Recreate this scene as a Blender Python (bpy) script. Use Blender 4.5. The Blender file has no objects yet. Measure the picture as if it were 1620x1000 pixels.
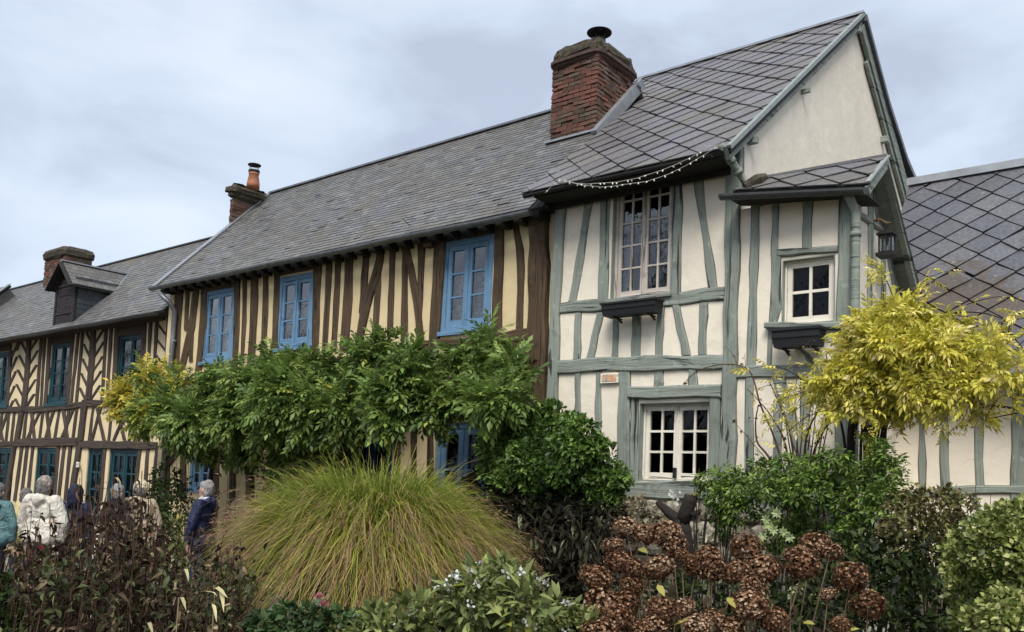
import bpy, math, random
import numpy as np
from mathutils import Vector, Matrix

random.seed(7)
RNG = np.random.default_rng(7)
SC = bpy.context.scene
COL = SC.collection

# ------------------------------------------------------------------ camera
F_PX, PCX, PCY = 1400.0, 810.0, 645.0          # focal length and principal point, in pixels of the 1620 x 1000 photo
EYE = np.array([0.0, 0.0, 1.9])


def _cam_dir(p):
    return np.array([p[0] - PCX, -(p[1] - PCY), -F_PX])


_up = _cam_dir((1500, -15500)); _up /= np.linalg.norm(_up)
_left = _cam_dir((-900, 693)); _left -= _up * (_up @ _left); _left /= np.linalg.norm(_left)
RW = np.array([-_left, np.cross(_up, -_left), _up])      # camera -> world: X along the street front, Y into the houses, Z up

cam_data = bpy.data.cameras.new('camera')
cam = bpy.data.objects.new('camera', cam_data)
COL.objects.link(cam)
cam_data.sensor_width = 36.0
cam_data.lens = F_PX / 1620 * 36.0
cam_data.shift_y = (PCY - 500.0) / 1620.0
cam_data.clip_end = 3000
M4 = Matrix.Identity(4)
for i in range(3):
    for j in range(3):
        M4[i][j] = RW[i, j]
    M4[i][3] = EYE[i]
cam.matrix_world = M4
SC.camera = cam

# ------------------------------------------------------------------ sky, sun, exposure
SUN_EL, SUN_AZ = 51.0, 152.0         # the bright side of the overcast, in front of the houses and to the right
world = bpy.data.worlds.new('World')
SC.world = world
world.use_nodes = True
nt = world.node_tree
nt.nodes.clear()
N = nt.nodes.new
out = N('ShaderNodeOutputWorld'); bg = N('ShaderNodeBackground'); bg.inputs['Strength'].default_value = 0.1
sky = N('ShaderNodeTexSky'); sky.sky_type = 'NISHITA'; sky.sun_disc = False
sky.sun_elevation = math.radians(SUN_EL); sky.sun_rotation = math.radians(SUN_AZ); sky.dust_density = 2.0
tc = N('ShaderNodeTexCoord')
mp = N('ShaderNodeMapping'); mp.inputs['Scale'].default_value = (1.0, 1.0, 2.3); mp.inputs['Rotation'].default_value = (0.1, 0.15, 0.4)
n1 = N('ShaderNodeTexNoise'); n1.inputs['Scale'].default_value = 4.4; n1.inputs['Detail'].default_value = 8; n1.inputs['Roughness'].default_value = 0.51; n1.inputs['Distortion'].default_value = 0.35
n2 = N('ShaderNodeTexNoise'); n2.inputs['Scale'].default_value = 1.1; n2.inputs['Detail'].default_value = 3
rmp = N('ShaderNodeValToRGB')
e = rmp.color_ramp.elements
e[0].position = 0.38; e[0].color = (2.2, 2.48, 3.0, 1)
e[1].position = 0.65; e[1].color = (3.45, 3.76, 4.2, 1)
m_ = rmp.color_ramp.elements.new(0.5); m_.color = (2.85, 3.22, 3.8, 1)
mix = N('ShaderNodeMix'); mix.data_type = 'RGBA'
mix.inputs['Factor'].default_value = 0.9
addn = N('ShaderNodeMath'); addn.operation = 'MULTIPLY_ADD'; addn.inputs[1].default_value = 0.62
mul = N('ShaderNodeMath'); mul.operation = 'MULTIPLY'; mul.inputs[1].default_value = 0.40
L = nt.links.new
L(tc.outputs['Generated'], mp.inputs['Vector'])
L(mp.outputs['Vector'], n1.inputs['Vector']); L(mp.outputs['Vector'], n2.inputs['Vector'])
L(n2.outputs['Fac'], mul.inputs[0]); L(n1.outputs['Fac'], addn.inputs[0]); L(mul.outputs[0], addn.inputs[2])
L(addn.outputs[0], rmp.inputs['Fac'])
L(sky.outputs['Color'], mix.inputs['A']); L(rmp.outputs['Color'], mix.inputs['B'])
L(mix.outputs['Result'], bg.inputs['Color']); L(bg.outputs['Background'], out.inputs['Surface'])

sun_data = bpy.data.lights.new('sun', 'SUN')
sun_data.energy = 1.5
sun_data.angle = math.radians(28)
sun_data.color = (1.0, 0.965, 0.91)
sun = bpy.data.objects.new('sun', sun_data)
COL.objects.link(sun)
# the lamp's own direction follows the sky's sun: rotation 0 is +Y, turning towards +X
_a, _e = math.radians(SUN_AZ), math.radians(SUN_EL)
to_sun = Vector((math.sin(_a) * math.cos(_e), math.cos(_a) * math.cos(_e), math.sin(_e)))
sun.rotation_euler = to_sun.to_track_quat('Z', 'Y').to_euler()

SC.view_settings.view_transform = 'Standard'
SC.view_settings.look = 'None'
SC.view_settings.gamma = 1.0
SC.view_settings.use_curve_mapping = False
SC.view_settings.exposure = 1.32
SC.render.engine = 'CYCLES'
SC.cycles.use_denoising = True
SC.cycles.max_bounces = 7
SC.cycles.transparent_max_bounces = 12
SC.cycles.sample_clamp_indirect = 4.0


# ------------------------------------------------------------------ measuring helpers: a photo pixel carried onto a real plane
def ray(p):
    return RW @ _cam_dir(p)


def on(p, ax, v):
    d = ray(p)
    return EYE + d * ((v - EYE[ax]) / d[ax])


def onp(p, a, n):
    d = ray(p)
    return EYE + d * (((np.asarray(a) - EYE) @ n) / (d @ n))


def atd(p, depth):
    return EYE + ray(p) / F_PX * depth


def px_m(w):
    return F_PX / -(RW.T @ (np.asarray(w) - EYE))[2]


# ------------------------------------------------------------------ objects
def tag(o, label=None, cat=None, group=None, kind=None):
    if label: o['label'] = label
    if cat: o['category'] = cat
    if group: o['group'] = group
    if kind: o['kind'] = kind
    return o


def thing(name, loc, label, cat, group=None):
    o = bpy.data.objects.new(name, None)
    o.empty_display_size = 0.2
    o.location = loc
    COL.objects.link(o)
    return tag(o, label, cat, group)


def origin_of(o):
    w = np.zeros(3)
    while o is not None:
        w += np.array(o.location)
        o = o.parent
    return w


def link(name, me, parent=None, world_loc=None, rot=None):
    o = bpy.data.objects.new(name, me)
    COL.objects.link(o)
    if parent is not None:
        o.parent = parent
    if world_loc is not None:
        o.location = Vector(np.asarray(world_loc, float) - (origin_of(parent) if parent is not None else 0))
    if rot is not None:
        o.rotation_euler = rot
    return o


class MB:
    def __init__(self):
        self.v = []; self.f = []; self.uv = []; self.n = 0; self.slot1 = []; self.mat1 = None

    def add(self, verts, faces, uv=None):
        b = self.n
        for q in verts:
            self.v.append((float(q[0]), float(q[1]), float(q[2])))
        self.uv.extend(uv if uv is not None else [(float(q[0]) + float(q[1]), float(q[2])) for q in verts])
        for fc in faces:
            self.f.append(tuple(b + i for i in fc))
        self.n += len(verts)
        return self

    def box(self, x0, x1, y0, y1, z0, z1):
        vs = [(x, y, z) for x in (x0, x1) for y in (y0, y1) for z in (z0, z1)]
        return self.add(vs, [(0, 1, 3, 2), (4, 6, 7, 5), (0, 4, 5, 1), (2, 3, 7, 6), (0, 2, 6, 4), (1, 5, 7, 3)])

    def bar(self, p0, p1, w, h, up=(0, 0, 1)):
        p0 = np.asarray(p0, float); p1 = np.asarray(p1, float)
        d = p1 - p0; d /= np.linalg.norm(d)
        s = np.cross(d, up); s /= max(np.linalg.norm(s), 1e-9)
        u = np.cross(s, d)
        vs = [p + s * a * w / 2 + u * b * h / 2 for p in (p0, p1) for a, b in ((-1, -1), (1, -1), (1, 1), (-1, 1))]
        return self.add(vs, [(0, 3, 2, 1), (4, 5, 6, 7), (0, 1, 5, 4), (1, 2, 6, 5), (2, 3, 7, 6), (3, 0, 4, 7)])

    def tube(self, pts, rad, n=7, arc=None, cap=True):
        pts = [np.asarray(p, float) for p in pts]
        if np.isscalar(rad): rad = [rad] * len(pts)
        ref = np.array([0.13, 0.31, 0.94]); vs = []
        for i, p in enumerate(pts):
            d = pts[min(i + 1, len(pts) - 1)] - pts[max(i - 1, 0)]
            d = d / max(np.linalg.norm(d), 1e-9)
            if abs(d @ ref) > 0.95: ref = np.array([0.9, 0.2, 0.1])
            s = np.cross(d, ref); s /= np.linalg.norm(s); u = np.cross(s, d)
            for k in range(n):
                a = 2 * math.pi * k / n
                vs.append(p + rad[i] * (math.cos(a) * s + math.sin(a) * u))
        fs = [(i * n + k, i * n + (k + 1) % n, (i + 1) * n + (k + 1) % n, (i + 1) * n + k) for i in range(len(pts) - 1) for k in range(n)]
        if cap:
            fs.append(tuple(range(n))[::-1]); fs.append(tuple((len(pts) - 1) * n + k for k in range(n)))
        return self.add(vs, fs)

    def lathe(self, c, prof, n=14):
        vs = [(c[0] + r * math.cos(2 * math.pi * k / n), c[1] + r * math.sin(2 * math.pi * k / n), c[2] + z) for r, z in prof for k in range(n)]
        fs = [(i * n + k, i * n + (k + 1) % n, (i + 1) * n + (k + 1) % n, (i + 1) * n + k) for i in range(len(prof) - 1) for k in range(n)]
        fs += [tuple(range(n))[::-1], tuple((len(prof) - 1) * n + k for k in range(n))]
        return self.add(vs, fs)

    def mesh(self, name, mat, off=None, smooth=False):
        me = bpy.data.meshes.new(name)
        v = self.v
        if off is not None and np.any(off):
            v = [(a - off[0], b - off[1], c - off[2]) for a, b, c in v]
        me.from_pydata(v, [], self.f)
        uvl = me.uv_layers.new(name='UVMap')
        li = np.empty(len(me.loops), dtype=np.int32); me.loops.foreach_get('vertex_index', li)
        uvl.data.foreach_set('uv', np.asarray(self.uv, dtype=np.float32)[li].ravel())
        if smooth:
            me.polygons.foreach_set('use_smooth', [True] * len(me.polygons))
        if mat: me.materials.append(mat)
        if self.slot1:
            me.materials.append(self.mat1)
            mi = np.zeros(len(me.polygons), dtype=np.int32); mi[self.slot1] = 1; me.polygons.foreach_set('material_index', mi)
        return me

    def build(self, name, mat, parent=None, smooth=False):
        off = origin_of(parent) if parent is not None else None
        return link(name, self.mesh(name, mat, off, smooth), parent)


# ------------------------------------------------------------------ materials
def mat_base(name):
    m = bpy.data.materials.new(name); m.use_nodes = True
    t = m.node_tree; t.nodes.clear()
    o = t.nodes.new('ShaderNodeOutputMaterial'); b = t.nodes.new('ShaderNodeBsdfPrincipled')
    t.links.new(b.outputs['BSDF'], o.inputs['Surface'])
    return m, t, b, o


def ramp(t, stops):
    r = t.nodes.new('ShaderNodeValToRGB'); el = r.color_ramp.elements
    while len(el) < len(stops): el.new(0.5)
    for k, (p, c) in enumerate(stops):
        el[k].position = p; el[k].color = (*c, 1)
    return r


def noise(t, vec, scale, detail=4, rough=0.55, dist=0.0):
    n = t.nodes.new('ShaderNodeTexNoise')
    n.inputs['Scale'].default_value = scale; n.inputs['Detail'].default_value = detail
    n.inputs['Roughness'].default_value = rough; n.inputs['Distortion'].default_value = dist
    t.links.new(vec, n.inputs['Vector'])
    return n


def geo_pos(t):
    return t.nodes.new('ShaderNodeNewGeometry').outputs['Position']


def mixc(t, fac, a, b, mode='MIX'):
    m = t.nodes.new('ShaderNodeMix'); m.data_type = 'RGBA'; m.blend_type = mode
    for sock, val in (('Factor', fac), ('A', a), ('B', b)):
        s = m.inputs[sock]
        if hasattr(val, 'node'): t.links.new(val, s)
        elif sock == 'Factor': s.default_value = val
        else: s.default_value = (*val, 1)
    return m.outputs['Result']


def bump(t, b, h, strength, dist=0.02):
    bp = t.nodes.new('ShaderNodeBump'); bp.inputs['Strength'].default_value = strength; bp.inputs['Distance'].default_value = dist
    t.links.new(h, bp.inputs['Height']); t.links.new(bp.outputs['Normal'], b.inputs['Normal'])
    return bp


def plain(name, c, rough=0.6, metal=0.0, var=0.12, scale=9.0, bmp=0.0, spec=0.5):
    m, t, b, o = mat_base(name)
    p = geo_pos(t); n = noise(t, p, scale, 5)
    r = ramp(t, [(0.25, tuple(x * (1 - var) for x in c)), (0.75, tuple(min(1, x * (1 + var)) for x in c))])
    t.links.new(n.outputs['Fac'], r.inputs['Fac']); t.links.new(r.outputs['Color'], b.inputs['Base Color'])
    b.inputs['Roughness'].default_value = rough; b.inputs['Metallic'].default_value = metal
    b.inputs['Specular IOR Level'].default_value = spec
    if bmp: bump(t, b, n.outputs['Fac'], bmp)
    return m


def plaster(name, c, stain, streak):
    m, t, b, o = mat_base(name)
    p = geo_pos(t)
    n = noise(t, p, 1.6, 6, 0.6, 0.3)
    r = ramp(t, [(0.3, tuple(x * 0.93 for x in c)), (0.7, c)])
    t.links.new(n.outputs['Fac'], r.inputs['Fac'])
    mp = t.nodes.new('ShaderNodeMapping'); mp.inputs['Scale'].default_value = (3, 3, 0.9); t.links.new(p, mp.inputs['Vector'])
    s = noise(t, mp.outputs['Vector'], 1.0, 5, 0.65)
    sr = ramp(t, [(0.52, (0, 0, 0)), (0.8, (streak,) * 3)]); t.links.new(s.outputs['Fac'], sr.inputs['Fac'])
    c1 = mixc(t, sr.outputs['Color'], r.outputs['Color'], stain)
    g = noise(t, p, 14, 5, 0.6); gr = ramp(t, [(0.60, (0, 0, 0)), (0.8, (0.30,) * 3)]); t.links.new(g.outputs['Fac'], gr.inputs['Fac'])
    c2 = mixc(t, gr.outputs['Color'], c1, tuple(x * 0.72 for x in c))
    vo = t.nodes.new('ShaderNodeTexVoronoi'); vo.feature = 'DISTANCE_TO_EDGE'; vo.inputs['Scale'].default_value = 2.3
    wv = noise(t, p, 3.5, 5, .6); wa = mixc(t, .12, p, wv.outputs['Color']); t.links.new(wa, vo.inputs['Vector'])
    vr = ramp(t, [(0.0, (.5,) * 3), (.006, (0, 0, 0))]); t.links.new(vo.outputs['Distance'], vr.inputs['Fac'])
    mk = noise(t, p, 1.1, 3, .5); mkr = ramp(t, [(.50, (0, 0, 0)), (.60, (1, 1, 1))]); t.links.new(mk.outputs['Fac'], mkr.inputs['Fac'])
    crk = mixc(t, 1.0, vr.outputs['Color'], mkr.outputs['Color'], 'MULTIPLY')
    c2 = mixc(t, crk, c2, tuple(x * .45 for x in c))
    pn = noise(t, p, 2.7, 3, .5, .8); pr = ramp(t, [(.58, (0, 0, 0)), (.60, (.35,) * 3)]); t.links.new(pn.outputs['Fac'], pr.inputs['Fac'])
    c2 = mixc(t, pr.outputs['Color'], c2, tuple(min(1, x * 1.1) for x in c))
    t.links.new(c2, b.inputs['Base Color']); b.inputs['Roughness'].default_value = 0.9; b.inputs['Specular IOR Level'].default_value = 0.2
    h = noise(t, p, 5.5, 7, 0.62); bump(t, b, h.outputs['Fac'], 0.35, 0.03)
    return m


def timber_mat(name, lo, hi, grain, crackc, rough=0.8, gs=(1.3, 26, 1)):
    m, t, b, o = mat_base(name)
    uv = t.nodes.new('ShaderNodeUVMap'); p = geo_pos(t)
    mp = t.nodes.new('ShaderNodeMapping'); mp.inputs['Scale'].default_value = gs; t.links.new(uv.outputs['UV'], mp.inputs['Vector'])
    g = noise(t, mp.outputs['Vector'], 1.0, 6, 0.6, 0.6)
    r = ramp(t, [(0.3, lo), (0.68, hi)])
    n = noise(t, p, 2.2, 5, 0.6)
    f = t.nodes.new('ShaderNodeMath'); f.operation = 'MULTIPLY_ADD'; f.inputs[1].default_value = grain
    inv = t.nodes.new('ShaderNodeMath'); inv.operation = 'MULTIPLY'; inv.inputs[1].default_value = 1 - grain
    t.links.new(n.outputs['Fac'], inv.inputs[0]); t.links.new(g.outputs['Fac'], f.inputs[0]); t.links.new(inv.outputs[0], f.inputs[2])
    t.links.new(f.outputs[0], r.inputs['Fac'])
    mp2 = t.nodes.new('ShaderNodeMapping'); mp2.inputs['Scale'].default_value = (gs[0] * 0.7, gs[1] * 0.55, 1); t.links.new(uv.outputs['UV'], mp2.inputs['Vector'])
    ck = noise(t, mp2.outputs['Vector'], 1.0, 3, 0.5, 1.2)
    ckr = ramp(t, [(0.32, (1, 1, 1)), (0.38, (0, 0, 0))]); t.links.new(ck.outputs['Fac'], ckr.inputs['Fac'])
    wn = noise(t, p, 9.0, 6, .68); wr_ = ramp(t, [(.60, (0, 0, 0)), (.70, (.55,) * 3)]); t.links.new(wn.outputs['Fac'], wr_.inputs['Fac'])
    base = mixc(t, wr_.outputs['Color'], r.outputs['Color'], tuple(x * 1.45 + .01 for x in hi))
    dn = noise(t, p, 5.0, 5, .7); dr_ = ramp(t, [(.56, (0, 0, 0)), (.70, (.6,) * 3)]); t.links.new(dn.outputs['Fac'], dr_.inputs['Fac'])
    base = mixc(t, dr_.outputs['Color'], base, tuple(x * .6 for x in lo))
    c = mixc(t, ckr.outputs['Color'], base, crackc)
    t.links.new(c, b.inputs['Base Color']); b.inputs['Roughness'].default_value = rough; b.inputs['Specular IOR Level'].default_value = 0.3
    hh = t.nodes.new('ShaderNodeMath'); hh.operation = 'MULTIPLY_ADD'; hh.inputs[1].default_value = -0.9
    t.links.new(ckr.outputs['Color'], hh.inputs[0]); t.links.new(g.outputs['Fac'], hh.inputs[2])
    bump(t, b, hh.outputs[0], 0.85, 0.025)
    return m


def slate_mat(name, stops, moss=0.0, per_object=False, rough=0.42, mossc=(0.16, 0.15, 0.07), stain=False):
    m, t, b, o = mat_base(name)
    g = t.nodes.new('ShaderNodeNewGeometry')
    rnd = t.nodes.new('ShaderNodeObjectInfo').outputs['Random'] if per_object else g.outputs['Random Per Island']
    r = ramp(t, stops); t.links.new(rnd, r.inputs['Fac'])
    p = g.outputs['Position']
    n = noise(t, p, 1.4, 6, 0.62); nr = ramp(t, [(0.40, (0, 0, 0)), (0.70, (moss,) * 3)]); t.links.new(n.outputs['Fac'], nr.inputs['Fac'])
    n2 = noise(t, p, 24, 4, 0.6); n2r = ramp(t, [(0.35, (0.72,) * 3), (0.7, (1.2,) * 3)]); t.links.new(n2.outputs['Fac'], n2r.inputs['Fac'])
    c = mixc(t, nr.outputs['Color'], r.outputs['Color'], mossc)
    if stain:      # the brown weathered patch low on the right-hand roof
        cen = (on((1505, 505), 1, 10.95))
        ds = t.nodes.new('ShaderNodeVectorMath'); ds.operation = 'DISTANCE'; ds.inputs[1].default_value = tuple(cen); t.links.new(p, ds.inputs[0])
        sn = noise(t, p, 3.2, 5, .65); ad = t.nodes.new('ShaderNodeMath'); ad.operation = 'MULTIPLY_ADD'; ad.inputs[1].default_value = 1.5; t.links.new(sn.outputs['Fac'], ad.inputs[0]); t.links.new(ds.outputs['Value'], ad.inputs[2])
        sr_ = ramp(t, [(.66, (.92,) * 3), (.76, (0, 0, 0))]); dv_ = t.nodes.new('ShaderNodeMath'); dv_.operation = 'MULTIPLY'; dv_.inputs[1].default_value = .47; t.links.new(ad.outputs[0], dv_.inputs[0]); t.links.new(dv_.outputs[0], sr_.inputs['Fac'])
        c = mixc(t, sr_.outputs['Color'], c, (.088, .066, .047))
    li = noise(t, p, 13, 3, .5); lir = ramp(t, [(.66, (0, 0, 0)), (.72, (.5,) * 3)]); t.links.new(li.outputs['Fac'], lir.inputs['Fac'])
    c = mixc(t, lir.outputs['Color'], c, (.26, .25, .20))
    c = mixc(t, 1.0, c, n2r.outputs['Color'], 'MULTIPLY')
    t.links.new(c, b.inputs['Base Color']); b.inputs['Roughness'].default_value = rough
    b.inputs['Specular IOR Level'].default_value = 0.55
    rr = ramp(t, [(0.3, (rough - 0.1,) * 3), (0.7, (rough + 0.18,) * 3)]); t.links.new(n.outputs['Fac'], rr.inputs['Fac']); t.links.new(rr.outputs['Color'], b.inputs['Roughness'])
    bump(t, b, n2.outputs['Fac'], 0.25, 0.01)
    return m


def leaf_mat(name, stops, trans=0.35, rough=0.5, per_object=False, spec=0.35, var=0.45):
    """colour runs along the ramp with the leaf's own stored 'tint'; each leaf is a little lighter or darker"""
    m, t, b, o = mat_base(name)
    g = t.nodes.new('ShaderNodeNewGeometry'); at = t.nodes.new('ShaderNodeAttribute'); at.attribute_name = 'tint'
    r = ramp(t, stops); t.links.new(at.outputs['Fac'], r.inputs['Fac'])
    rnd = t.nodes.new('ShaderNodeObjectInfo').outputs['Random'] if per_object else g.outputs['Random Per Island']
    vr = ramp(t, [(0.0, (1 - var,) * 3), (1.0, (1 + var,) * 3)]); t.links.new(rnd, vr.inputs['Fac'])
    c = mixc(t, 1.0, r.outputs['Color'], vr.outputs['Color'], 'MULTIPLY')
    t.links.new(c, b.inputs['Base Color']); b.inputs['Roughness'].default_value = rough; b.inputs['Specular IOR Level'].default_value = spec
    tr = t.nodes.new('ShaderNodeBsdfTranslucent'); t.links.new(c, tr.inputs['Color'])
    mx = t.nodes.new('ShaderNodeMixShader'); mx.inputs['Fac'].default_value = trans
    t.links.new(b.outputs['BSDF'], mx.inputs[1]); t.links.new(tr.outputs['BSDF'], mx.inputs[2]); t.links.new(mx.outputs['Shader'], o.inputs['Surface'])
    return m


def glass_mat(name, boost=1.6, tint=(0.75, 0.8, 0.78)):
    m, t, b, o = mat_base(name)
    t.nodes.remove(b)
    fr = t.nodes.new('ShaderNodeFresnel'); fr.inputs['IOR'].default_value = 1.5
    mu = t.nodes.new('ShaderNodeMath'); mu.operation = 'MULTIPLY'; mu.use_clamp = True; mu.inputs[1].default_value = boost
    t.links.new(fr.outputs['Fac'], mu.inputs[0])
    gl = t.nodes.new('ShaderNodeBsdfGlossy'); gl.inputs['Roughness'].default_value = 0.015; gl.inputs['Color'].default_value = (0.95, 0.97, 1, 1)
    tr = t.nodes.new('ShaderNodeBsdfTransparent'); tr.inputs['Color'].default_value = (*tint, 1)
    n = noise(t, geo_pos(t), 5.0, 2); bp = t.nodes.new('ShaderNodeBump'); bp.inputs['Strength'].default_value = 0.12; bp.inputs['Distance'].default_value = 0.05
    t.links.new(n.outputs['Fac'], bp.inputs['Height']); t.links.new(bp.outputs['Normal'], gl.inputs['Normal'])
    mx = t.nodes.new('ShaderNodeMixShader'); t.links.new(mu.outputs[0], mx.inputs['Fac'])
    t.links.new(tr.outputs['BSDF'], mx.inputs[1]); t.links.new(gl.outputs['BSDF'], mx.inputs[2]); t.links.new(mx.outputs['Shader'], o.inputs['Surface'])
    return m


def brick_mat():
    m, t, b, o = mat_base('red_brick')
    rnd = t.nodes.new('ShaderNodeObjectInfo').outputs['Random']
    r = ramp(t, [(0.0, (0.060, 0.028, 0.020)), (0.3, (0.115, 0.045, 0.031)), (0.6, (0.17, 0.064, 0.042)), (0.85, (0.115, 0.055, 0.040)), (1.0, (0.11, 0.09, 0.066))])
    t.links.new(rnd, r.inputs['Fac'])
    p = geo_pos(t); n = noise(t, p, 6, 6, 0.65); nr = ramp(t, [(0.45, (0, 0, 0)), (0.64, (0.8,) * 3)]); t.links.new(n.outputs['Fac'], nr.inputs['Fac'])
    c = mixc(t, nr.outputs['Color'], r.outputs['Color'], (0.07, 0.058, 0.038))
    n3 = noise(t, p, 3.2, 5, .7); n3r = ramp(t, [(.56, (0, 0, 0)), (.66, (.8,) * 3)]); t.links.new(n3.outputs['Fac'], n3r.inputs['Fac'])
    c = mixc(t, n3r.outputs['Color'], c, (0.17, 0.145, 0.11))
    n2 = noise(t, p, 55, 3); n2r = ramp(t, [(0.3, (0.6,) * 3), (0.7, (1.3,) * 3)]); t.links.new(n2.outputs['Fac'], n2r.inputs['Fac'])
    c = mixc(t, 1.0, c, n2r.outputs['Color'], 'MULTIPLY')
    t.links.new(c, b.inputs['Base Color']); b.inputs['Roughness'].default_value = 0.92; bump(t, b, n2.outputs['Fac'], 0.6, 0.01)
    return m


M = {}
M['plaster_cream'] = plaster('plaster_cream', (0.80, 0.72, 0.59), (0.56, 0.49, 0.38), 0.32)
M['plaster_yellow'] = plaster('plaster_yellow', (0.66, 0.53, 0.31), (0.42, 0.32, 0.18), 0.5)
M['plaster_pale'] = plaster('plaster_pale', (0.70, 0.575, 0.365), (0.5, 0.4, 0.26), 0.4)
M['sage'] = timber_mat('sage_paint', (0.150, 0.172, 0.146), (0.300, 0.328, 0.282), 0.62, (0.040, 0.048, 0.040), 0.62, (1.0, 16, 1))
M['oak'] = timber_mat('dark_oak', (0.030, 0.020, 0.012), (0.115, 0.075, 0.042), 0.75, (0.014, 0.010, 0.007), 0.85)
M['oak_grey'] = timber_mat('grey_brown_oak', (0.036, 0.026, 0.020), (0.088, 0.066, 0.052), 0.7, (0.016, 0.012, 0.010), 0.85)
M['blue'] = timber_mat('blue_paint', (0.105, 0.205, 0.325), (0.148, 0.268, 0.40), 0.4, (0.065, 0.13, 0.215), 0.5, (1, 10, 1))
M['deep_blue'] = plain('deep_blue_paint', (0.02, 0.05, 0.16), 0.5)
M['teal'] = timber_mat('teal_paint', (0.008, 0.040, 0.052), (0.015, 0.062, 0.078), 0.4, (0.006, 0.025, 0.032), 0.5, (1, 10, 1))
M['white_paint'] = timber_mat('white_paint', (0.70, 0.64, 0.53), (0.80, 0.75, 0.65), 0.4, (0.45, 0.38, 0.3), 0.5, (1, 10, 1))
M['pink_wood'] = timber_mat('faded_pink_wood', (0.42, 0.355, 0.305), (0.68, 0.62, 0.55), 0.6, (0.24, 0.18, 0.14), 0.75, (1, 14, 1))
M['slate_small'] = slate_mat('small_weathered_slate', [(0.0, (0.090, 0.088, 0.088)), (0.4, (0.120, 0.118, 0.116)), (0.8, (0.146, 0.143, 0.139)), (1.0, (0.185, 0.18, 0.17))], 0.5, False, 0.46, (0.14, 0.118, 0.078))
M['slate_single'] = slate_mat('single_weathered_slate', [(0.0, (0.090, 0.088, 0.088)), (0.4, (0.120, 0.118, 0.116)), (0.8, (0.146, 0.143, 0.139)), (1.0, (0.185, 0.18, 0.17))], 0.5, True, 0.46, (0.14, 0.118, 0.078))
M['slate_diamond'] = slate_mat('grey_diamond_slate', [(0.0, (0.125, 0.115, 0.124)), (0.5, (0.142, 0.131, 0.141)), (0.9, (0.160, 0.149, 0.157)), (1.0, (0.185, 0.172, 0.155))], 0.62, True, 0.42, (0.13, 0.12, 0.085))
M['slate_dark'] = slate_mat('dark_diamond_slate', [(0.0, (0.082, 0.083, 0.101)), (0.6, (0.100, 0.101, 0.120)), (1.0, (0.128, 0.128, 0.143))], 0.15, True, 0.40, stain=True)
M['slate_brown'] = slate_mat('brown_stained_slate', [(0.0, (0.060, 0.045, 0.036)), (1.0, (0.11, 0.092, 0.072))], 0.5, True, 0.6, (0.09, 0.07, 0.045))
M['deck'] = plain('roof_underlay', (0.022, 0.021, 0.021), 0.9)
M['soffit'] = plain('dark_soffit_board', (0.02, 0.018, 0.017), 0.85)
M['zinc'] = plain('zinc', (0.33, 0.345, 0.36), 0.48, 0.6, 0.2, 6)
M['zinc_grey'] = plain('weathered_zinc', (0.20, 0.21, 0.22), 0.5, 0.6, 0.25, 8)
M['gutter'] = plain('dark_zinc_gutter', (0.075, 0.078, 0.08), 0.5, 0.35, 0.25, 10)
M['black'] = plain('black_plastic', (0.008, 0.008, 0.009), 0.6, 0, 0.2, 12)
M['iron'] = plain('wrought_iron', (0.02, 0.019, 0.018), 0.55, 0.4, 0.2, 20)
M['brick'] = brick_mat()
M['mortar'] = plain('old_mortar', (0.13, 0.105, 0.08), 0.95, 0, 0.3, 18, 0.5)
M['moss_stone'] = plain('mossy_stone', (0.058, 0.048, 0.030), 0.95, 0, 0.65, 13, 1.0)
M['dark_brick'] = plain('sooty_brick', (0.075, 0.045, 0.035), 0.9, 0, 0.4, 14, 0.6)
M['terracotta'] = plain('terracotta', (0.36, 0.14, 0.07), 0.75, 0, 0.15, 10)
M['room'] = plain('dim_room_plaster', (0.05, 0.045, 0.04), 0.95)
def lace():
    m, t, b, o = mat_base('white_lace_curtain'); p = geo_pos(t); n = noise(t, p, 13, 4, .6, 1.2); n2 = noise(t, p, 3.5, 4, .6)
    r = ramp(t, [(.44, (0, 0, 0)), (.54, (1, 1, 1))]); t.links.new(n.outputs['Fac'], r.inputs['Fac'])
    b.inputs['Base Color'].default_value = (.62, .62, .63, 1); b.inputs['Roughness'].default_value = .9
    f = t.nodes.new('ShaderNodeMath'); f.operation = 'MULTIPLY_ADD'; f.inputs[1].default_value = .7; f.inputs[2].default_value = .2; f.use_clamp = True
    t.links.new(r.outputs['Color'], f.inputs[0]); t.links.new(f.outputs[0], b.inputs['Alpha']); return m
M['lace'] = lace()
M['glass'] = glass_mat('old_window_glass', 2.8)
M['gap'] = plain('shrinkage_gap', (0.03, 0.026, 0.02), 0.95)
M['glass_left'] = glass_mat('left_house_glass', 1.3, (.6, .62, .62))
M['glass_dark'] = glass_mat('still_window_glass', 0.55, (0.5, 0.52, 0.52))
M['bark'] = plain('dark_bark', (0.020, 0.015, 0.011), 0.95, 0, 0.4, 20, 0.8)
M['stem_red'] = plain('red_brown_stem', (0.075, 0.032, 0.022), 0.8, 0, 0.3, 25)
M['stem_tan'] = plain('dry_tan_stem', (0.15, 0.10, 0.058), 0.85, 0, 0.3, 25)
M['stem_green'] = plain('green_stem', (0.07, 0.10, 0.03), 0.8, 0, 0.3, 25)

# ================================================================== HOUSES
Y_SAGE, Y_MID, Y_LEFT, Y_LOW = 8.964, 9.06, 9.36, 10.5
X_GABLE, X_ANNEX = -4.215, -3.0
OFF = {'A': (860, 230), 'B': (860, 450), 'C': (1130, 270), 'D': (260, 400), 'E': (520, 330), 'F': (0, 480), 'P': None}


def pxy(k, x, y):
    o = OFF[k]
    return (x, y) if o is None else (o[0] + x / 4.0, o[1] + y / 4.0)


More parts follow.
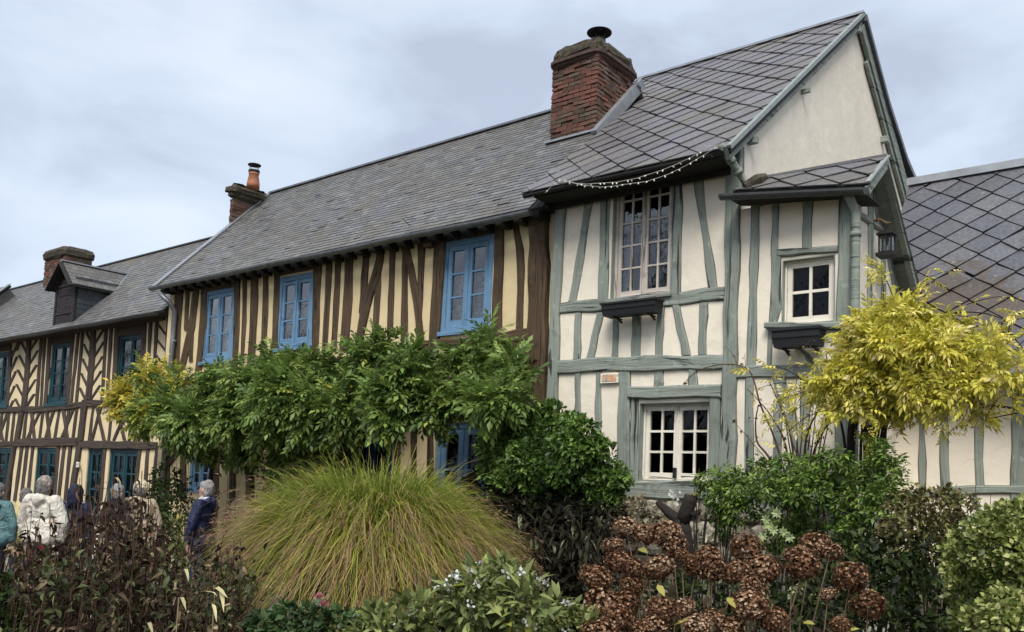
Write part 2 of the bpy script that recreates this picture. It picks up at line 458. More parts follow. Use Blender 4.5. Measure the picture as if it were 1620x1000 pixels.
class Wall:
    """an upright wall plane: s runs along it, z up, d out of it towards the viewer"""
    def __init__(self, ax, v):
        self.ax, self.v = ax, v

    def sz(self, p):
        w = on(p, self.ax, self.v)
        return np.array([w[0] if self.ax == 1 else w[1], w[2]])

    def pt(self, s, z, d=0.0):
        return np.array([s, self.v - d, z]) if self.ax == 1 else np.array([self.v + d, s, z])


def strip_mesh(mb, wall, Ls, Rs, proud=0.02, back=0.03, jit=0.008, ch=0.014, lean=0.0):
    """one beam: two edge lines on the wall, hewn unevenly, with worn arrises"""
    n = max(5, int(np.linalg.norm(Ls[-1] - Ls[0]) / 0.22))
    tt = np.linspace(0, 1, n)
    tp = np.linspace(0, 1, len(Ls))
    # place stations by length so bends stay where they are
    seg = np.r_[0, np.cumsum([np.linalg.norm(Ls[i + 1] - Ls[i]) for i in range(len(Ls) - 1)])]; tp = seg / seg[-1]
    li = np.stack([np.interp(tt, tp, Ls[:, k]) for k in (0, 1)], 1)
    ri = np.stack([np.interp(tt, tp, Rs[:, k]) for k in (0, 1)], 1)
    ax = ri - li; w = np.linalg.norm(ax, axis=1, keepdims=True); axn = ax / np.maximum(w, 1e-6)
    ph = random.random() * 9
    wob = np.array([[jit * (math.sin(ph + 5.1 * t * n / 3) + 0.6 * random.uniform(-1, 1))] for t in tt]); wob2 = np.array([[jit * (math.sin(ph * 2 + 4.3 * t * n / 3) + 0.6 * random.uniform(-1, 1))] for t in tt])
    wob[0] = wob[-1] = wob2[0] = wob2[-1] = 0
    li = li - axn * wob; ri = ri + axn * wob2
    li[0, :], ri[0, :] = li[0, :], ri[0, :]
    vs, uv = [], []
    L0 = random.random() * 50
    for i in range(n):
        p = proud + jit * 0.5 * math.sin(ph + i)
        c = min(ch, 0.25 * float(w[i, 0]))
        for (q, d, vv) in ((li[i], -back, -back), (li[i], p - c, 0.0), (li[i] + axn[i] * c, p, c), (ri[i] - axn[i] * c, p, float(w[i, 0]) - c), (ri[i], p - c, float(w[i, 0])), (ri[i], -back, float(w[i, 0]) + back)):
            vs.append(wall.pt(q[0], q[1], d)); uv.append((L0 + tt[i] * seg[-1], L0 + vv))
    fs = [(i * 6 + k, i * 6 + k + 1, (i + 1) * 6 + k + 1, (i + 1) * 6 + k) for i in range(n - 1) for k in range(5)]
    fs += [(0, 1, 2, 3, 4, 5), tuple((n - 1) * 6 + k for k in (5, 4, 3, 2, 1, 0))]
    mb.add(vs, fs, uv)
    # the shrinkage gap where the infill has drawn back from the beam
    gv, gf = [], []
    for i in range(n):
        a, b = random.uniform(.001, .009), random.uniform(.001, .009)
        for q, d in ((li[i] - axn[i] * a, .0022), (li[i] + axn[i] * .004, .0022), (ri[i] - axn[i] * .004, .0022), (ri[i] + axn[i] * b, .0022)): gv.append(wall.pt(q[0], q[1], d))
    for i in range(n - 1):
        for k in (0, 2): gf.append((4 * i + k, 4 * i + k + 1, 4 * i + 5 + k, 4 * i + 4 + k))
    f0 = len(mb.f); mb.add(gv, gf); mb.slot1 += list(range(f0, len(mb.f))); mb.mat1 = M['gap']


_proud = [0]


def V(house, wall, mat, k, *rows, name='timber', proud=0.02, jit=0.008, label=None):
    """upright timber: rows of (left x, right x, y) read off the photo"""
    _proud[0] = (_proud[0] + 1) % 5
    Ls = np.array([wall.sz(pxy(k, a, y)) for a, b, y in rows]); Rs = np.array([wall.sz(pxy(k, b, y)) for a, b, y in rows])
    mb = MB(); strip_mesh(mb, wall, Ls, Rs, proud + 0.0013 * _proud[0], jit=jit)
    o = mb.build(name, mat, house)
    if label: o['label'] = label
    return o


def H(house, wall, mat, k, *rows, name='timber', proud=0.026, jit=0.008):
    """level timber: rows of (x, top y, bottom y)"""
    _proud[0] = (_proud[0] + 1) % 5
    Ls = np.array([wall.sz(pxy(k, x, a)) for x, a, b in rows]); Rs = np.array([wall.sz(pxy(k, x, b)) for x, a, b in rows])
    mb = MB(); strip_mesh(mb, wall, Ls, Rs, proud + 0.0013 * _proud[0], jit=jit)
    return mb.build(name, mat, house)


def slant(house, wall, mat, k, x0, y0, x1, y1, w, **kw):
    """leaning timber of even width w (in the same units as the points), given its centre line"""
    return V(house, wall, mat, k, (x0 - w / 2, x0 + w / 2, y0), (x1 - w / 2, x1 + w / 2, y1), **kw)


def wall_sheet(wall, s0, s1, z0, z1, holes, depth=0.22):
    """plaster face with real openings and their reveals; holes = (s0, s1, z0, z1)"""
    mb = MB()
    xs = sorted({s0, s1, *[min(max(h[i], s0), s1) for h in holes for i in (0, 1)], *np.arange(s0, s1, 0.9)})
    zs = sorted({z0, z1, *[min(max(h[i], z0), z1) for h in holes for i in (2, 3)], *np.arange(z0, z1, 0.9)})
    xs = [a for i, a in enumerate(xs) if i == 0 or a - xs[i - 1] > 1e-4]; zs = [a for i, a in enumerate(zs) if i == 0 or a - zs[i - 1] > 1e-4]
    idx = {}
    for i, a in enumerate(xs):
        for j, b in enumerate(zs):
            idx[i, j] = len(idx)
    vs = [wall.pt(a, b) for a in xs for b in zs]
    fs = []
    for i in range(len(xs) - 1):
        for j in range(len(zs) - 1):
            cx_, cz_ = (xs[i] + xs[i + 1]) / 2, (zs[j] + zs[j + 1]) / 2
            if any(h[0] < cx_ < h[1] and h[2] < cz_ < h[3] for h in holes): continue
            fs.append((idx[i, j], idx[i + 1, j], idx[i + 1, j + 1], idx[i, j + 1]))
    mb.add(vs, fs)
    for a, b, c, d in holes:
        q = [(a, c), (b, c), (b, d), (a, d)]
        for i in range(4):
            p0, p1 = q[i], q[(i + 1) % 4]
            mb.add([wall.pt(*p0), wall.pt(*p1), wall.pt(*p1, -depth), wall.pt(*p0, -depth)], [(0, 1, 2, 3)])
    return mb


def rect(wall, ml, mr, top, bot):
    return (wall.sz(ml)[0], wall.sz(mr)[0], wall.sz(bot)[1], wall.sz(top)[1])


def window(house, wall, r, mat, leaves=2, cols=2, rows=3, frame=0.06, stile=0.05, bar=0.022, recess=0.05, glass='glass', curtain=None,
           sill=None, name='window', sill_mat=None, label=None, bottom_rail=None, lining=None):
    """fixed frame in the opening > casement leaves with their glazing bars, every pane, sill, curtain"""
    s0, s1, z0, z1 = r
    def bx(mb, a, b, c, d, d0, d1):
        P = [wall.pt(a, c, d1), wall.pt(b, c, d1), wall.pt(b, d, d1), wall.pt(a, d, d1), wall.pt(a, c, d0), wall.pt(b, c, d0), wall.pt(b, d, d0), wall.pt(a, d, d0)]
        o_ = random.random() * 20
        hv = (b - a) > (d - c)
        U = [((a if hv else c) + o_, (c if hv else a) + o_), ((b if hv else c) + o_, (c if hv else b) + o_), ((b if hv else d) + o_, (d if hv else b) + o_), ((a if hv else d) + o_, (d if hv else a) + o_)]
        mb.add(P, [(0, 1, 2, 3), (0, 4, 5, 1), (1, 5, 6, 2), (2, 6, 7, 3), (3, 7, 4, 0)], U + U)
    f = MB()
    d0, d1 = -recess - 0.06, -recess + 0.012
    bx(f, s0, s0 + frame, z0, z1, d0, d1); bx(f, s1 - frame, s1, z0, z1, d0, d1)
    bx(f, s0 + frame, s1 - frame, z1 - frame, z1, d0, d1 - 0.002); bx(f, s0 + frame, s1 - frame, z0, z0 + frame * 0.8, d0, d1 - 0.002)
    w = f.build(name, mat, house)
    if label: w['label'] = label
    if lining:
        ln = MB(); e = .012
        bx(ln, s0 - .001, s0 + e, z0, z1, d1 + .001, .004); bx(ln, s1 - e, s1 + .001, z0, z1, d1 + .001, .004); bx(ln, s0 + e, s1 - e, z1 - e, z1 + .001, d1 + .001, .004); bx(ln, s0 + e, s1 - e, z0 - .001, z0 + e, d1 + .001, .004)
        ln.build('reveal_lining', lining, w)
    a0, a1, c0, c1 = s0 + frame + 0.003, s1 - frame - 0.003, z0 + frame * 0.8 + 0.003, z1 - frame - 0.003
    lw = (a1 - a0) / leaves
    br = bottom_rail or stile * 1.3
    for i in range(leaves):
        x0, x1 = a0 + i * lw + 0.002, a0 + (i + 1) * lw - 0.002
        c = MB(); e0, e1 = -recess - 0.045, -recess - 0.002
        bx(c, x0, x0 + stile, c0, c1, e0, e1); bx(c, x1 - stile, x1, c0, c1, e0, e1)
        bx(c, x0 + stile, x1 - stile, c1 - stile, c1, e0, e1 - 0.002); bx(c, x0 + stile, x1 - stile, c0, c0 + br, e0, e1 - 0.002)
        gx0, gx1, gz0, gz1 = x0 + stile, x1 - stile, c0 + br, c1 - stile
        for q in range(1, cols):
            m = gx0 + (gx1 - gx0) * q / cols; bx(c, m - bar / 2, m + bar / 2, gz0, gz1, e0 + 0.008, e1 - 0.006)
        for q in range(1, rows):
            m = gz0 + (gz1 - gz0) * q / rows; bx(c, gx0, gx1, m - bar / 2, m + bar / 2, e0 + 0.008, e1 - 0.008)
        if i == 0 and leaves == 2:
            bx(c, x1 - 0.012, x1 + 0.016, c0, c1, e1, e1 + 0.012)
        c.build('casement', mat, w)
        for p in range(cols):
            for q in range(rows):
                g = MB(); u0, u1 = gx0 + (gx1 - gx0) * p / cols, gx0 + (gx1 - gx0) * (p + 1) / cols
                v0, v1 = gz0 + (gz1 - gz0) * q / rows, gz0 + (gz1 - gz0) * (q + 1) / rows
                t = [random.uniform(-0.0035, 0.0035) for _ in range(4)]
                dd = -recess - 0.028
                g.add([wall.pt(u0, v0, dd + t[0]), wall.pt(u1, v0, dd + t[1]), wall.pt(u1, v1, dd + t[2]), wall.pt(u0, v1, dd + t[3])], [(0, 1, 2, 3)])
                g.build('pane', M[glass], w)
    if curtain:
        for (fa, fb, fz0, fz1) in curtain:
            c = MB(); nn = 26; vs = []
            for i in range(nn + 1):
                x = a0 + (a1 - a0) * (fa + (fb - fa) * i / nn)
                dd = -recess - 0.13 + 0.022 * math.sin(i * 1.35 + 0.5 * math.sin(i * 0.6))
                vs += [wall.pt(x, c0 + (c1 - c0) * fz0, dd), wall.pt(x, c0 + (c1 - c0) * fz1, dd)]
            c.add(vs, [(2 * i, 2 * i + 2, 2 * i + 3, 2 * i + 1) for i in range(nn)]); c.build('curtain', M['lace'], w, True)
    if sill:
        s = MB(); bx(s, s0 - sill[0], s1 + sill[0], z0 - sill[1], z0 - 0.002, -0.05, sill[2]); s.build('sill', sill_mat or mat, w)
    return w


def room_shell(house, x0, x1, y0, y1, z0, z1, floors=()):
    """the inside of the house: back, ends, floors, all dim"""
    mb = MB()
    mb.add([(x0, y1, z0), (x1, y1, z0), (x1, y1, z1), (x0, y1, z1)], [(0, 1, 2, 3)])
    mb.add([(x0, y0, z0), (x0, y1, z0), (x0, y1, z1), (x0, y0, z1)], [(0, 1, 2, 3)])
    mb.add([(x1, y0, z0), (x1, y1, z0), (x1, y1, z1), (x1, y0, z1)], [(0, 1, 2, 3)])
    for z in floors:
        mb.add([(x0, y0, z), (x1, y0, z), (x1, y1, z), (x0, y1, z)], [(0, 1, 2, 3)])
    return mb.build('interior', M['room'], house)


# ------------------------------------------------------------------ roofs
class Roof:
    """a roof slope: u along the eave (+X), v up the slope, n out of it"""
    def __init__(self, y0, z0, y1, z1, x0):
        self.o = np.array([x0, y0, z0]); d = np.array([0, y1 - y0, z1 - z0]); self.len = float(np.linalg.norm(d))
        self.v = d / self.len; self.u = np.array([1.0, 0, 0]); self.n = np.cross(self.u, self.v)

    @classmethod
    def through(cls, p0, p1, p2):
        r = cls.__new__(cls); r.o = np.asarray(p0, float); r.u = (p1 - p0) / np.linalg.norm(p1 - p0)
        w = p2 - p0; w = w - r.u * (w @ r.u); r.len = float(np.linalg.norm(w)); r.v = w / r.len; r.n = np.cross(r.u, r.v)
        return r

    def pt(self, u, v, h=0.0):
        return self.o + self.u * u + self.v * v + self.n * h

    def uv(self, p):
        w = onp(p, self.o, self.n) - self.o
        return float(w @ self.u), float(w @ self.v)


def roof_deck(parent, rf, poly, thick=0.07, mat=None, name='roof'):
    mb = MB(); k = len(poly)
    mb.add([rf.pt(a, b, -0.012) for a, b in poly] + [rf.pt(a, b, -thick) for a, b in poly],
           [tuple(range(k)), tuple(range(2 * k - 1, k - 1, -1))] + [(i, (i + 1) % k, k + (i + 1) % k, k + i) for i in range(k)])
    return mb.build(name, mat or M['deck'], parent)


def clip_poly(poly, clip):
    """convex clip (both counter-clockwise)"""
    outp = list(poly)
    for i in range(len(clip)):
        a, b = np.array(clip[i]), np.array(clip[(i + 1) % len(clip)])
        inp, outp = outp, []
        if not inp: break
        side = lambda p: (b[0] - a[0]) * (p[1] - a[1]) - (b[1] - a[1]) * (p[0] - a[0])
        for j in range(len(inp)):
            p, q = inp[j], inp[(j + 1) % len(inp)]
            sp, sq = side(p), side(q)
            if sp >= 0: outp.append(p)
            if (sp >= 0) != (sq >= 0):
                t = sp / (sp - sq); outp.append((p[0] + (q[0] - p[0]) * t, p[1] + (q[1] - p[1]) * t))
    return outp


def small_slates(parent, rf, poly, row=0.105, wid=0.18, mat='slate_small', thick=0.0065, singles=0):
    """courses of rectangular slates, each its own tilted wedge"""
    mb = MB(); every = []
    vmax = max(b for a, b in poly); vmin = min(b for a, b in poly); umin = min(a for a, b in poly); umax = max(a for a, b in poly)
    nrow = int((vmax - vmin) / row) + 1
    for r_ in range(nrow):
        v0 = vmin + r_ * row; v1 = v0 + row * 1.12
        u = umin - random.random() * wid - (wid / 2 if r_ % 2 else 0)
        wavy = [random.uniform(-1, 1) for _ in range(4)]
        while u < umax:
            w_ = wid * random.uniform(0.72, 1.25)
            dv = 0.010 * math.sin(u * 1.1 + r_ * 0.35) + random.uniform(-0.009, 0.009)
            q = clip_poly([(u + 0.002, v0 + dv), (u + w_ - 0.002, v0 + dv + random.uniform(-0.004, 0.004)), (u + w_ - 0.002, v1), (u + 0.002, v1)], poly)
            u += w_
            if len(q) < 3: continue
            hs = thick + random.uniform(0, 0.004) + (0.010 if random.random() < 0.02 else 0)
            hh = [hs * (1 - min(1, max(0, (b - v0) / (row * 1.12)))) + 0.002 for a, b in q]
            k = len(q)
            every.append((q[0][0], [rf.pt(a, b, h) for (a, b), h in zip(q, hh)] + [rf.pt(a, b, -0.008) for a, b in q],
                          [tuple(range(k))] + [(i, k + i, k + (i + 1) % k, (i + 1) % k) for i in range(k)]))
    every.sort(key=lambda e: -e[0])          # the slates at the near end show largest: each its own piece
    for _, vs, fs in every[:singles]:
        s1 = MB(); s1.add(vs, fs); s1.build('slate', M['slate_single'], parent)
    for _, vs, fs in every[singles:]: mb.add(vs, fs)
    o = mb.build('slates', M[mat], parent)
    o['kind'] = 'stuff'
    return o


def diamond_slates(parent, rf, poly, du=0.38, dv=0.40, mat='slate_diamond', limit=300, thick=0.014, alt=None, blunt=0.0):
    """square slates set on their corner, each an object; whole ones share one mesh"""
    vmax = max(b for a, b in poly); vmin = min(b for a, b in poly); umin = min(a for a, b in poly); umax = max(a for a, b in poly)
    shared = {}
    g = 0.0065
    # tilt: the lower corner rides over the slates below
    def hgt(b, bc): return 0.022 - 0.026 * ((b - (bc - dv / 2)) / dv)
    Rm = Matrix((rf.u, rf.v, rf.n)).transposed()
    eu = Rm.to_euler()
    rows = int((vmax - vmin) / (dv / 2)) + 3
    for r_ in range(rows):
        vc = vmin + r_ * dv / 2
        k0 = int((umax - umin) / du) + 3
        for c_ in range(-1, k0):
            uc = umin + (c_ + (0.5 if r_ % 2 else 0.0)) * du
            hu, hv = du / 2 - g, dv / 2 - g
            dia = [(uc, vc - hv), (uc + hu, vc), (uc, vc + hv), (uc - hu, vc)]
            q = clip_poly(dia, poly)
            if len(q) < 3: continue
            ar = 0.5 * abs(sum(q[i][0] * q[(i + 1) % len(q)][1] - q[(i + 1) % len(q)][0] * q[i][1] for i in range(len(q))))
            if ar < 0.002: continue
            whole = ar > 2 * hu * hv * 0.995
            mt = M[mat]
            if alt and alt(uc, vc): mt = M['slate_brown']
            key = mt.name if whole else None
            if key and key in shared: me = shared[key]
            else:
                mb = MB(); k = len(q)
                mb.add([(a - uc, b - vc, hgt(b, vc)) for a, b in q] + [(a - uc, b - vc, hgt(b, vc) - thick) for a, b in q],
                       [tuple(range(k))] + [(i, k + i, k + (i + 1) % k, (i + 1) % k) for i in range(k)])
                me = mb.mesh('slate', mt)
                if key: shared[key] = me
            wl = rf.pt(uc, vc, 0.004 + random.uniform(0, 0.004))
            slip = random.random() < .05
            if slip: wl = wl - rf.v * random.uniform(.01, .035) + rf.n * .006
            e2 = (Rm @ Matrix.Rotation(random.gauss(0, 0.045 if slip else 0.012), 3, 'Z') @ Matrix.Rotation(random.gauss(0, 0.01), 3, 'X') @ Matrix.Rotation(random.gauss(0, 0.01), 3, 'Y')).to_euler()
            o = link('slate', me, parent, wl, e2)


def edge_strip(parent, pts, w, h, mat, name):
    mb = MB()
    for a, b in zip(pts[:-1], pts[1:]): mb.bar(a, b, w, h)
    return mb.build(name, mat, parent)


def half_gutter(parent, x0, x1, y, z0, z1, r=0.065, mat='gutter', name='gutter', n=10):
    """open half-round trough along the eave with hanger seams"""
    mb = MB(); k = 9; st = max(3, int(abs(x1 - x0) / 0.8)); vs = []
    for i in range(st + 1):
        x = x0 + (x1 - x0) * i / st; z = z0 + (z1 - z0) * i / st + 0.008 * math.sin(i * 1.7)
        for j in range(k):
            a = math.pi + math.pi * j / (k - 1)
            vs.append((x, y + r * math.cos(a), z + r * math.sin(a)))
        for j in range(k):
            a = 2 * math.pi - math.pi * j / (k - 1)
            vs.append((x, y + (r - 0.006) * math.cos(a), z + 0.001 + (r - 0.006) * math.sin(a)))
    K = 2 * k
    fs = [(i * K + j, i * K + (j + 1) % K, (i + 1) * K + (j + 1) % K, (i + 1) * K + j) for i in range(st) for j in range(K)]
    fs += [tuple(range(k))[::-1], tuple(st * K + j for j in range(k))]
    mb.add(vs, fs)
    for i in range(st):
        x = x0 + (x1 - x0) * (i + 0.5) / st; z = z0 + (z1 - z0) * (i + 0.5) / st
        vs = [(x + dx, y + (r + 0.006) * math.cos(math.pi + math.pi * j / 8), z + (r + 0.006) * math.sin(math.pi + math.pi * j / 8)) for dx in (-0.012, 0.012) for j in range(9)]
        mb.add(vs, [(j, j + 1, 10 + j, 9 + j) for j in range(8)])
    return mb.build(name, M[mat], parent)


def brick_stack(ch, x0, x1, y0, y1, z0, z1, course=0.066, blen=0.215, floor=None, mat='brick', lim=290):
    """every brick of the two faces in view and of the two behind, sharing meshes"""
    variants = []
    for k in range(4):
        mb = MB(); l, w, h = blen / 2 - 0.005, 0.05, course / 2 - 0.006
        vs = [(x * l + random.uniform(-.009, .009), y * w + random.uniform(-.006, .006), z * h + random.uniform(-.006, .006)) for x in (-1, 1) for y in (-1, 1) for z in (-1, 1)]
        mb.add(vs, [(0, 1, 3, 2), (4, 6, 7, 5), (0, 4, 5, 1), (2, 3, 7, 6), (0, 2, 6, 4), (1, 5, 7, 3)]); variants.append(mb.mesh('brick', M[mat]))
    nc = int((z1 - z0) / course); cnt = 0
    faces = [((x0, y0), (x1, y0), (0, -1)), ((x1, y0), (x1, y1), (1, 0))]
    for c in range(nc):
        z = z0 + (c + 0.5) * course
        for (a, b, nrm) in faces:
            a = np.array(a); b = np.array(b); Lh = np.linalg.norm(b - a); d = (b - a) / Lh
            nb = round(Lh / blen); bl = Lh / nb
            for i in range(nb + (1 if c % 2 else 0)):
                s = (i + 0.5) * bl - (bl / 2 if c % 2 else 0)
                sc = 1.0
                if c % 2 and i == 0: s, sc = bl / 4, 0.5
                elif c % 2 and i == nb: s, sc = Lh - bl / 4, 0.5
                p = a + d * s
                if floor and floor(p[0], p[1]) > z + course * 0.5: continue
                dep = 0.05 - random.choice((0.0, 0.004, 0.008, 0.006, 0.003, -0.006, -.012))
                o = link('brick', random.choice(variants), ch, (p[0] - nrm[0] * dep, p[1] - nrm[1] * dep, z + random.uniform(-.004, .004)),
                         (random.gauss(0, .015), random.gauss(0, .02), math.atan2(d[1], d[0]) + random.gauss(0, .015)))
                o.scale = (sc * bl / blen, 1, 1); cnt += 1
    return cnt


def worn_ring(mb, cx_, cy_, hx, hy, z, rnd, n=28, r=0.35):
    """a rounded-square ring with uneven edge"""
    vs = []
    for k in range(n):
        a = 2 * math.pi * (k + 0.5) / n
        ca, sa = math.cos(a), math.sin(a)
        e = 0.30
        x = math.copysign(abs(ca) ** e, ca) * hx; y = math.copysign(abs(sa) ** e, sa) * hy
        vs.append((cx_ + x + random.uniform(-rnd, rnd), cy_ + y + random.uniform(-rnd, rnd), z + random.uniform(-rnd, rnd)))
    return vs


def worn_cap(parent, cx_, cy_, prof, mat, name, rnd=0.012, n=28):
    mb = MB(); vs = []
    for hx, hy, z in prof: vs += worn_ring(mb, cx_, cy_, hx, hy, z, rnd, n)
    fs = [(i * n + k, i * n + (k + 1) % n, (i + 1) * n + (k + 1) % n, (i + 1) * n + k) for i in range(len(prof) - 1) for k in range(n)]
    fs += [tuple(range(n))[::-1], tuple((len(prof) - 1) * n + k for k in range(n))]
    mb.add(vs, fs)
    return mb.build(name, mat, parent)


# ================================================================== SAGE HOUSE
WS = Wall(1, Y_SAGE); WG = Wall(0, X_GABLE); WA = Wall(0, X_ANNEX)
sage = thing('timber_framed_house', (-5.5, Y_SAGE, 0), 'tall gabled house with sage green timbers, cream plaster and a red brick chimney', 'house')
XS0 = on((871, 600), 1, Y_SAGE)[0]
w_big = rect(WS, (968.5, 380), (1063.5, 380), (1017, 262), (1017, 468))
w_low = rect(WS, (1010, 700), (1123.5, 700), (1065, 636), (1065, 762))
w_sml = rect(WS, (1237.5, 460), (1321, 460), (1281, 407), (1278, 512))
EAVE_Z, EAVE_Y = on((1145, 232), 0, X_GABLE)[2], on((1145, 232), 0, X_GABLE)[1]
APEX = on((1356, 26), 0, X_GABLE)
XV = float(on((1372, 291), 1, Y_SAGE - 0.16)[0])        # the annex verge overhangs its end wall
AE = on((1372, 291), 0, XV); AE0 = on((1145, 302), 1, Y_SAGE - 0.32)
za_top = min(AE[2], AE0[2]) + 0.02
wall_sheet(WS, XS0, X_GABLE, 0, 5.75, [w_big, w_low]).build('wall', M['plaster_cream'], sage)
wall_sheet(WS, X_GABLE, X_ANNEX, 0, za_top, [w_sml]).build('wall', M['plaster_cream'], sage)
# gable wall: pentagon up to the apex, front and rear slopes
rs = (APEX[2] - EAVE_Z) / (APEX[1] - EAVE_Y)
YB = 16.4
mb = MB(); zb = APEX[2] - (YB - APEX[1]) * rs
mb.add([(X_GABLE, Y_SAGE, 0), (X_GABLE, YB, 0), (X_GABLE, YB, zb - 0.1), (X_GABLE, APEX[1], APEX[2] - 0.1), (X_GABLE, Y_SAGE, EAVE_Z + (Y_SAGE - EAVE_Y) * rs - 0.1)], [(0, 1, 2, 3, 4)])
mb.build('wall', M['plaster_cream'], sage)
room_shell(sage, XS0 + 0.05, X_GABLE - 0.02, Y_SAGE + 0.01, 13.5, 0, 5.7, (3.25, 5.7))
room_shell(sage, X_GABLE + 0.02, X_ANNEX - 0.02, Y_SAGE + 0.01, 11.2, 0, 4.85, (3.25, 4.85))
# annex end wall
XV = float(on((1372, 291), 1, Y_SAGE - 0.16)[0])        # the annex verge overhangs its end wall
AAP = on((1402, 249), 0, XV)
ARe = on((1470, 520), 0, XV)
mb = MB()
mb.add([(X_ANNEX, Y_SAGE, 0), (X_ANNEX, ARe[1], 0), (X_ANNEX, ARe[1], ARe[2]), (X_ANNEX, AAP[1], AAP[2] - 0.08), (X_ANNEX, Y_SAGE, za_top)], [(0, 1, 2, 3, 4)])
mb.build('wall', M['plaster_cream'], sage)
# left party wall above the lower neighbour
mb = MB(); zl = lambda y: EAVE_Z + (y - EAVE_Y) * rs - 0.1
mb.add([(-6.95, Y_SAGE, 4.5), (-6.95, APEX[1], zl(APEX[1])), (-6.95, YB, zb - 0.1), (-6.95, YB, 4.5)], [(0, 1, 2, 3)])
mb.build('wall', M['plaster_cream'], sage)

S = M['sage']
V(sage, WS, S, 'P', (882.5, 897, 272), (879, 894, 370), (873, 887.5, 470), (870, 885, 570), (866, 883.5, 648), (862, 881, 800), proud=0.05)
V(sage, WS, S, 'A', (285, 327, 200), (255, 305, 400), (215, 262, 680), (158, 205, 990))
V(sage, WS, S, 'A', (370, 432, 130), (360, 415, 500), (346, 408, 985))
V(sage, WS, S, 'A', (818, 880, 120), (818, 875, 600), (808, 866, 945))
V(sage, WS, S, 'A', (922, 985, 40), (985, 1030, 420), (1045, 1100, 905))
V(sage, WS, S, 'P', (1152, 1176, 232), (1149.5, 1171, 355), (1148.5, 1169, 455), (1146, 1167, 570), (1144.5, 1165.5, 640), (1139.5, 1164, 745), (1138, 1162, 800), proud=0.055, jit=0.009)
H(sage, WS, S, 'B', (108, 118, 185), (350, 95, 168), (860, 48, 128), (1152, 15, 100))
for row in ([(200, 240, 180), (190, 235, 476)], [(340, 382, 178), (272, 320, 472)], [(443, 482, 170), (432, 470, 463)], [(565, 620, 150), (555, 610, 458)], [(722, 765, 135), (708, 752, 452)],
            [(815, 862, 130), (878, 932, 448)], [(990, 1038, 118), (980, 1030, 446)],
            [(200, 237, 560), (198, 233, 900)], [(335, 371, 556), (322, 362, 980)], [(705, 760, 545), (700, 755, 650)], [(918, 970, 535), (920, 976, 645)]):
    V(sage, WS, S, 'B', *row)
H(sage, WS, S, 'B', (92, 485, 566), (350, 468, 553), (600, 453, 552), (900, 450, 540), (1152, 450, 536), proud=0.04, jit=0.010)
H(sage, WS, S, 'P', (1164, 579, 599), (1240, 578, 597), (1332, 572, 594), proud=0.034, jit=0.008)
V(sage, WS, S, 'P', (981, 998, 585), (978.5, 997, 660), (975, 996, 770), proud=0.035)
V(sage, WS, S, 'P', (998.2, 1010, 628), (996.4, 1009.5, 766), proud=0.012)
V(sage, WS, S, 'P', (1124, 1141, 628), (1121.5, 1140, 768), proud=0.03)
H(sage, WS, S, 'P', (996, 612.5, 630), (1143, 609.5, 630.5), proud=0.05)
H(sage, WS, S, 'P', (990, 761, 787), (1126, 763, 790), proud=0.075, jit=0.008)
# small window side
V(sage, WS, S, 'C', (232, 290, 140), (230, 282, 500), (218, 272, 820), (213, 268, 1000), (208, 262, 1245))
V(sage, WS, S, 'C', (370, 408, 140), (366, 405, 500), (358, 404, 545))
V(sage, WS, S, 'C', (362, 424, 500), (352, 420, 990), (345, 372, 1000), (335, 362, 1240))
V(sage, WS, S, 'C', (565, 627, 120), (562, 616, 492))
V(sage, WS, S, 'C', (798, 882, 110), (790, 872, 500), (775, 868, 960), (770, 866, 1250), (766, 862, 2000), proud=0.045)
H(sage, WS, S, 'C', (404, 500, 546), (784, 478, 518), proud=0.03)
H(sage, WS, S, 'P', (1214, 512, 521), (1334, 511, 522), proud=0.09)
slant(sage, WS, S, 'P', 1262, 545, 1290, 578, 9)
for (a, b, y0, c, d, y1) in ((1179.5, 1192.5, 597, 1177.5, 1191, 790), (1222, 1240, 596, 1262, 1284, 725), (1267.5, 1281.5, 595, 1267, 1281.5, 790), (1224, 1238, 640, 1222, 1236, 790)):
    V(sage, WS, S, 'P', (a, b, y0), (c, d, y1), proud=0.018 + 0.006 * (a > 1221 and a < 1223))
H(sage, WS, S, 'P', (1140, 788, 806), (1250, 790, 808), (1345, 790, 808), proud=0.06)
# annex end wall timbers
for rows in ([(973, 1003, 60), (970, 992, 500), (966, 990, 1000)], [(1056, 1078, 470), (1053, 1077, 1000)]):
    V(sage, WA, S, 'C', *rows)
V(sage, WA, S, 'C', (990, 1008, 120), (1030, 1050, 340), proud=0.012)
V(sage, WA, S, 'C', (1088, 1112, 520), (1148, 1172, 860), proud=0.012)
H(sage, WA, S, 'C', (905, 258, 295), (1010, 322, 358), (1150, 430, 465), proud=0.03)
M['verge_paint'] = plain('pale_sage_verge', (0.24, 0.265, 0.24), 0.5, 0, .15, 12)
# rafters' ends, barge boards, verge strips
def barge(pts, w, h, mat, name, x):
    mb = MB()
    for a, b in zip(pts[:-1], pts[1:]): mb.bar((x, a[0], a[1]), (x, b[0], b[1]), h, w, up=(1, 0, 0))
    return mb.build(name, mat, sage)
fz = lambda y, o=0: EAVE_Z + (y - EAVE_Y) * rs + o
bz = lambda y, o=0: APEX[2] - (y - APEX[1]) * rs + o
barge([(EAVE_Y - 0.02, fz(EAVE_Y, -0.10)), (APEX[1], APEX[2] - 0.10)], 0.05, 0.13, S, 'barge_board', X_GABLE + 0.05)
barge([(EAVE_Y - 0.05, fz(EAVE_Y - 0.05, 0.0)), (APEX[1] + 0.01, APEX[2] + 0.01)], 0.05, 0.05, M['verge_paint'], 'verge_strip', X_GABLE + 0.085)
barge([(APEX[1] + 0.02, APEX[2] - 0.16), (16.2, bz(16.2, -0.14))], 0.06, 0.22, S, 'barge_board', X_GABLE + 0.06)
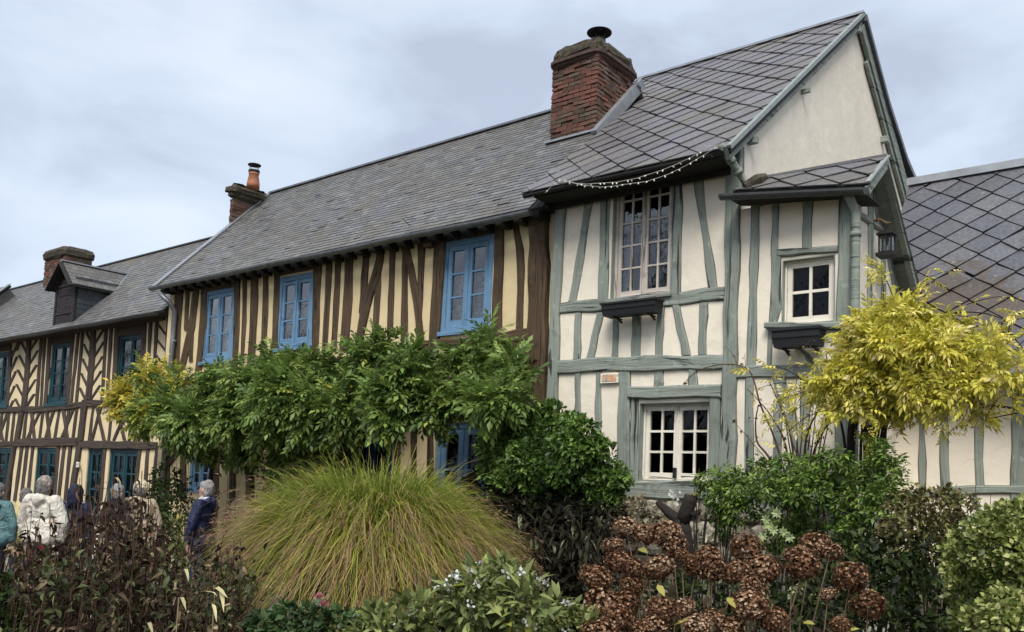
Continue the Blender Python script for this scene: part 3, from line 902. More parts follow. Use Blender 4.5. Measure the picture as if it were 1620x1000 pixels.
barge([(APEX[1] + 0.30, bz(APEX[1] + 0.3, -0.34)), (16.2, bz(16.2, -0.34))], 0.05, 0.10, S, 'barge_board', X_GABLE + 0.04)
# annex rakes
barge([(AAP[1] + .02, AAP[2] - 0.05), (ARe[1] + 0.25, ARe[2] - 0.38)], 0.06, 0.10, S, 'barge_board', XV - 0.02)
barge([(AAP[1] + 0.12, AAP[2] - 0.02), (ARe[1] + 0.45, ARe[2] - 0.36)], 0.10, 0.09, S, 'barge_board', XV - 0.10)
ars = (AAP[2] - AE[2]) / (AAP[1] - AE[1])
barge([(AE[1], AE[2] - 0.07), (AAP[1], AAP[2] - 0.07)], 0.04, 0.08, S, 'barge_board', XV)
barge([(AE[1] - 0.02, AE[2] + 0.01), (AAP[1] + 0.02, AAP[2] + 0.02)], 0.05, 0.02, M['verge_paint'], 'verge_strip', XV + .01)
# purlin ends poking out of the gable
for p, sz_ in (((1268, 146), 0.05), ((1394, 222), 0.09), ((1184, 224), 0.07), ((1350, 50), 0.07)):
    w = on(p, 0, X_GABLE)
    mb = MB(); mb.box(X_GABLE - 0.05, X_GABLE + 0.11, w[1] - sz_ / 2, w[1] + sz_ / 2, w[2] - sz_ / 2, w[2] + sz_ / 2); mb.build('purlin_end', S, sage)
# soffits (dark boards under the eave)
mb = MB(); mb.box(XS0 - 0.06, X_GABLE - 0.06, EAVE_Y + 0.03, Y_SAGE - 0.07, 5.525, 5.555); mb.box(XS0 - .05, X_GABLE - .1, Y_SAGE - .07, Y_SAGE - .06, 5.45, 5.525)
mb.build('soffit', M['soffit'], sage)

# main roof
RX0, RX1 = -7.10, X_GABLE + 0.10
rf = Roof(EAVE_Y - 0.06, fz(EAVE_Y - 0.06), APEX[1], APEX[2], 0.0)
ul0, _ = rf.uv((846, 291)); ul1, _ = rf.uv((1047, 103))
xc_ = -7.06; vch = rf.len * (11.33 - rf.o[1]) / (APEX[1] - rf.o[1]); ul1 = min(ul1, -7.48)
poly = [(ul0, 0), (RX1, 0), (RX1, rf.len), (xc_, rf.len), (xc_, vch)]
poly2 = [(xc_, vch), (xc_, rf.len), (ul1, rf.len)]
rd = roof_deck(sage, rf, poly)
diamond_slates(rd, rf, poly, 0.47, 0.53, 'slate_diamond')
roof_deck(rd, rf, poly2, name='roof_corner'); diamond_slates(rd, rf, poly2, 0.47, 0.53, 'slate_diamond')
rfb = Roof(APEX[1], APEX[2], YB + 0.3, bz(YB + 0.3), 0.0)
mb = MB()
ys = [APEX[1] + 0.02, 13.9, 14.9, 15.6, 16.2]; zz = [APEX[2], bz(13.9, 0.02), bz(14.9, 0.22), bz(15.6, 0.52), bz(16.2, 0.75)]
vs = []
for y, z in zip(ys, zz): vs += [(-7.3, y, z), (X_GABLE + 0.14, y, z), (X_GABLE + 0.14, y, z - 0.09), (-7.3, y, z - 0.09)]
mb.add(vs, [(4 * i + a, 4 * i + b, 4 * i + 4 + b, 4 * i + 4 + a) for i in range(4) for a, b in ((0, 1), (1, 2), (2, 3), (3, 0))] + [(0, 1, 2, 3), (16, 17, 18, 19)])
mb.build('roof', M['slate_dark'], sage, False)
edge_strip(rd, [(ul1 - 0.05, APEX[1], APEX[2] + 0.02), (X_GABLE + 0.11, APEX[1], APEX[2] + 0.02)], 0.13, 0.035, M['zinc'], 'ridge_capping')
half_gutter(sage, ul0 + 0.05, X_GABLE - 0.1, EAVE_Y - 0.07, fz(EAVE_Y) - 0.085, fz(EAVE_Y) - 0.085, 0.035, 'soffit')
# annex roof
rfa = Roof.through(AE0, AE, AAP)
uw = lambda w: (float((w - rfa.o) @ rfa.u), float((w - rfa.o) @ rfa.v))
tl_ = rfa.uv((1206, 284)); tr_ = uw(AAP); er_ = uw(AE)
polya = [(0.10, 0), (er_[0], 0), tr_, (tl_[0], tr_[1] + (tl_[1] - tr_[1]) * 1.0)]
rda = roof_deck(sage, rfa, polya, 0.05)
diamond_slates(rda, rfa, polya, 0.45, 0.40, 'slate_diamond')
mb = MB(); a_, b_ = rfa.pt(*polya[3]), AAP; mb.add([a_, b_, np.array([XV, ARe[1] + 0.5, ARe[2] - 0.36]), np.array([X_GABLE + .03, ARe[1] + 0.5, ARe[2] - 0.2])], [(0, 1, 2, 3)])
mb.build('roof', M['slate_dark'], sage)
mb = MB(); mb.add([np.array([X_ANNEX - .01, AAP[1] - .02, AAP[2] - .09]), np.array([XV + .03, AAP[1] - .02, AAP[2] - .09]), np.array([XV + .03, ARe[1] + .5, ARe[2] - .47]), np.array([X_ANNEX - .01, ARe[1] + .5, ARe[2] - .47])], [(0, 1, 2, 3)]); mb.build('rake_soffit', S, sage)
mb = MB(); mb.bar(a_ + [0, 0, .015], b_ + [0, 0, .015], .06, .03); mb.build('ridge_capping', M['gutter'], rda)
mb = MB(); gd = np.array([0, -.075, -.07]); g0_, g1_ = AE0 + gd, AE + gd
for i in range(2):
    pass
k = 9; vs = []
for i in range(7):
    c_ = g0_ + (g1_ - g0_) * i / 6
    for r_, rev in ((.058, 0), (.052, 1)):
        for m in range(k):
            a2 = math.pi + math.pi * (k - 1 - m if rev else m) / (k - 1); vs.append((c_[0], c_[1] + r_ * math.cos(a2), c_[2] + r_ * math.sin(a2)))
mb.add(vs, [(i * 18 + m, i * 18 + (m + 1) % 18, (i + 1) * 18 + (m + 1) % 18, (i + 1) * 18 + m) for i in range(6) for m in range(18)] + [tuple(range(9))[::-1], tuple(6 * 18 + m for m in range(9))])
mb.build('gutter', M['gutter'], sage)
mb = MB(); s0_ = AE0 + [0.05, .0, -.09]; s1_ = AE + [-.02, .0, -.09]
mb.add([s0_, s1_, np.array([s1_[0], Y_SAGE + .35, s1_[2]]), np.array([s0_[0], Y_SAGE - .004, s0_[2]]), s0_ + [0, 0, .05], s1_ + [0, 0, .05]], [(0, 1, 2, 3), (0, 4, 5, 1)]); mb.build('soffit', M['soffit'], sage)
mb = MB()   # mossy lump of mortar where the annex roof meets the gable
mb.tube([rfa.pt(0.22, 0.04, 0.02), rfa.pt(0.33, 0.16, 0.05), rfa.pt(tl_[0] + .03, tl_[1], 0.03)], [0.05, 0.065, 0.04], 7); mb.build('flashing', M['moss_stone'], rda)
# downpipes of the sage house
def pipe(parent, pts, r, mat, name='downpipe', collars=()):
    mb = MB(); mb.tube(pts, r, 10)
    for c, d in collars:
        c = np.array(c, float); d = np.array(d, float); mb.tube([c - d * 0.025, c + d * 0.025], r * 1.22, 10)
    return mb.build(name, M[mat] if isinstance(mat, str) else mat, parent, True)
p0 = on((1141, 229), 1, EAVE_Y - 0.06); p1 = on((1152, 247), 1, EAVE_Y + 0.05); p2 = on((1181, 291), 1, AE[1] + 0.05)
pipe(sage, [p0, p1, p1 * .5 + p2 * .5, p2, p2 + [0.06, 0, -0.03]], 0.042, S, collars=[(p1 * .45 + p2 * .55, (p2 - p1) / np.linalg.norm(p2 - p1)), (p1 * .85 + p2 * .15, (p2 - p1) / np.linalg.norm(p2 - p1))])
q0 = on((1338, 303), 1, AE[1] - 0.04); q1 = on((1346, 318), 1, Y_SAGE - 0.14); q2 = on((1354, 338), 1, Y_SAGE - 0.10); q3 = on((1352, 520), 1, Y_SAGE - 0.10)
q3 = np.array([q2[0], q2[1], 0.1])
pipe(sage, [q0, q1, q2, q2 * 0.8 + q3 * 0.2, q3], 0.045, S, collars=[((q2[0], q2[1], z), (0, 0, 1)) for z in (4.55, 3.4, 1.6)])

window(sage, WS, w_big, M['pink_wood'], 2, 2, 5, 0.045, 0.045, 0.022, 0.07, 'glass', curtain=[(0.02, 0.20, 0.0, 0.45)], lining=S, sill=(0.03, 0.05, 0.06), sill_mat=S, label='tall upper window with faded pinkish frame and small panes')
window(sage, WS, w_low, M['white_paint'], 2, 2, 3, 0.035, 0.05, 0.026, 0.10, 'glass_dark', bottom_rail=0.07, lining=S, label='white twelve-pane ground floor window')
window(sage, WS, w_sml, M['white_paint'], 1, 2, 2, 0.03, 0.05, 0.03, 0.06, 'glass_dark', lining=S, label='small white four-pane window')
mb = MB(); lp = WS.pt((w_low[0] + w_low[1]) / 2 + 0.0, w_low[2] + 0.10, -0.08); mb.box(lp[0] - 0.015, lp[0] + 0.015, lp[1] - 0.05, lp[1] - 0.01, lp[2] - 0.06, lp[2] + 0.06); mb.build('window_latch', M['iron'], sage)

# stone plinth
stones = []
me_st = []
for k in range(6):
    mb = MB(); n1_, n2_ = 7, 10; vs = []
    for i in range(n1_):
        ph = math.pi * (i + 0.5) / n1_
        for j in range(n2_):
            th = 2 * math.pi * j / n2_
            p = np.array([math.sin(ph) * math.cos(th), math.cos(ph), math.sin(ph) * math.sin(th)]); p = np.sign(p) * np.abs(p) ** 0.6
            vs.append(p * (0.5 + random.uniform(-.045, .045)))
    mb.add(vs, [(i * n2_ + j, i * n2_ + (j + 1) % n2_, (i + 1) * n2_ + (j + 1) % n2_, (i + 1) * n2_ + j) for i in range(n1_ - 1) for j in range(n2_)] + [tuple(range(n2_)), tuple((n1_ - 1) * n2_ + j for j in range(n2_))[::-1]])
    me_st.append(mb)
def stone_mat():
    m, t, b, o = mat_base('pale_flint_stone')
    rnd = t.nodes.new('ShaderNodeObjectInfo').outputs['Random']
    r = ramp(t, [(0, (0.20, 0.175, 0.125)), (0.5, (0.33, 0.29, 0.215)), (1, (0.44, 0.40, 0.31))]); t.links.new(rnd, r.inputs['Fac'])
    p = geo_pos(t); n = noise(t, p, 16, 6, 0.65); nr = ramp(t, [(0.35, (0.5,) * 3), (0.65, (1.15,) * 3)]); t.links.new(n.outputs['Fac'], nr.inputs['Fac'])
    c = mixc(t, 1.0, r.outputs['Color'], nr.outputs['Color'], 'MULTIPLY'); t.links.new(c, b.inputs['Base Color']); b.inputs['Roughness'].default_value = 0.95
    bump(t, b, n.outputs['Fac'], 0.9, 0.03); return m
M['stone'] = stone_mat()
me_st = [m.mesh('stone', M['stone']) for m in me_st]
mb = MB(); mb.box(XS0, X_ANNEX, Y_SAGE - 0.05, Y_SAGE - 0.001, 0, 1.78); plinth = mb.build('plinth', M['mortar'], sage)
z = 0.06
while z < 1.72:
    h = random.uniform(0.15, 0.26); h = min(h, 1.80 - z); x = XS0 + 0.05
    while x < X_ANNEX - 0.1:
        w_ = random.uniform(0.17, 0.42)
        o = link('stone', random.choice(me_st), plinth, (x + w_ / 2, Y_SAGE - 0.05, z + h / 2), (random.gauss(0, .05), random.gauss(0, .06), random.choice((0, math.pi)) + random.gauss(0, .05)))
        o.scale = (w_ * 0.97, random.uniform(0.10, 0.17), h * 0.97); x += w_
    z += h

# sage house chimney: it rises where the two roofs meet
MID_E = np.array([0, 8.764, 5.49]); MID_R = np.array([0, 11.256, 8.077])
midn = np.cross([1.0, 0, 0], MID_R - MID_E); midn /= np.linalg.norm(midn)
def mid_z(x, y): return 5.49 + (y - 8.764) * (8.077 - 5.49) / (11.256 - 8.764)
cb = onp((942, 207), MID_E, midn)
cx1 = cb[0]; cy0 = cb[1]; cx0 = on((873, 140), 1, cy0)[0]; cy1 = cy0 + 1.02
cz0 = cb[2] - 0.05; czc = on((946, 80), 1, cy0)[2]
mb = MB(); mb.box(cx0 + 0.03, cx1 - 0.03, cy0 + 0.03, cy1 - .01, cz0 - 0.3, czc + 0.02); ch = mb.build('chimney', M['mortar'], sage)
nb = brick_stack(ch, cx0, cx1, cy0, cy1, cz0 - 0.02, czc, (czc - cz0) / 19, 0.2, floor=mid_z)
ccx, ccy, hx, hy = (cx0 + cx1) / 2, (cy0 + cy1) / 2, (cx1 - cx0) / 2, (cy1 - cy0) / 2
worn_cap(ch, ccx, ccy, [(hx + .012, hy + .012, czc - 0.065), (hx + .035, hy + .035, czc - .06), (hx + .04, hy + .04, czc - .025), (hx + .075, hy + .075, czc - 0.02), (hx + .075, hy + .075, czc + 0.025), (hx + .01, hy + .01, czc + 0.035)], M['dark_brick'], 'string_course', 0.005)
ctop = on((946, 53), 1, cy0)[2]
worn_cap(ch, ccx, ccy, [(hx + .02, hy + .02, czc + 0.03), (hx + .035, hy + .035, czc + 0.07), (hx + .03, hy + .03, czc + 0.12), (hx + .02, hy + .02, czc + 0.17), (hx + .005, hy + .005, ctop - 0.05), (hx - .05, hy - .05, ctop - .005), (hx - .12, hy - .12, ctop + .02), (hx - .25, hy - .25, ctop + .05)], M['moss_stone'], 'chimney_cap', 0.022, 56)
mb = MB(); cw = np.array([cx1 - 0.20, cy0 + 0.30, ctop + 0.07])
mb.lathe(cw + [0, 0, .13], [(0.02, 0.055), (0.12, 0.035), (0.19, 0.0), (0.19, -0.012), (0.12, 0.015), (0.02, 0.03)], 18)
for a in range(4): mb.tube([cw + [.09 * math.cos(a * 1.57), .09 * math.sin(a * 1.57), -0.05], cw + [.09 * math.cos(a * 1.57), .09 * math.sin(a * 1.57), .16]], 0.008, 5)
mb.lathe(cw, [(0.1, -0.05), (0.1, 0.03), (0.085, 0.03), (0.085, -0.05)], 14)
mb.build('cowl', M['iron'], ch, True)
mb = MB()
fa = np.array([cx0 - 0.03, cy0 - 0.05, mid_z(0, cy0 - 0.05) + 0.03]); fb_ = np.array([cx1 + 0.05, cy0 - 0.05, mid_z(0, cy0 - 0.05) + 0.03])
mb.bar(fa, fb_, 0.09, 0.03); mb.build('flashing', M['zinc'], ch)
mb = MB(); zz_ = lambda y: max(mid_z(0, y), fz(y))
ya, yb_ = cy0 - .08, cy1 + .10
mb.bar((cx1 + 0.055, ya, mid_z(0, ya) - .03), (cx1 + 0.055, yb_, mid_z(0, yb_) - .03), 0.10, 0.16, up=(0, -1, 1))
mb.build('flashing', M['zinc'], ch)

# ================================================================== MIDDLE HOUSE (brown timbers, blue windows)
WM = Wall(1, Y_MID)
XM0 = -16.42; XM1 = XS0 - 0.03
mid = thing('timber_framed_house', (-11.5, Y_MID, 0), 'middle house with dark brown timbers, yellow plaster and bright blue windows', 'house')
O = M['oak']
wm = [rect(WM, (322, 515), (370.5, 512), (349, 457), (343, 571)), rect(WM, (439.5, 495), (496, 490), (472, 434), (465, 549)), rect(WM, (700, 455), (779, 450), (746, 375), (738, 522))]
door_m = (WM.sz((689, 700))[0], WM.sz((773, 700))[0], 0.03, WM.sz((732, 668))[1])
door_b = (WM.sz((546, 690))[0], WM.sz((622, 690))[0], 0.03, WM.sz((580, 664))[1])
wm_low = rect(WM, (300.5, 740), (334, 740), (320, 706), (315, 775))
wall_sheet(WM, XM0, XM1, 0, 5.55, wm + [door_m, door_b, wm_low]).build('wall', M['plaster_yellow'], mid)
mb = MB(); mb.add([(XM0, Y_MID, 0), (XM0, 13.4, 0), (XM0, 13.4, 5.6), (XM0, 11.256, 8.0), (XM0, Y_MID, 5.7)], [(0, 1, 2, 3, 4)]); mb.build('wall', M['plaster_yellow'], mid)
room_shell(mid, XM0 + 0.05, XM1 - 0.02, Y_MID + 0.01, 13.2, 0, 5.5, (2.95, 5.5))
cur = [(0.03, 0.46, 0.0, 0.66), (0.54, 0.97, 0.0, 0.70)]
for r_, lb in zip(wm, ('upper blue window nearest the left corner of its house', 'middle blue upper window', 'upper blue window beside the big corner post')):
    window(mid, WM, r_, M['blue'], 2, 1, 3, 0.085, 0.068, 0.026, 0.01, 'glass', curtain=cur, sill=(0.015, 0.06, 0.05), label=lb)
window(mid, WM, door_m, M['blue'], 2, 1, 4, 0.08, 0.09, 0.028, 0.04, 'glass_dark', name='glazed_door', bottom_rail=0.5)
window(mid, WM, door_b, M['deep_blue'], 2, 1, 3, 0.08, 0.10, 0.03, 0.06, 'glass_dark', name='glazed_door', bottom_rail=0.5)
window(mid, WM, wm_low, M['blue'], 2, 1, 3, 0.07, 0.06, 0.026, 0.02, 'glass_dark', sill=(0.02, 0.05, 0.04))
V(mid, WM, O, 'E', (1297, 1402, 20), (1292, 1402, 60), (1286, 1396, 500), (1280, 1390, 1000), (1272, 1382, 2000), proud=0.10, jit=0.014)
V(mid, WM, O, 'E', (1152, 1197, 20), (1158, 1200, 80), (1190, 1238, 280), (1196, 1239, 400), (1186, 1232, 700), (1186, 1230, 770))
V(mid, WM, O, 'E', (1160, 1205, 830), (1158, 1202, 1050))
V(mid, WM, O, 'E', (684, 745, 120), (655, 722, 600), (636, 697, 840), (628, 690, 1050), proud=0.04)
V(mid, WM, O, 'E', (1062, 1117, 20), (1046, 1103, 500), (1037, 1097, 775), proud=0.035)
V(mid, WM, O, 'E', (572, 615, 140), (562, 602, 500), (570, 590, 690))
V(mid, WM, O, 'E', (440, 492, 175), (500, 545, 370), (540, 580, 600), (562, 606, 835), proud=0.034)
V(mid, WM, O, 'E', (470, 500, 250), (462, 502, 500), (457, 500, 830))
V(mid, WM, O, 'E', (390, 427, 200), (382, 416, 500), (370, 406, 800))
V(mid, WM, O, 'E', (318, 354, 215), (292, 342, 390), (215, 270, 600), (178, 216, 840), proud=0.034)
V(mid, WM, O, 'E', (220, 262, 235), (205, 247, 500), (194, 236, 660))
V(mid, WM, O, 'E', (300, 332, 400), (292, 330, 560), (275, 309, 800))
V(mid, WM, O, 'E', (105, 160, 260), (100, 153, 500), (70, 131, 900))
V(mid, WM, O, 'E', (48, 85, 280), (40, 76, 460), (14, 49, 900))
H(mid, WM, O, 'E', (540, 845, 900), (860, 818, 882), (1282, 756, 832), proud=0.03, jit=0.010)
V(mid, WM, O, 'E', (755, 800, 878), (750, 796, 1100))
H(mid, WM, O, 'E', (735, 170, 215), (1065, 92, 150), proud=0.022)
for rows in ([(72, 122, 215), (60, 106, 500), (45, 92, 760)], [(190, 226, 205), (150, 196, 480), (104, 146, 680)], [(138, 162, 215), (128, 152, 490)], [(165, 186, 470), (158, 182, 690)],
             [(238, 275, 180), (224, 265, 450), (203, 241, 700)], [(447, 482, 140), (440, 478, 450), (430, 466, 700)], [(500, 525, 150), (495, 522, 400), (482, 505, 680)],
             [(548, 598, 110), (545, 591, 400), (533, 576, 640)], [(630, 662, 85), (622, 656, 400), (611, 646, 640)], [(698, 736, 70), (690, 726, 350), (678, 716, 640)],
             [(952, 1000, 15), (940, 986, 350), (933, 976, 600)], [(1030, 1065, 10), (1015, 1050, 330), (998, 1030, 620)]):
    a_, b_ = rows[-2], rows[-1]; t_ = 1 + 140.0 / max(60, b_[2] - a_[2])
    rows = rows + [tuple(a_[i] + (b_[i] - a_[i]) * t_ for i in range(3))] if len(rows) > 2 else rows
    V(mid, WM, O, 'D', *rows)
H(mid, WM, O, 'D', (262, 225, 250), (455, 185, 212), proud=0.022)
H(mid, WM, O, 'D', (728, 118, 148), (970, 68, 98), proud=0.022)
# wall plate and rafter feet in the shade of the eave
H(mid, WM, O, 'P', (272, 448, 458), (470, 405, 417), (690, 356, 369), (866, 316, 330), proud=0.05)
# storey beam behind the climber and the ground floor studs
H(mid, WM, O, 'P', (262, 603, 622), (500, 580, 602), (860, 545, 572), proud=0.024)
for x in range(262, 860, 26):
    if 296 < x < 338 or 545 < x < 625 or 686 < x < 776: continue
    V(mid, WM, O, 'P', (x, x + 9, 612), (x - 3, x + 6.5, 790))
H(mid, WM, O, 'P', (260, 690, 704), (500, 648, 664), (860, 640, 662), proud=0.03)
slant(mid, WM, O, 'P', 292, 702, 262, 742, 9, proud=0.034)
mb = MB()
mb.box(XM0 - 0.04, XM1, 8.80, Y_MID - 0.005, 5.47, 5.50)
for i in range(30):
    x = XM0 + 0.1 + i * 0.32; mb.box(x, x + 0.10, 8.80, Y_MID - 0.004, 5.36, 5.468)
mb.build('soffit', M['soffit'], mid)
for p in ((677, 380), (848, 343)):
    w = on(p, 1, Y_MID - 0.12); mb = MB(); mb.box(w[0] - 0.08, w[0] + 0.08, Y_MID - 0.13, Y_MID + 0.02, w[2] - 0.09, w[2] + 0.09); mb.build('beam_end', O, mid)
XR0 = -16.457
rfm = Roof(8.764, 5.49, 11.256, 8.077, 0.0)
kick = 0.0
polym = [(XR0, 0), (-6.86, 0), (-6.86, 0.6), (-7.07, 2.0), (-7.07, rfm.len), (XR0, rfm.len)]
rdm = roof_deck(mid, rfm, polym)
small_slates(rdm, rfm, polym, 0.098, 0.17, singles=300)
mb = MB(); mb.add([(XR0, 11.27, 8.07), (-7.0, 11.27, 8.07), (-7.0, 13.6, 5.6), (XR0, 13.6, 5.6)], [(0, 1, 2, 3)]); mb.build('roof', M['slate_small'], mid)
edge_strip(rdm, [(XR0, 11.256, 8.095), (-7.0, 11.256, 8.095)], 0.12, 0.035, M['zinc_grey'], 'ridge_capping')
mb = MB()
vp = [rfm.pt(XR0 - 0.02, v, 0.03) for v in np.linspace(-0.03, rfm.len, 6)]
for a, b in zip(vp[:-1], vp[1:]): mb.bar(a, b, 0.16, 0.02, up=rfm.n)
mb.build('verge_strip', M['zinc'], rdm)
half_gutter(mid, XR0 - 0.05, -6.98, 8.70, 5.455, 5.43, 0.065, 'zinc_grey')
mb = MB(); bpx = on((648, 357), 1, 8.70); mb.bar(bpx, bpx + [-0.09, -0.05, 0.10], 0.05, 0.012); mb.build('gutter_bracket', M['iron'], mid)
# downpipe on the corner
g0 = on((252, 462), 1, 8.70); g1 = on((268, 478), 1, 8.82); g2 = on((276.5, 492), 1, 8.96)
g3 = np.array([g2[0] + 0.0, 8.98, 0.1])
pipe(mid, [g0, g0 * .5 + g1 * .5 + [0, 0, -.02], g1, g2, g2 * .9 + g3 * .1, g3], 0.05, 'zinc_grey', collars=[((g2[0], 8.98, z), (0, 0, 1)) for z in (4.4, 3.1, 1.7)])
# chimney at the left verge
k0 = on((363.5, 350), 1, 10.35); kx0 = k0[0]; kx1 = XR0 - 0.02
kt = on((365, 312), 1, 10.35)[2]
mb = MB(); mb.box(kx0 + .01, kx1 - .01, 10.36, 11.2, 6.2, kt + .02); ch2 = mb.build('chimney', M['mortar'], mid)
brick_stack(ch2, kx0, kx1, 10.35, 11.2, 6.75, kt, 0.075, 0.2)
hx, hy, ccx, ccy = (kx1 - kx0) / 2, 0.43, (kx0 + kx1) / 2, 10.775
worn_cap(ch2, ccx, ccy, [(hx + .01, hy + .01, kt - .02), (hx + .06, hy + .06, kt + .02), (hx + .06, hy + .06, kt + .09), (hx + .11, hy + .11, kt + .10), (hx + .11, hy + .11, kt + .19), (hx + .05, hy + .05, kt + .21), (hx - .02, hy - .02, kt + .30), (hx - .1, hy - .1, kt + .31)], M['moss_stone'], 'chimney_cap', 0.015)
pz = kt + 0.29; pc = on((400, 300), 1, 10.6); pc = np.array([pc[0], 10.6, pz])
mb = MB(); mb.lathe(pc, [(0.14, -0.1), (0.135, 0.0), (0.10, 0.19), (0.112, 0.20), (0.112, 0.23), (0.09, 0.23)], 16); mb.build('chimney_pot', M['terracotta'], ch2, True)
mb = MB(); mb.lathe(pc, [(0.12, 0.25), (0.12, 0.29), (0.105, 0.29)], 14)
for a in range(4): mb.tube([pc + [.11 * math.cos(a * 1.57 + .4), .11 * math.sin(a * 1.57 + .4), .27], pc + [.11 * math.cos(a * 1.57 + .4), .11 * math.sin(a * 1.57 + .4), .40]], 0.007, 5)
mb.lathe(pc + [0, 0, .40], [(0.14, 0), (0.14, 0.015), (0.1, 0.03), (0.02, 0.05)], 16); mb.build('cowl', M['iron'], ch2)

# ================================================================== LEFT HOUSE (herringbone)
WL = Wall(1, Y_LEFT)
left = thing('timber_framed_house', (-22, Y_LEFT, 0), 'long left house with herringbone brown timbers, dark teal windows and a roof dormer', 'house')
G = M['oak_grey']
XL1 = XM0 - 0.02; XL0 = -36.0
wl = [rect(WL, (-14, 600), (17.5, 597), (10, 556), (3, 642)), rect(WL, (78.5, 590), (112, 587), (98, 541), (87, 638)), rect(WL, (185, 575), (226.5, 572), (212, 527), (198, 634)),
      rect(WL, (-9, 750), (20.5, 750), (8, 708), (3, 800)), rect(WL, (55, 750), (92, 750), (75, 708), (70, 800))]
dl = [(WL.sz((137, 740))[0], WL.sz((163.5, 740))[0], 0.03, WL.sz((150, 709))[1]), (WL.sz((171, 740))[0], WL.sz((219, 740))[0], 0.03, WL.sz((195, 710))[1])]
wall_sheet(WL, XL0, XL1, 0, 5.05, wl + dl).build('wall', M['plaster_pale'], left)
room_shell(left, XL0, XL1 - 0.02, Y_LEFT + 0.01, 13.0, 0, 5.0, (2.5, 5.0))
for i, r_ in enumerate(wl):
    window(left, WL, r_, M['teal'], 2, 1, 4, 0.08, 0.06, 0.03, 0.03, 'glass_left' if i < 3 else 'glass_dark', sill=(0.03, 0.08, 0.06),
           label=('upper teal window cut by the photo edge', 'middle upper teal window of the herringbone wall', 'upper teal window nearest the corner downpipe', None, None)[i])
window(left, WL, dl[0], M['teal'], 1, 2, 4, 0.07, 0.08, 0.035, 0.04, 'glass_dark', name='glazed_door', bottom_rail=0.55)
window(left, WL, dl[1], M['teal'], 2, 2, 4, 0.08, 0.07, 0.035, 0.04, 'glass_dark', name='glazed_door', bottom_rail=0.55)
K = 'F'
H(left, WL, G, K, (-60, 660, 692), (130, 655, 690), (270, 650, 690), (410, 640, 676), (535, 620, 660), proud=0.05)
H(left, WL, G, K, (555, 612, 656), (830, 612, 652), (1050, 606, 646), proud=0.05)
H(left, WL, G, K, (-60, 876, 906), (112, 872, 906), proud=0.05)
H(left, WL, G, K, (115, 858, 906), (300, 852, 906), (496, 850, 904), proud=0.06)
H(left, WL, G, K, (508, 870, 918), (760, 872, 922), (1000, 880, 924), proud=0.05)
V(left, WL, G, K, (583, 612, 130), (568, 600, 400), (548, 578, 610), proud=0.045)
V(left, WL, G, K, (533, 562, 612), (500, 530, 868), proud=0.06)
V(left, WL, G, K, (495, 522, 900), (478, 508, 1010), (440, 470, 1250), proud=0.055)
V(left, WL, G, K, (178, 200, 225), (163, 190, 450), (143, 170, 660), proud=0.045)
V(left, WL, G, K, (130, 158, 690), (100, 126, 876), proud=0.055)
V(left, WL, G, K, (85, 108, 906), (60, 85, 1050), (30, 55, 1250), proud=0.055)
for i in range(5):      # herringbone struts between the windows
    y = 215 + i * 92
    s_ = -0.085 * (y - 215)
    slant(left, WL, G, K, 130 + s_, y + 20, 176 + s_, y + 112, 15, proud=0.018)
    slant(left, WL, G, K, 250 + s_, y - 10, 188 + s_, y + 92, 15, proud=0.018)
    slant(left, WL, G, K, 118 + s_, y + 30, 74 + s_, y + 128, 15, proud=0.018)
for i in range(5):
    y = 175 + i * 92; s_ = -0.09 * (y - 175)
    slant(left, WL, G, K, 540 + s_, y - 10, 588 + s_, y + 92, 15, proud=0.018)
    slant(left, WL, G, K, 668 + s_, y - 25, 598 + s_, y + 86, 15, proud=0.018)
for i in range(5):
    y = 130 + i * 95; s_ = -0.08 * (y - 130)
    slant(left, WL, G, K, 998 + s_, y, 1066 + s_, y + 88, 15, proud=0.018)
for rows in ([(255, 272, 225), (226, 243, 655)], [(281, 294, 220), (254, 268, 655)], [(310, 332, 215), (278, 296, 655)], [(456, 476, 180), (420, 438, 645)], [(494, 510, 170), (444, 460, 640)], [(520, 536, 165), (478, 494, 630)],
             [(668, 686, 140), (640, 656, 615)], [(701, 718, 135), (671, 688, 612)], [(734, 760, 130), (708, 730, 612)], [(905, 932, 95), (884, 908, 612)], [(950, 966, 90), (920, 938, 612)], [(990, 1006, 85), (958, 975, 612)], [(1062, 1086, 75), (1036, 1060, 612)],
             [(118, 130, 240), (104, 116, 300)], [(62, 76, 260), (44, 56, 655)]):
    V(left, WL, G, K, *rows, proud=0.026)
for a, b in ((20, -6), (62, 40), (96, 74), (175, 150), (214, 186), (278, 250), (380, 346), (440, 412), (490, 462), (592, 566), (712, 690), (842, 818), (900, 880), (960, 940)):
    V(left, WL, G, K, (a - 8, a + 8, 660), (b - 8, b + 8, 872), proud=0.02)
for a, b in ((268, 168), (348, 286), (470, 386), (640, 584), (808, 722), (58, -10), (905, 850)):
    slant(left, WL, G, K, a, 664, b, 868, 16, proud=0.026)
for a, b in ((202, 222), (300, 318), (405, 432), (618, 662), (745, 792), (880, 920), (-20, 20)):
    slant(left, WL, G, K, a, 664, b, 868, 16, proud=0.032)
for a, b in ((142, 96), (176, 135), (211, 175), (372, 345), (410, 372), (450, 415), (668, 640), (892, 850), (940, 915), (1000, 965)):
    V(left, WL, G, K, (a - 9, a + 9, 905), (b - 9, b + 9, 1250), proud=0.026)
mb = MB(); mb.box(XL0, XL1, 8.98, Y_LEFT - 0.004, 5.02, 5.05); mb.build('soffit', M['soffit'], left)
rfl = Roof(8.964, 5.05, 11.2, 7.37, 0.0)
polyl = [(XL0, 0), (XL1 - 0.05, 0), (XL1 - 0.05, rfl.len), (XL0, rfl.len)]
rdl = roof_deck(left, rfl, polyl)
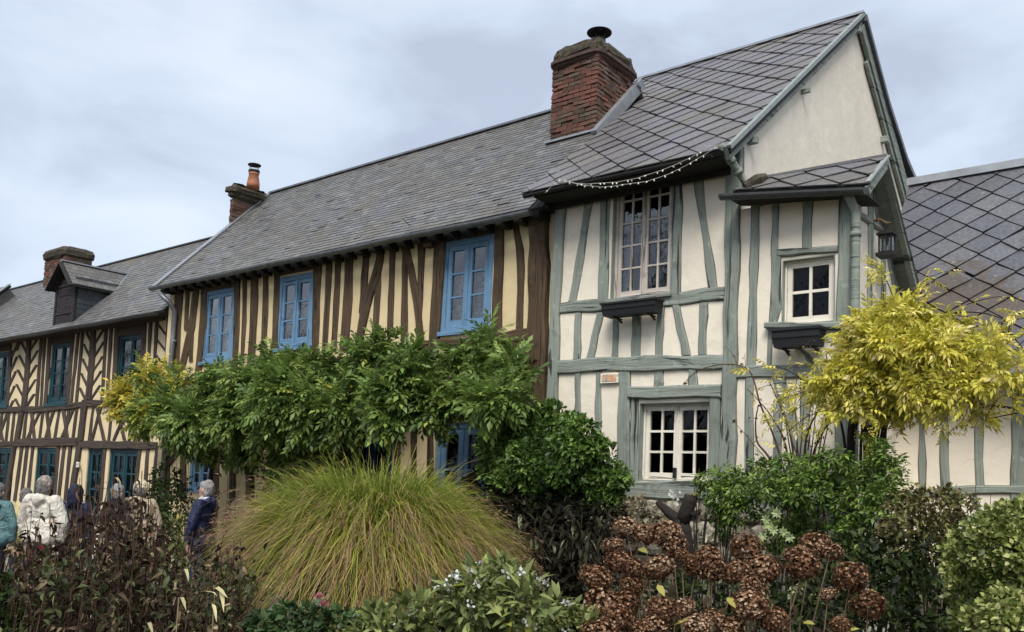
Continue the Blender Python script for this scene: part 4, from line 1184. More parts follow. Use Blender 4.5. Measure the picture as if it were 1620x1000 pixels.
small_slates(rdl, rfl, [(-31, 0), (XL1 - 0.05, 0), (XL1 - 0.05, rfl.len), (-31, rfl.len)], 0.115, 0.20)
mb = MB(); mb.add([(XL0, 11.21, 7.36), (XL1, 11.21, 7.36), (XL1, 13.4, 5.0), (XL0, 13.4, 5.0)], [(0, 1, 2, 3)]); mb.build('roof', M['slate_small'], left)
edge_strip(rdl, [(XL0, 11.2, 7.385), (XL1 - 0.05, 11.2, 7.385)], 0.11, 0.03, M['gutter'], 'ridge_capping')
half_gutter(left, XL0, on((248, 490), 1, 8.92)[0], 8.91, 5.02, 5.02, 0.065, 'gutter')
mb = MB(); mb.add([(XL1 - .3, Y_LEFT - .4, 4.72), (XL1, Y_LEFT - .4, 4.72), (XL1, Y_LEFT, 4.72), (XL1 - .3, Y_LEFT, 4.72)], [(0, 1, 2, 3)])
# chimney on the ridge
k0 = on((77, 440), 1, 11.0); k1 = on((139, 440), 1, 11.0); kz = on((84, 413), 1, 11.0)[2]
lx0, lx1 = k0[0], k0[0] + 1.35
mb = MB(); mb.box(lx0 + .01, lx1 - .01, 10.86, 11.6, 6.6, kz + .02); ch3 = mb.build('chimney', M['mortar'], left)
brick_stack(ch3, lx0, lx1, 10.85, 11.6, 6.95, kz, 0.075, 0.22)
hx, hy, ccx, ccy = (lx1 - lx0) / 2, 0.38, (lx0 + lx1) / 2, 11.225
worn_cap(ch3, ccx, ccy, [(hx + .01, hy + .01, kz - .02), (hx + .08, hy + .08, kz + .02), (hx + .10, hy + .10, kz + .16), (hx + .05, hy + .05, kz + .25), (hx - .1, hy - .1, kz + .29)], M['moss_stone'], 'chimney_cap', 0.02)
# roof dormer
dp = onp((100, 512), rfl.o, rfl.n); DY = dp[1] + 0.02
ra = on((99, 413), 1, DY - 0.18); er = on((115, 448), 1, DY - 0.18); elx = 2 * ra[0] - er[0]
dw0 = on((89, 485), 1, DY)[0]; dw1 = on((120, 485), 1, DY)[0]; dz0 = dp[2] - 0.06; dz1 = er[2] + 0.1
def lz(y): return 5.05 + (y - 8.964) * (7.37 - 5.05) / (11.2 - 8.964)
def ly(z): return 8.964 + (z - 5.05) * (11.2 - 8.964) / (7.37 - 5.05)
mb = MB()
zc = er[2] + 0.18
mb.add([(dw0, DY, dz0), (dw1, DY, dz0), (dw1, DY, zc), ((dw0 + dw1) / 2, DY, ra[2] - 0.1), (dw0, DY, zc)], [(0, 1, 2, 3, 4)])
for x in (dw0, dw1): mb.add([(x, DY, dz0), (x, ly(zc), zc), (x, DY, zc)], [(0, 1, 2)])
dorm = mb.build('dormer', M['soffit'], left)
mb = MB()
M['shutter'] = timber_mat('maroon_brown_boards', (0.018, 0.014, 0.016), (0.040, 0.032, 0.034), 0.6, (0.008, 0.006, 0.006), 0.7)
nbd = 5
for i in range(nbd):
    a = dw0 + 0.09 + (dw1 - dw0 - 0.18) * i / nbd; b = dw0 + 0.09 + (dw1 - dw0 - 0.18) * (i + 1) / nbd - 0.012
    mb.box(a, b, DY - 0.03, DY - 0.004, dz0 + 0.06, zc - 0.02 + 0.05 * math.sin(math.pi * (i + .5) / nbd))
mb.box(dw0, dw0 + .08, DY - .05, DY - .003, dz0, zc); mb.box(dw1 - .08, dw1, DY - .05, DY - .003, dz0, zc); mb.box(dw0 + .08, dw1 - .08, DY - .048, DY - .032, dz0 + .28, dz0 + .34); mb.box(dw0 + .08, dw1 - .08, DY - .048, DY - .032, zc - .16, zc - .1)
mb.build('shutter', M['shutter'], dorm)
# slated cheek
mb = MB()
for i in range(9):
    z = dz0 + 0.02 + i * (zc - dz0) / 9; z2 = z + (zc - dz0) / 9 + 0.01
    y = DY + 0.01
    while y < ly(z) + 0.15:
        y2 = min(y + random.uniform(.14, .22), ly(z2) + 0.1)
        if y2 - y < 0.02: break
        x = dw1 + 0.006
        mb.add([(x + .014, y + .003, z), (x + .014, y2 - .003, z), (x + .003, y2 - .003, z2), (x + .003, y + .003, z2), (x, y + .003, z), (x, y2 - .003, z)], [(0, 1, 2, 3), (0, 4, 5, 1)])
        y = y2
M['slate_blue'] = slate_mat('blue_black_slate', [(0, (0.022, 0.03, 0.038)), (1, (0.045, 0.056, 0.066))], 0.1, False, 0.45)
ck = mb.build('slates', M['slate_blue'], dorm); ck['kind'] = 'stuff'
# dormer roof: two little slopes
sl = (ra[2] - er[2]) / (er[0] - ra[0]); back = ly(ra[2])
for sgn in (1, -1):
    mb = MB(); hw = er[0] - ra[0]; rows_ = 6
    ex = ra[0] + sgn * hw
    mb.add([(ra[0], DY - .18, ra[2] - .05), (ra[0], back, ra[2] - .05), (ex, ly(er[2]), er[2] - .05), (ex, DY - .18, er[2] - .05), (ra[0], DY - .18, ra[2] - .09), (ex, DY - .18, er[2] - .09)], [(0, 1, 2, 3), (0, 3, 5, 4)])
    dr = mb.build('dormer_roof', M['deck'], dorm)
    mb = MB()
    for r_ in range(rows_):
        t0, t1 = 1 - r_ / rows_, 1 - (r_ + 1.12) / rows_
        t1 = max(t1, 0)
        za, zb_ = ra[2] - t0 * (ra[2] - er[2]), ra[2] - t1 * (ra[2] - er[2]); xa, xb = ra[0] + sgn * hw * t0, ra[0] + sgn * hw * t1
        y = DY - .19 - random.random() * .1
        while y < ly(za):
            y2 = min(y + random.uniform(.15, .22), ly(za) + .05); a_ = max(y, DY - .19)
            mb.add([(xa, a_ + .003, za + .014), (xa, y2 - .003, za + .014), (xb, y2 - .003, zb_ + .004), (xb, a_ + .003, zb_ + .004), (xa, a_ + .003, za - .006), (xa, y2 - .003, za - .006)], [(0, 1, 2, 3), (0, 4, 5, 1)]); y = y2
    o = mb.build('slates', M['slate_small'], dorm); o['kind'] = 'stuff'
    mb = MB(); mb.bar((ra[0], DY - .2, ra[2] - .05), (ex, DY - .2, er[2] - .05), 0.03, 0.13, up=(0, -1, 0)); mb.build('barge_board', M['soffit'], dorm)
    mb = MB(); pa = np.array([ra[0], back, ra[2] + .01]); pb = np.array([ex, ly(er[2]), er[2] + .01]); mb.bar(pa, pb, 0.16, 0.02, up=rfl.n); mb.build('valley_flashing', M['zinc'], dorm)
mb = MB(); mb.bar((ra[0], DY - .2, ra[2] + .015), (ra[0], back, ra[2] + .015), 0.12, 0.03); mb.build('ridge_capping', M['zinc'], dorm)

# dark lintels between the upper windows and the eave
for (a, b, y0, y1) in ((-14, 18, 540, 557), (80, 116, 524, 543), (187, 231, 507, 530)):
    H(left, WL, G, 'P', (a, y0 + 6, y1 + 3), (b, y0, y1 - 3), proud=0.03)
H(left, WL, G, 'P', (-20, 541, 549), (120, 520, 528), (262, 497, 506), proud=0.055)
# house number plate
pl = on((122.5, 735), 1, Y_LEFT - 0.085)
npl = thing('number_plate', pl, 'small cream house number plate on the post between left windows and door', 'number plate')
mb = MB(); mb.box(pl[0] - .05, pl[0] + .05, pl[1] - .008, pl[1] + .02, pl[2] - .06, pl[2] + .06); mb.build('plate', M['white_paint'], npl)
fc = bpy.data.curves.new('digit_outline', 'FONT'); fc.body = '4'; fc.size = 0.10; fc.extrude = 0.001; fc.align_x = 'CENTER'; fc.align_y = 'CENTER'; fc.materials.append(M['iron'])
_t = link('digit_outline', fc); dg = bpy.context.evaluated_depsgraph_get()
_m = bpy.data.meshes.new_from_object(_t.evaluated_get(dg)); bpy.data.objects.remove(_t)
link('digit', _m, npl, (pl[0], pl[1] - .010, pl[2]), (math.pi / 2, 0, 0))

# ------------------------------------------------------------------ the taller roof at the far left
far = thing('slate_roofed_house', (-36, 9, 0), 'house end at the far left edge showing only a slate roof corner with zinc verge', 'house')
fv = on((16, 451), 1, 10.6); fe = on((2, 480), 0, fv[0])
rff = Roof(9.0, fv[2] - 1.65, 10.6, fv[2], 0.0)
fx1 = fv[0]
polyf = [(fx1 - 7, 0), (fx1, 0), (fx1, rff.len), (fx1 - 7, rff.len)]
rdf = roof_deck(far, rff, polyf)
small_slates(rdf, rff, [(fx1 - 3, 0), (fx1, 0), (fx1, rff.len), (fx1 - 3, rff.len)], 0.13, 0.25)
mb = MB(); mb.bar(rff.pt(fx1, 0, .03), rff.pt(fx1, rff.len, .03), .2, .03, up=rff.n); mb.build('verge_strip', M['zinc'], rdf)
mb = MB(); mb.box(fx1 - 7, fx1 - .05, 9.4, 13.0, 0, 5.9); mb.build('wall', M['plaster_pale'], far)
mb = MB(); mb.add([(fx1 - .05, 9.0, fv[2] - 1.7), (fx1 - .05, 12.2, fv[2] - 1.7), (fx1 - .05, 10.6, rff.pt(0, rff.len)[2] - .1)], [(0, 1, 2)]); mb.build('slated_gable', M['slate_small'], far)

# ================================================================== LOW BUILDING ON THE RIGHT
WR = Wall(1, Y_LOW)
low = thing('low_slate_roofed_wing', (-1, Y_LOW, 0), 'low wing at right under large dark diamond slates with brown stained patch', 'house')
RL = on((1421, 297), 1, 12.5); RR = on((1620, 262), 1, 12.5)
lz1 = (RL[2] + RR[2]) / 2
el = on((1600, 592), 1, Y_LOW - 0.35)
LX0, LX1 = X_ANNEX - 0.4, 4.5
rfr = Roof(Y_LOW - 0.35, el[2], 12.5, lz1, 0.0)
polyr = [(LX0, 0), (LX1, 0), (LX1, rfr.len), (LX0, rfr.len)]
rdr = roof_deck(low, rfr, polyr)
bp_ = [rfr.uv(p) for p in ((1455, 560), (1480, 520), (1520, 470), (1540, 400), (1480, 440), (1500, 560), (1560, 440), (1530, 540))]
def stained(u, v):
    return any((u - a) ** 2 + (v - b) ** 2 < 0.17 ** 2 for a, b in bp_[:8])
diamond_slates(rdr, rfr, [(LX0, 0), (LX0 + 3.4, 0), (LX0 + 3.4, rfr.len), (LX0, rfr.len)], 0.43, 0.41, 'slate_dark')
mb = MB(); mb.add([(LX0, 12.51, lz1 - .01), (LX1, 12.51, lz1 - .01), (LX1, 14.5, el[2]), (LX0, 14.5, el[2])], [(0, 1, 2, 3)]); mb.build('roof', M['slate_dark'], low)
edge_strip(rdr, [(LX0 - 0.02, 12.5, lz1 + .03), (LX1, 12.5, lz1 + .03)], 0.16, 0.10, M['zinc'], 'ridge_capping')
wall_sheet(WR, X_ANNEX, LX1, 0, el[2] + 0.2, []).build('wall', M['plaster_cream'], low)
mb = MB(); mb.box(X_ANNEX, LX1, Y_LOW - .3, Y_LOW - .004, el[2] - .02, el[2] + .01)
mb.build('soffit', M['soffit'], low)
half_gutter(low, X_ANNEX, LX1, Y_LOW - 0.40, el[2] - 0.04, el[2] - 0.04, 0.06, 'gutter')
H(low, WR, S, 'P', (1430, 779, 791), (1500, 770, 783), (1610, 768, 782), (1700, 768, 784), (1930, 768, 786), proud=0.03)
for a, b, y0, c, d, y1 in ((1455, 1463, 600, 1455, 1464, 775), (1487, 1497, 600, 1489, 1503, 772), (1543, 1554, 600, 1544, 1557, 770), (1604, 1632, 590, 1598, 1626, 830), (1690, 1702, 590, 1690, 1702, 780), (1760, 1773, 590, 1758, 1772, 780), (1830, 1842, 590, 1832, 1844, 780), (1900, 1930, 590, 1896, 1926, 830)):
    V(low, WR, S, 'P', (a, b, y0), ((a + c) / 2 - 1, (b + d) / 2 - 1, (y0 + y1) / 2), (c, d, y1))
slant(low, WR, S, 'P', 1537, 778, 1560, 830, 9)
mb = MB(); mb.box(X_ANNEX, LX1, Y_LOW - 0.10, Y_LOW - 0.001, 0, 1.2); mb.build('plinth', M['mortar'], low)

# ================================================================== SMALL THINGS ON THE HOUSES
def planter_box(x0, x1, z0, z1, y0, y1, label):
    t = thing('window_box', ((x0 + x1) / 2, y1, z0), label, 'planter', 'black window boxes on the sage house')
    mb = MB(); ta = 0.03
    def ring(a, z): return [(x0 + a, y0 + a, z), (x1 - a, y0 + a, z), (x1 - a, y1, z), (x0 + a, y1, z)]
    h = z1 - z0
    levels = [(ta, z0), (ta * .55, z0 + h * .45), (ta * .55 - .008, z0 + h * .47), (ta * .5 - .008, z0 + h * .52), (ta * .5, z0 + h * .54), (0.012, z0 + h * .86)]
    vs = [p for a, z in levels for p in ring(a, z)]
    mb.add(vs, [(4 * i + j, 4 * i + (j + 1) % 4, 4 * i + 4 + (j + 1) % 4, 4 * i + 4 + j) for i in range(len(levels) - 1) for j in range(4)] + [(3, 2, 1, 0)])
    mb.build('box_body', M['black'], t)
    mb = MB(); mb.box(x0 - .004, x1 + .004, y0 - .004, y0 + .018, z0 + h * .86, z1); mb.box(x0 - .004, x0 + .014, y0 + .018, y1, z0 + h * .86, z1); mb.box(x1 - .014, x1 + .004, y0 + .018, y1, z0 + h * .86, z1)
    mb.build('rim', M['black'], t)
    mb = MB(); mb.box(x0 + .014, x1 - .014, y0 + .018, y1, z0 + h * .75, z0 + h * .8); mb.build('potting_soil', plain('potting_soil', (0.03, 0.02, 0.014), 0.95, 0, 0.4, 40, 0.8), t)
    for f in (0.2, 0.8):
        mb = MB(); x = x0 + (x1 - x0) * f
        mb.bar((x, Y_SAGE - .03, z0 - .05), (x, y1 - .03, z0 - .014), 0.02, 0.02); mb.bar((x, Y_SAGE - .03, z0 - .012), (x, y0 + .03, z0 - .012), 0.02, 0.016); mb.build('bracket', M['iron'], t)
    return t
yb0, yb1 = Y_SAGE - 0.29, Y_SAGE - 0.085
a, b = on((949, 480), 1, yb0), on((1037, 470), 1, yb0)
planter_box(a[0], b[0], on((990, 496), 1, yb0)[2], on((990, 475), 1, yb0)[2], yb0, yb1, 'long empty black window box under the tall many-paned window')
a, b = on((1218, 530), 1, yb0), on((1297, 530), 1, yb0)
planter_box(a[0], b[0], on((1258, 547), 1, yb0)[2], on((1258, 517), 1, yb0)[2], yb0, yb1 - .01, 'short empty black window box under the small four-pane window')

# lantern on its bracket
lc = on((1403, 385), 0, X_ANNEX + 0.16)
lan = thing('lantern', lc + [0, 0, -.14], 'black glazed lantern hanging from a wooden bracket on the end wall', 'lantern')
def sq(mb, c, h, z, t=0.012):
    for s in (-1, 1):
        mb.box(c[0] - h, c[0] + h, c[1] + s * h - t / 2, c[1] + s * h + t / 2, c[2] + z - t / 2, c[2] + z + t / 2)
        mb.box(c[0] + s * h - t / 2, c[0] + s * h + t / 2, c[1] - h + t / 2, c[1] + h - t / 2, c[2] + z - t / 2, c[2] + z + t / 2)
mb = MB(); hw = 0.062
for sx in (-1, 1):
    for sy in (-1, 1): mb.box(lc[0] + sx * hw - .007, lc[0] + sx * hw + .007, lc[1] + sy * hw - .007, lc[1] + sy * hw + .007, lc[2] - .115, lc[2] + .08)
sq(mb, lc, hw, .08, .014); sq(mb, lc, hw, -.10, .014)
mb.build('frame', M['iron'], lan)
mb = MB(); mb.box(lc[0] - .09, lc[0] + .09, lc[1] - .09, lc[1] + .09, lc[2] - .145, lc[2] - .112); mb.box(lc[0] - .075, lc[0] + .075, lc[1] - .075, lc[1] + .075, lc[2] - .112, lc[2] - .104); mb.build('base', M['iron'], lan)
mb = MB(); P = [(-.085, .085), (-.05, .115), (-.03, .13), (-.03, .15)]
vs = []
for h_, z_ in ((.088, .086), (.086, .10), (.05, .128), (.032, .132), (.030, .152)): vs += [(lc[0] + i * h_, lc[1] + j * h_, lc[2] + z_) for i, j in ((-1, -1), (1, -1), (1, 1), (-1, 1))]
mb.add(vs, [(4 * i + j, 4 * i + (j + 1) % 4, 4 * i + 4 + (j + 1) % 4, 4 * i + 4 + j) for i in range(4) for j in range(4)] + [(16, 17, 18, 19), (3, 2, 1, 0)]); mb.build('cap', M['iron'], lan)
for dx, dy, sx, sy in ((0, -hw, hw, 0), (0, hw, hw, 0), (hw, 0, 0, hw), (-hw, 0, 0, hw)):
    mb = MB(); c = lc + [dx, dy, 0]; mb.add([c + [-sx, -sy, -.095], c + [sx, sy, -.095], c + [sx, sy, .075], c + [-sx, -sy, .075]], [(0, 1, 2, 3)]); mb.build('pane', M['glass'], lan)
mb = MB(); mb.tube([lc + [0, 0, -.10], lc + [0, 0, -.02]], .014, 8); mb.build('candle', M['white_paint'], lan)
mb = MB(); mb.tube([lc + [.0, .03 * math.cos(a_), .17 + .03 * math.sin(a_)] for a_ in np.linspace(0, 6.28, 12)], .004, 5); mb.build('ring', M['iron'], lan)
b0 = on((1376, 350), 0, X_ANNEX + 0.0); mb = MB(); mb.tube([b0, b0 * .5 + (lc + [0, 0, .21]) * .5 + [.02, 0, .03], lc + [0, -.02, .215], lc + [.02, .05, .235]], [.016, .014, .012, .008], 7); mb.tube([b0 * .6 + (lc + [0, 0, .21]) * .4, b0 * .6 + (lc + [0, 0, .21]) * .4 + [0.02, -.05, .09]], [.008, .003], 5)
mb.build('bracket', M['stem_tan'], lan)

# painted tile on the front wall
def art_mat():
    m, t, b, o = mat_base('painted_tile_colours'); p = geo_pos(t)
    mp = t.nodes.new('ShaderNodeMapping'); mp.inputs['Scale'].default_value = (9, 9, 5); mp.inputs['Rotation'].default_value = (0, 0.5, 0); t.links.new(p, mp.inputs['Vector'])
    n = noise(t, mp.outputs['Vector'], 1.6, 2, 0.5, 1.0); r = ramp(t, [(0.3, (0.16, 0.34, 0.36)), (0.42, (0.30, 0.46, 0.44)), (0.46, (0.62, 0.30, 0.17)), (0.55, (0.66, 0.36, 0.22)), (0.6, (0.58, 0.5, 0.36)), (0.7, (0.25, 0.38, 0.42))])
    r.color_ramp.interpolation = 'CONSTANT'; t.links.new(n.outputs['Fac'], r.inputs['Fac']); t.links.new(r.outputs['Color'], b.inputs['Base Color']); b.inputs['Roughness'].default_value = 0.35
    return m
a, b = WS.sz((953, 607)), WS.sz((981, 590))
tl = thing('wall_tile', WS.pt((a[0] + b[0]) / 2, a[1], .02), 'small painted tile in orange and teal with a white border on the front wall', 'wall tile')
mb = MB(); mb.box(a[0], b[0], Y_SAGE - .045, Y_SAGE - .002, a[1], b[1]); mb.build('border', M['white_paint'], tl)
mb = MB(); mb.box(a[0] + .022, b[0] - .022, Y_SAGE - .050, Y_SAGE - .044, a[1] + .018, b[1] - .018); mb.build('picture', art_mat(), tl)

# fairy lights
fl = thing('string_lights', on((1000, 290), 1, Y_SAGE - .42), 'white fairy light string looped under the eave of the sage house', 'string lights')
yl = EAVE_Y - .15
strands = [[(12, 300), (90, 212), (150, 226), (200, 240), (270, 246), (330, 241), (460, 234), (590, 208), (740, 160), (840, 120), (940, 72), (1040, 18), (1120, -10)],
           [(90, 212), (160, 232), (240, 252), (370, 264), (450, 258), (500, 249), (650, 229), (740, 200), (800, 178), (900, 128), (1000, 70), (1120, -6)]]
mb = MB(); bulbs = []
for s_ in strands:
    P = [on(pxy('A', x, y), 1, yl + .02 * (s_ is strands[1])) for x, y in s_]
    mb.tube(P, .0038, 5)
    for p, q in zip(P[:-1], P[1:]):
        n = max(1, int(np.linalg.norm(q - p) / .085))
        for i in range(n): bulbs.append(p + (q - p) * (i + random.random() * .7) / n)
mb.build('wire', plain('pale_wire', (.42, .40, .33)), fl)
mb = MB(); mb.lathe((0, 0, 0), [(.007, .0), (.008, -.012), (.012, -.02), (.014, -.036), (.007, -.048)], 6); bm_ = mb.mesh('bulb', plain('frosted_bulb', (0.85, 0.83, 0.78), 0.3, 0, 0.02))
for p in bulbs: link('bulb', bm_, fl, p, (random.uniform(-.9, .9), random.uniform(-.9, .9), 0)).scale = (.6, .6, .55)

# ================================================================== PLANTS
class Plant:
    """leaves, blades and stems gathered as arrays: one mesh, each leaf with its own stored tint"""
    def __init__(self):
        self.V, self.Q, self.T, self.n = [], [], [], 0

    def add(self, v, q, t):
        self.V.append(v.reshape(-1, 3)); self.Q.append(q + self.n); self.T.append(t.ravel()); self.n += len(self.V[-1])

    def leaves(self, pos, dirs, nrm, size, tint, tmpl, jit=0.0):
        tv, tq = tmpl; n = len(pos)
        d = dirs / np.linalg.norm(dirs, axis=1, keepdims=True)
        x = np.cross(d, nrm); x /= np.maximum(np.linalg.norm(x, axis=1, keepdims=True), 1e-6); z = np.cross(x, d)
        s = np.broadcast_to(np.asarray(size, float), (n,))[:, None, None]
        v = pos[:, None, :] + s * (tv[None, :, 0:1] * x[:, None, :] + tv[None, :, 1:2] * d[:, None, :] + tv[None, :, 2:3] * z[:, None, :])
        k = len(tv)
        q = (tq[None] + (np.arange(n) * k)[:, None, None]).reshape(-1, 4)
        self.add(v, q, np.repeat(np.broadcast_to(tint, (n,)), k))

    def tube(self, pts, r0, r1, tint, n=4):
        pts = np.asarray(pts, float); k = len(pts); ref = np.array([.31, .17, .93])
        d = np.gradient(pts, axis=0); d /= np.maximum(np.linalg.norm(d, axis=1, keepdims=True), 1e-6)
        s = np.cross(d, ref); s /= np.maximum(np.linalg.norm(s, axis=1, keepdims=True), 1e-6); u = np.cross(s, d)
        a = 2 * np.pi * np.arange(n) / n; r = np.linspace(r0, r1, k)
        v = pts[:, None] + r[:, None, None] * (np.cos(a)[None, :, None] * s[:, None] + np.sin(a)[None, :, None] * u[:, None])
        q = np.array([(i * n + j, i * n + (j + 1) % n, (i + 1) * n + (j + 1) % n, (i + 1) * n + j) for i in range(k - 1) for j in range(n)])
        self.add(v, q, np.full(k * n, tint))

    def mesh(self, name, mat, off=None):
        v = np.concatenate(self.V); q = np.concatenate(self.Q); t = np.concatenate(self.T)
        if off is not None: v = v - off
        me = bpy.data.meshes.new(name)
        me.vertices.add(len(v)); me.vertices.foreach_set('co', v.astype(np.float32).ravel())
        tri = q[:, 2] == q[:, 3]; cnt = np.where(tri, 3, 4); keep = np.ones(q.shape, bool); keep[tri, 3] = False
        me.loops.add(int(cnt.sum())); me.loops.foreach_set('vertex_index', q[keep].astype(np.int32))
        me.polygons.add(len(q)); me.polygons.foreach_set('loop_start', (np.cumsum(cnt) - cnt).astype(np.int32))
        at = me.attributes.new('tint', 'FLOAT', 'POINT'); at.data.foreach_set('value', t.astype(np.float32))
        me.update(calc_edges=True); me.validate()
        me.materials.append(mat)
        return me

    def build(self, name, mat, parent=None, stuff=False):
        o = link(name, self.mesh(name, mat, origin_of(parent) if parent is not None else None), parent)
        if stuff: o['kind'] = 'stuff'
        return o


def T_oval(w=0.24, fold=0.10, droop=0.12):
    v = np.array([[0, 0, 0], [-w * .85, .3, fold * .8], [-w, .55, fold], [0, 1, -droop], [w, .55, fold], [w * .85, .3, fold * .8], [0, .5, 0.02]], float)
    return v, np.array([[0, 6, 2, 1], [2, 6, 3, 3], [0, 5, 4, 6], [6, 4, 3, 3]])


def T_oval4(w=0.24, fold=0.10, droop=0.12):
    v = np.array([[0, 0, 0], [-w, .48, fold], [0, 1, -droop], [w, .48, fold], [0, .5, -.02]], float)
    return v, np.array([[0, 4, 2, 1], [0, 3, 2, 4]])


def T_lance(w=0.10, curl=0.25):
    v = np.array([[0, 0, 0], [-w, .3, .05], [-w * .9, .62, .02 - curl * .3], [0, 1, -curl], [w * .9, .62, .02 - curl * .3], [w, .3, .05], [0, .33, 0], [0, .65, -curl * .35]], float)
    return v, np.array([[0, 6, 1, 1], [6, 7, 2, 1], [2, 7, 3, 3], [0, 5, 6, 6], [5, 4, 7, 6], [7, 4, 3, 3]])


def compound(pairs, leaflet, rach=1.0, lf=0.34, droop=0.28, ang=62, w=None):
    """a feather-shaped leaf: pairs of leaflets along a drooping midrib and one at the tip"""
    tv, tq = leaflet; V_, Q_ = [], []; n = 0
    def put(o, d, up, s):
        nonlocal n
        x = np.cross(d, up); x /= np.linalg.norm(x); z = np.cross(x, d)
        V_.append(o + s * (tv[:, :1] * x + tv[:, 1:2] * d + tv[:, 2:] * z)); Q_.append(tq + n); n += len(tv)
    for i in range(pairs):
        t = (i + .7) / (pairs + .3); o = np.array([0, t * rach, -droop * t * t]); s = lf * (1.0 - .25 * abs(t - .45) * 2)
        for sg in (-1, 1):
            a = math.radians(ang - 22 * t + RNG.uniform(-9, 9))
            d = np.array([sg * math.sin(a), math.cos(a), -0.28 + RNG.uniform(-.15, .1)]); d /= np.linalg.norm(d)
            put(o, d, np.array([sg * .2, 0, 1.0]), s)
    put(np.array([0, rach, -droop]), np.array([0, .9, -.5]) / 1.03, np.array([0, .4, 1.0]), lf)
    # midrib
    m = 5; rv = np.array([[sx * .006, rach * i / (m - 1), -droop * (i / (m - 1)) ** 2 - .005] for i in range(m) for sx in (-1, 1)])
    V_.append(rv); Q_.append(np.array([[2 * i, 2 * i + 1, 2 * i + 3, 2 * i + 2] for i in range(m - 1)]) + n)
    return np.concatenate(V_), np.concatenate(Q_)


def blobs(spec, ysq=1.0):
    """(px, py, radius in px, y) -> centre and radius in metres"""
    c, r = [], []
    for px, py, rr, Y in spec:
        w = on((px, py), 1, Y); c.append(w); r.append(rr / px_m(w))
    return np.array(c), np.array(r)


def clumps(c, r, k, lo, hi, out=.75, squash=1.0):
    """break big lobes into ragged smaller clumps"""
    d = RNG.normal(size=(len(c), k, 3)); d /= np.linalg.norm(d, axis=2, keepdims=True); d[:, :, 1] = -np.abs(d[:, :, 1]) * .9 + .25 * np.abs(d[:, :, 1]) * (RNG.random((len(c), k)) < .3)
    cc = c[:, None] + d * r[:, None, None] * out * RNG.uniform(.6, 1.15, (len(c), k, 1)); rr = r[:, None] * RNG.uniform(lo, hi, (len(c), k))
    return cc.reshape(-1, 3), rr.ravel()


def on_blobs(c, r, n, inner=0.78, keep=0.12, squash=1.0, front=True):
    p_ = r ** 2 / (r ** 2).sum(); k = RNG.choice(len(r), int(n * 2.4), p=p_)
    d = RNG.normal(size=(len(k), 3)); d /= np.linalg.norm(d, axis=1, keepdims=True)
    if front: d[:, 1] = np.where(RNG.random(len(k)) < 0.7, -np.abs(d[:, 1]), d[:, 1])
    rad = r[k] * (0.62 + 0.45 * RNG.random(len(k)) ** 0.6)
    pos = c[k] + d * rad[:, None] * np.array([1, squash, 1])
    dist = np.linalg.norm((pos[:, None] - c[None]) / np.array([1, squash, 1]), axis=2) / r[None]
    dist[np.arange(len(k)), k] = 9
    ok = (dist.min(1) > inner) | (RNG.random(len(k)) < keep)
    pos, d = pos[ok][:n], d[ok][:n]
    return pos, d


def rnd_dirs(n, d, up=0.2, spread=0.6):
    v = d + RNG.normal(size=(n, 3)) * spread; v[:, 2] += up
    return v / np.linalg.norm(v, axis=1, keepdims=True)


UP = np.array([0, 0, 1.0])
# ---------------- wisteria over the ground floor of the middle house
WY = 8.36
wspec = [(205, 632, 24), (228, 612, 30), (250, 600, 35), (240, 655, 30), (280, 640, 40), (300, 598, 32), (310, 665, 45), (345, 605, 42), (350, 670, 52), (395, 645, 50), (400, 590, 34), (400, 705, 42), (440, 620, 50), (445, 680, 50), (470, 580, 34),
         (500, 645, 55), (500, 600, 42), (535, 580, 34), (550, 650, 48), (560, 612, 42), (590, 565, 34), (625, 610, 48), (606, 545, 26), (655, 575, 38), (625, 652, 34), (682, 606, 42), (692, 640, 34), (735, 590, 42), (745, 628, 36), (775, 548, 30), (768, 575, 36),
         (795, 585, 40), (800, 620, 36), (825, 602, 28), (815, 560, 24), (602, 530, 18), (620, 538, 16), (585, 545, 18), (788, 535, 18), (770, 530, 14), (510, 560, 16), (445, 565, 16), (660, 555, 16), (480, 558, 14), (300, 705, 24), (270, 688, 28), (540, 690, 26), (490, 695, 36), (560, 548, 20), (640, 560, 28), (720, 560, 24), (425, 560, 18), (780, 522, 14), (350, 715, 30), (455, 715, 28), (235, 575, 16), (255, 690, 20)]
WSP = [(a, b + (14 if b < 625 else 4), r * .84, WY + RNG.uniform(-.55, .3) + (0.35 if b < 570 else 0) - (0.2 if 600 < b < 660 else 0)) for a, b, r in wspec]
wc, wr = blobs([w for w in WSP if w[1] < 692] + [(400, 706, 30, 8.5), (440, 702, 32, 8.5), (480, 706, 32, 8.5), (520, 700, 28, 8.5), (455, 728, 22, 8.6), (545, 690, 20, 8.6)]); wc0, wr0 = wc, wr
wc, wr = clumps(wc, wr, 4, .38, .62, .62)
M['wist'] = leaf_mat('wisteria_leaf', [(0.0, (0.035, 0.068, 0.016)), (0.35, (0.158, 0.245, 0.055)), (0.58, (0.28, 0.35, 0.085)), (0.78, (0.38, 0.40, 0.065)), (1.0, (0.52, 0.42, 0.06))], 0.38, 0.40)
wis = thing('wisteria', on((560, 640), 1, 8.6) * [1, 1, 0], 'large green wisteria across the middle house turning yellow at its left end', 'climbing plant')
LF1 = T_oval4(0.215, 0.06, 0.14)
wt = [compound(4, LF1, 1.0, 0.46, 0.18), compound(5, LF1, 1.0, 0.42, 0.34), compound(4, LF1, 1.0, 0.46, 0.3)]
xl, xr = on((235, 630), 1, WY)[0], on((365, 630), 1, WY)[0]
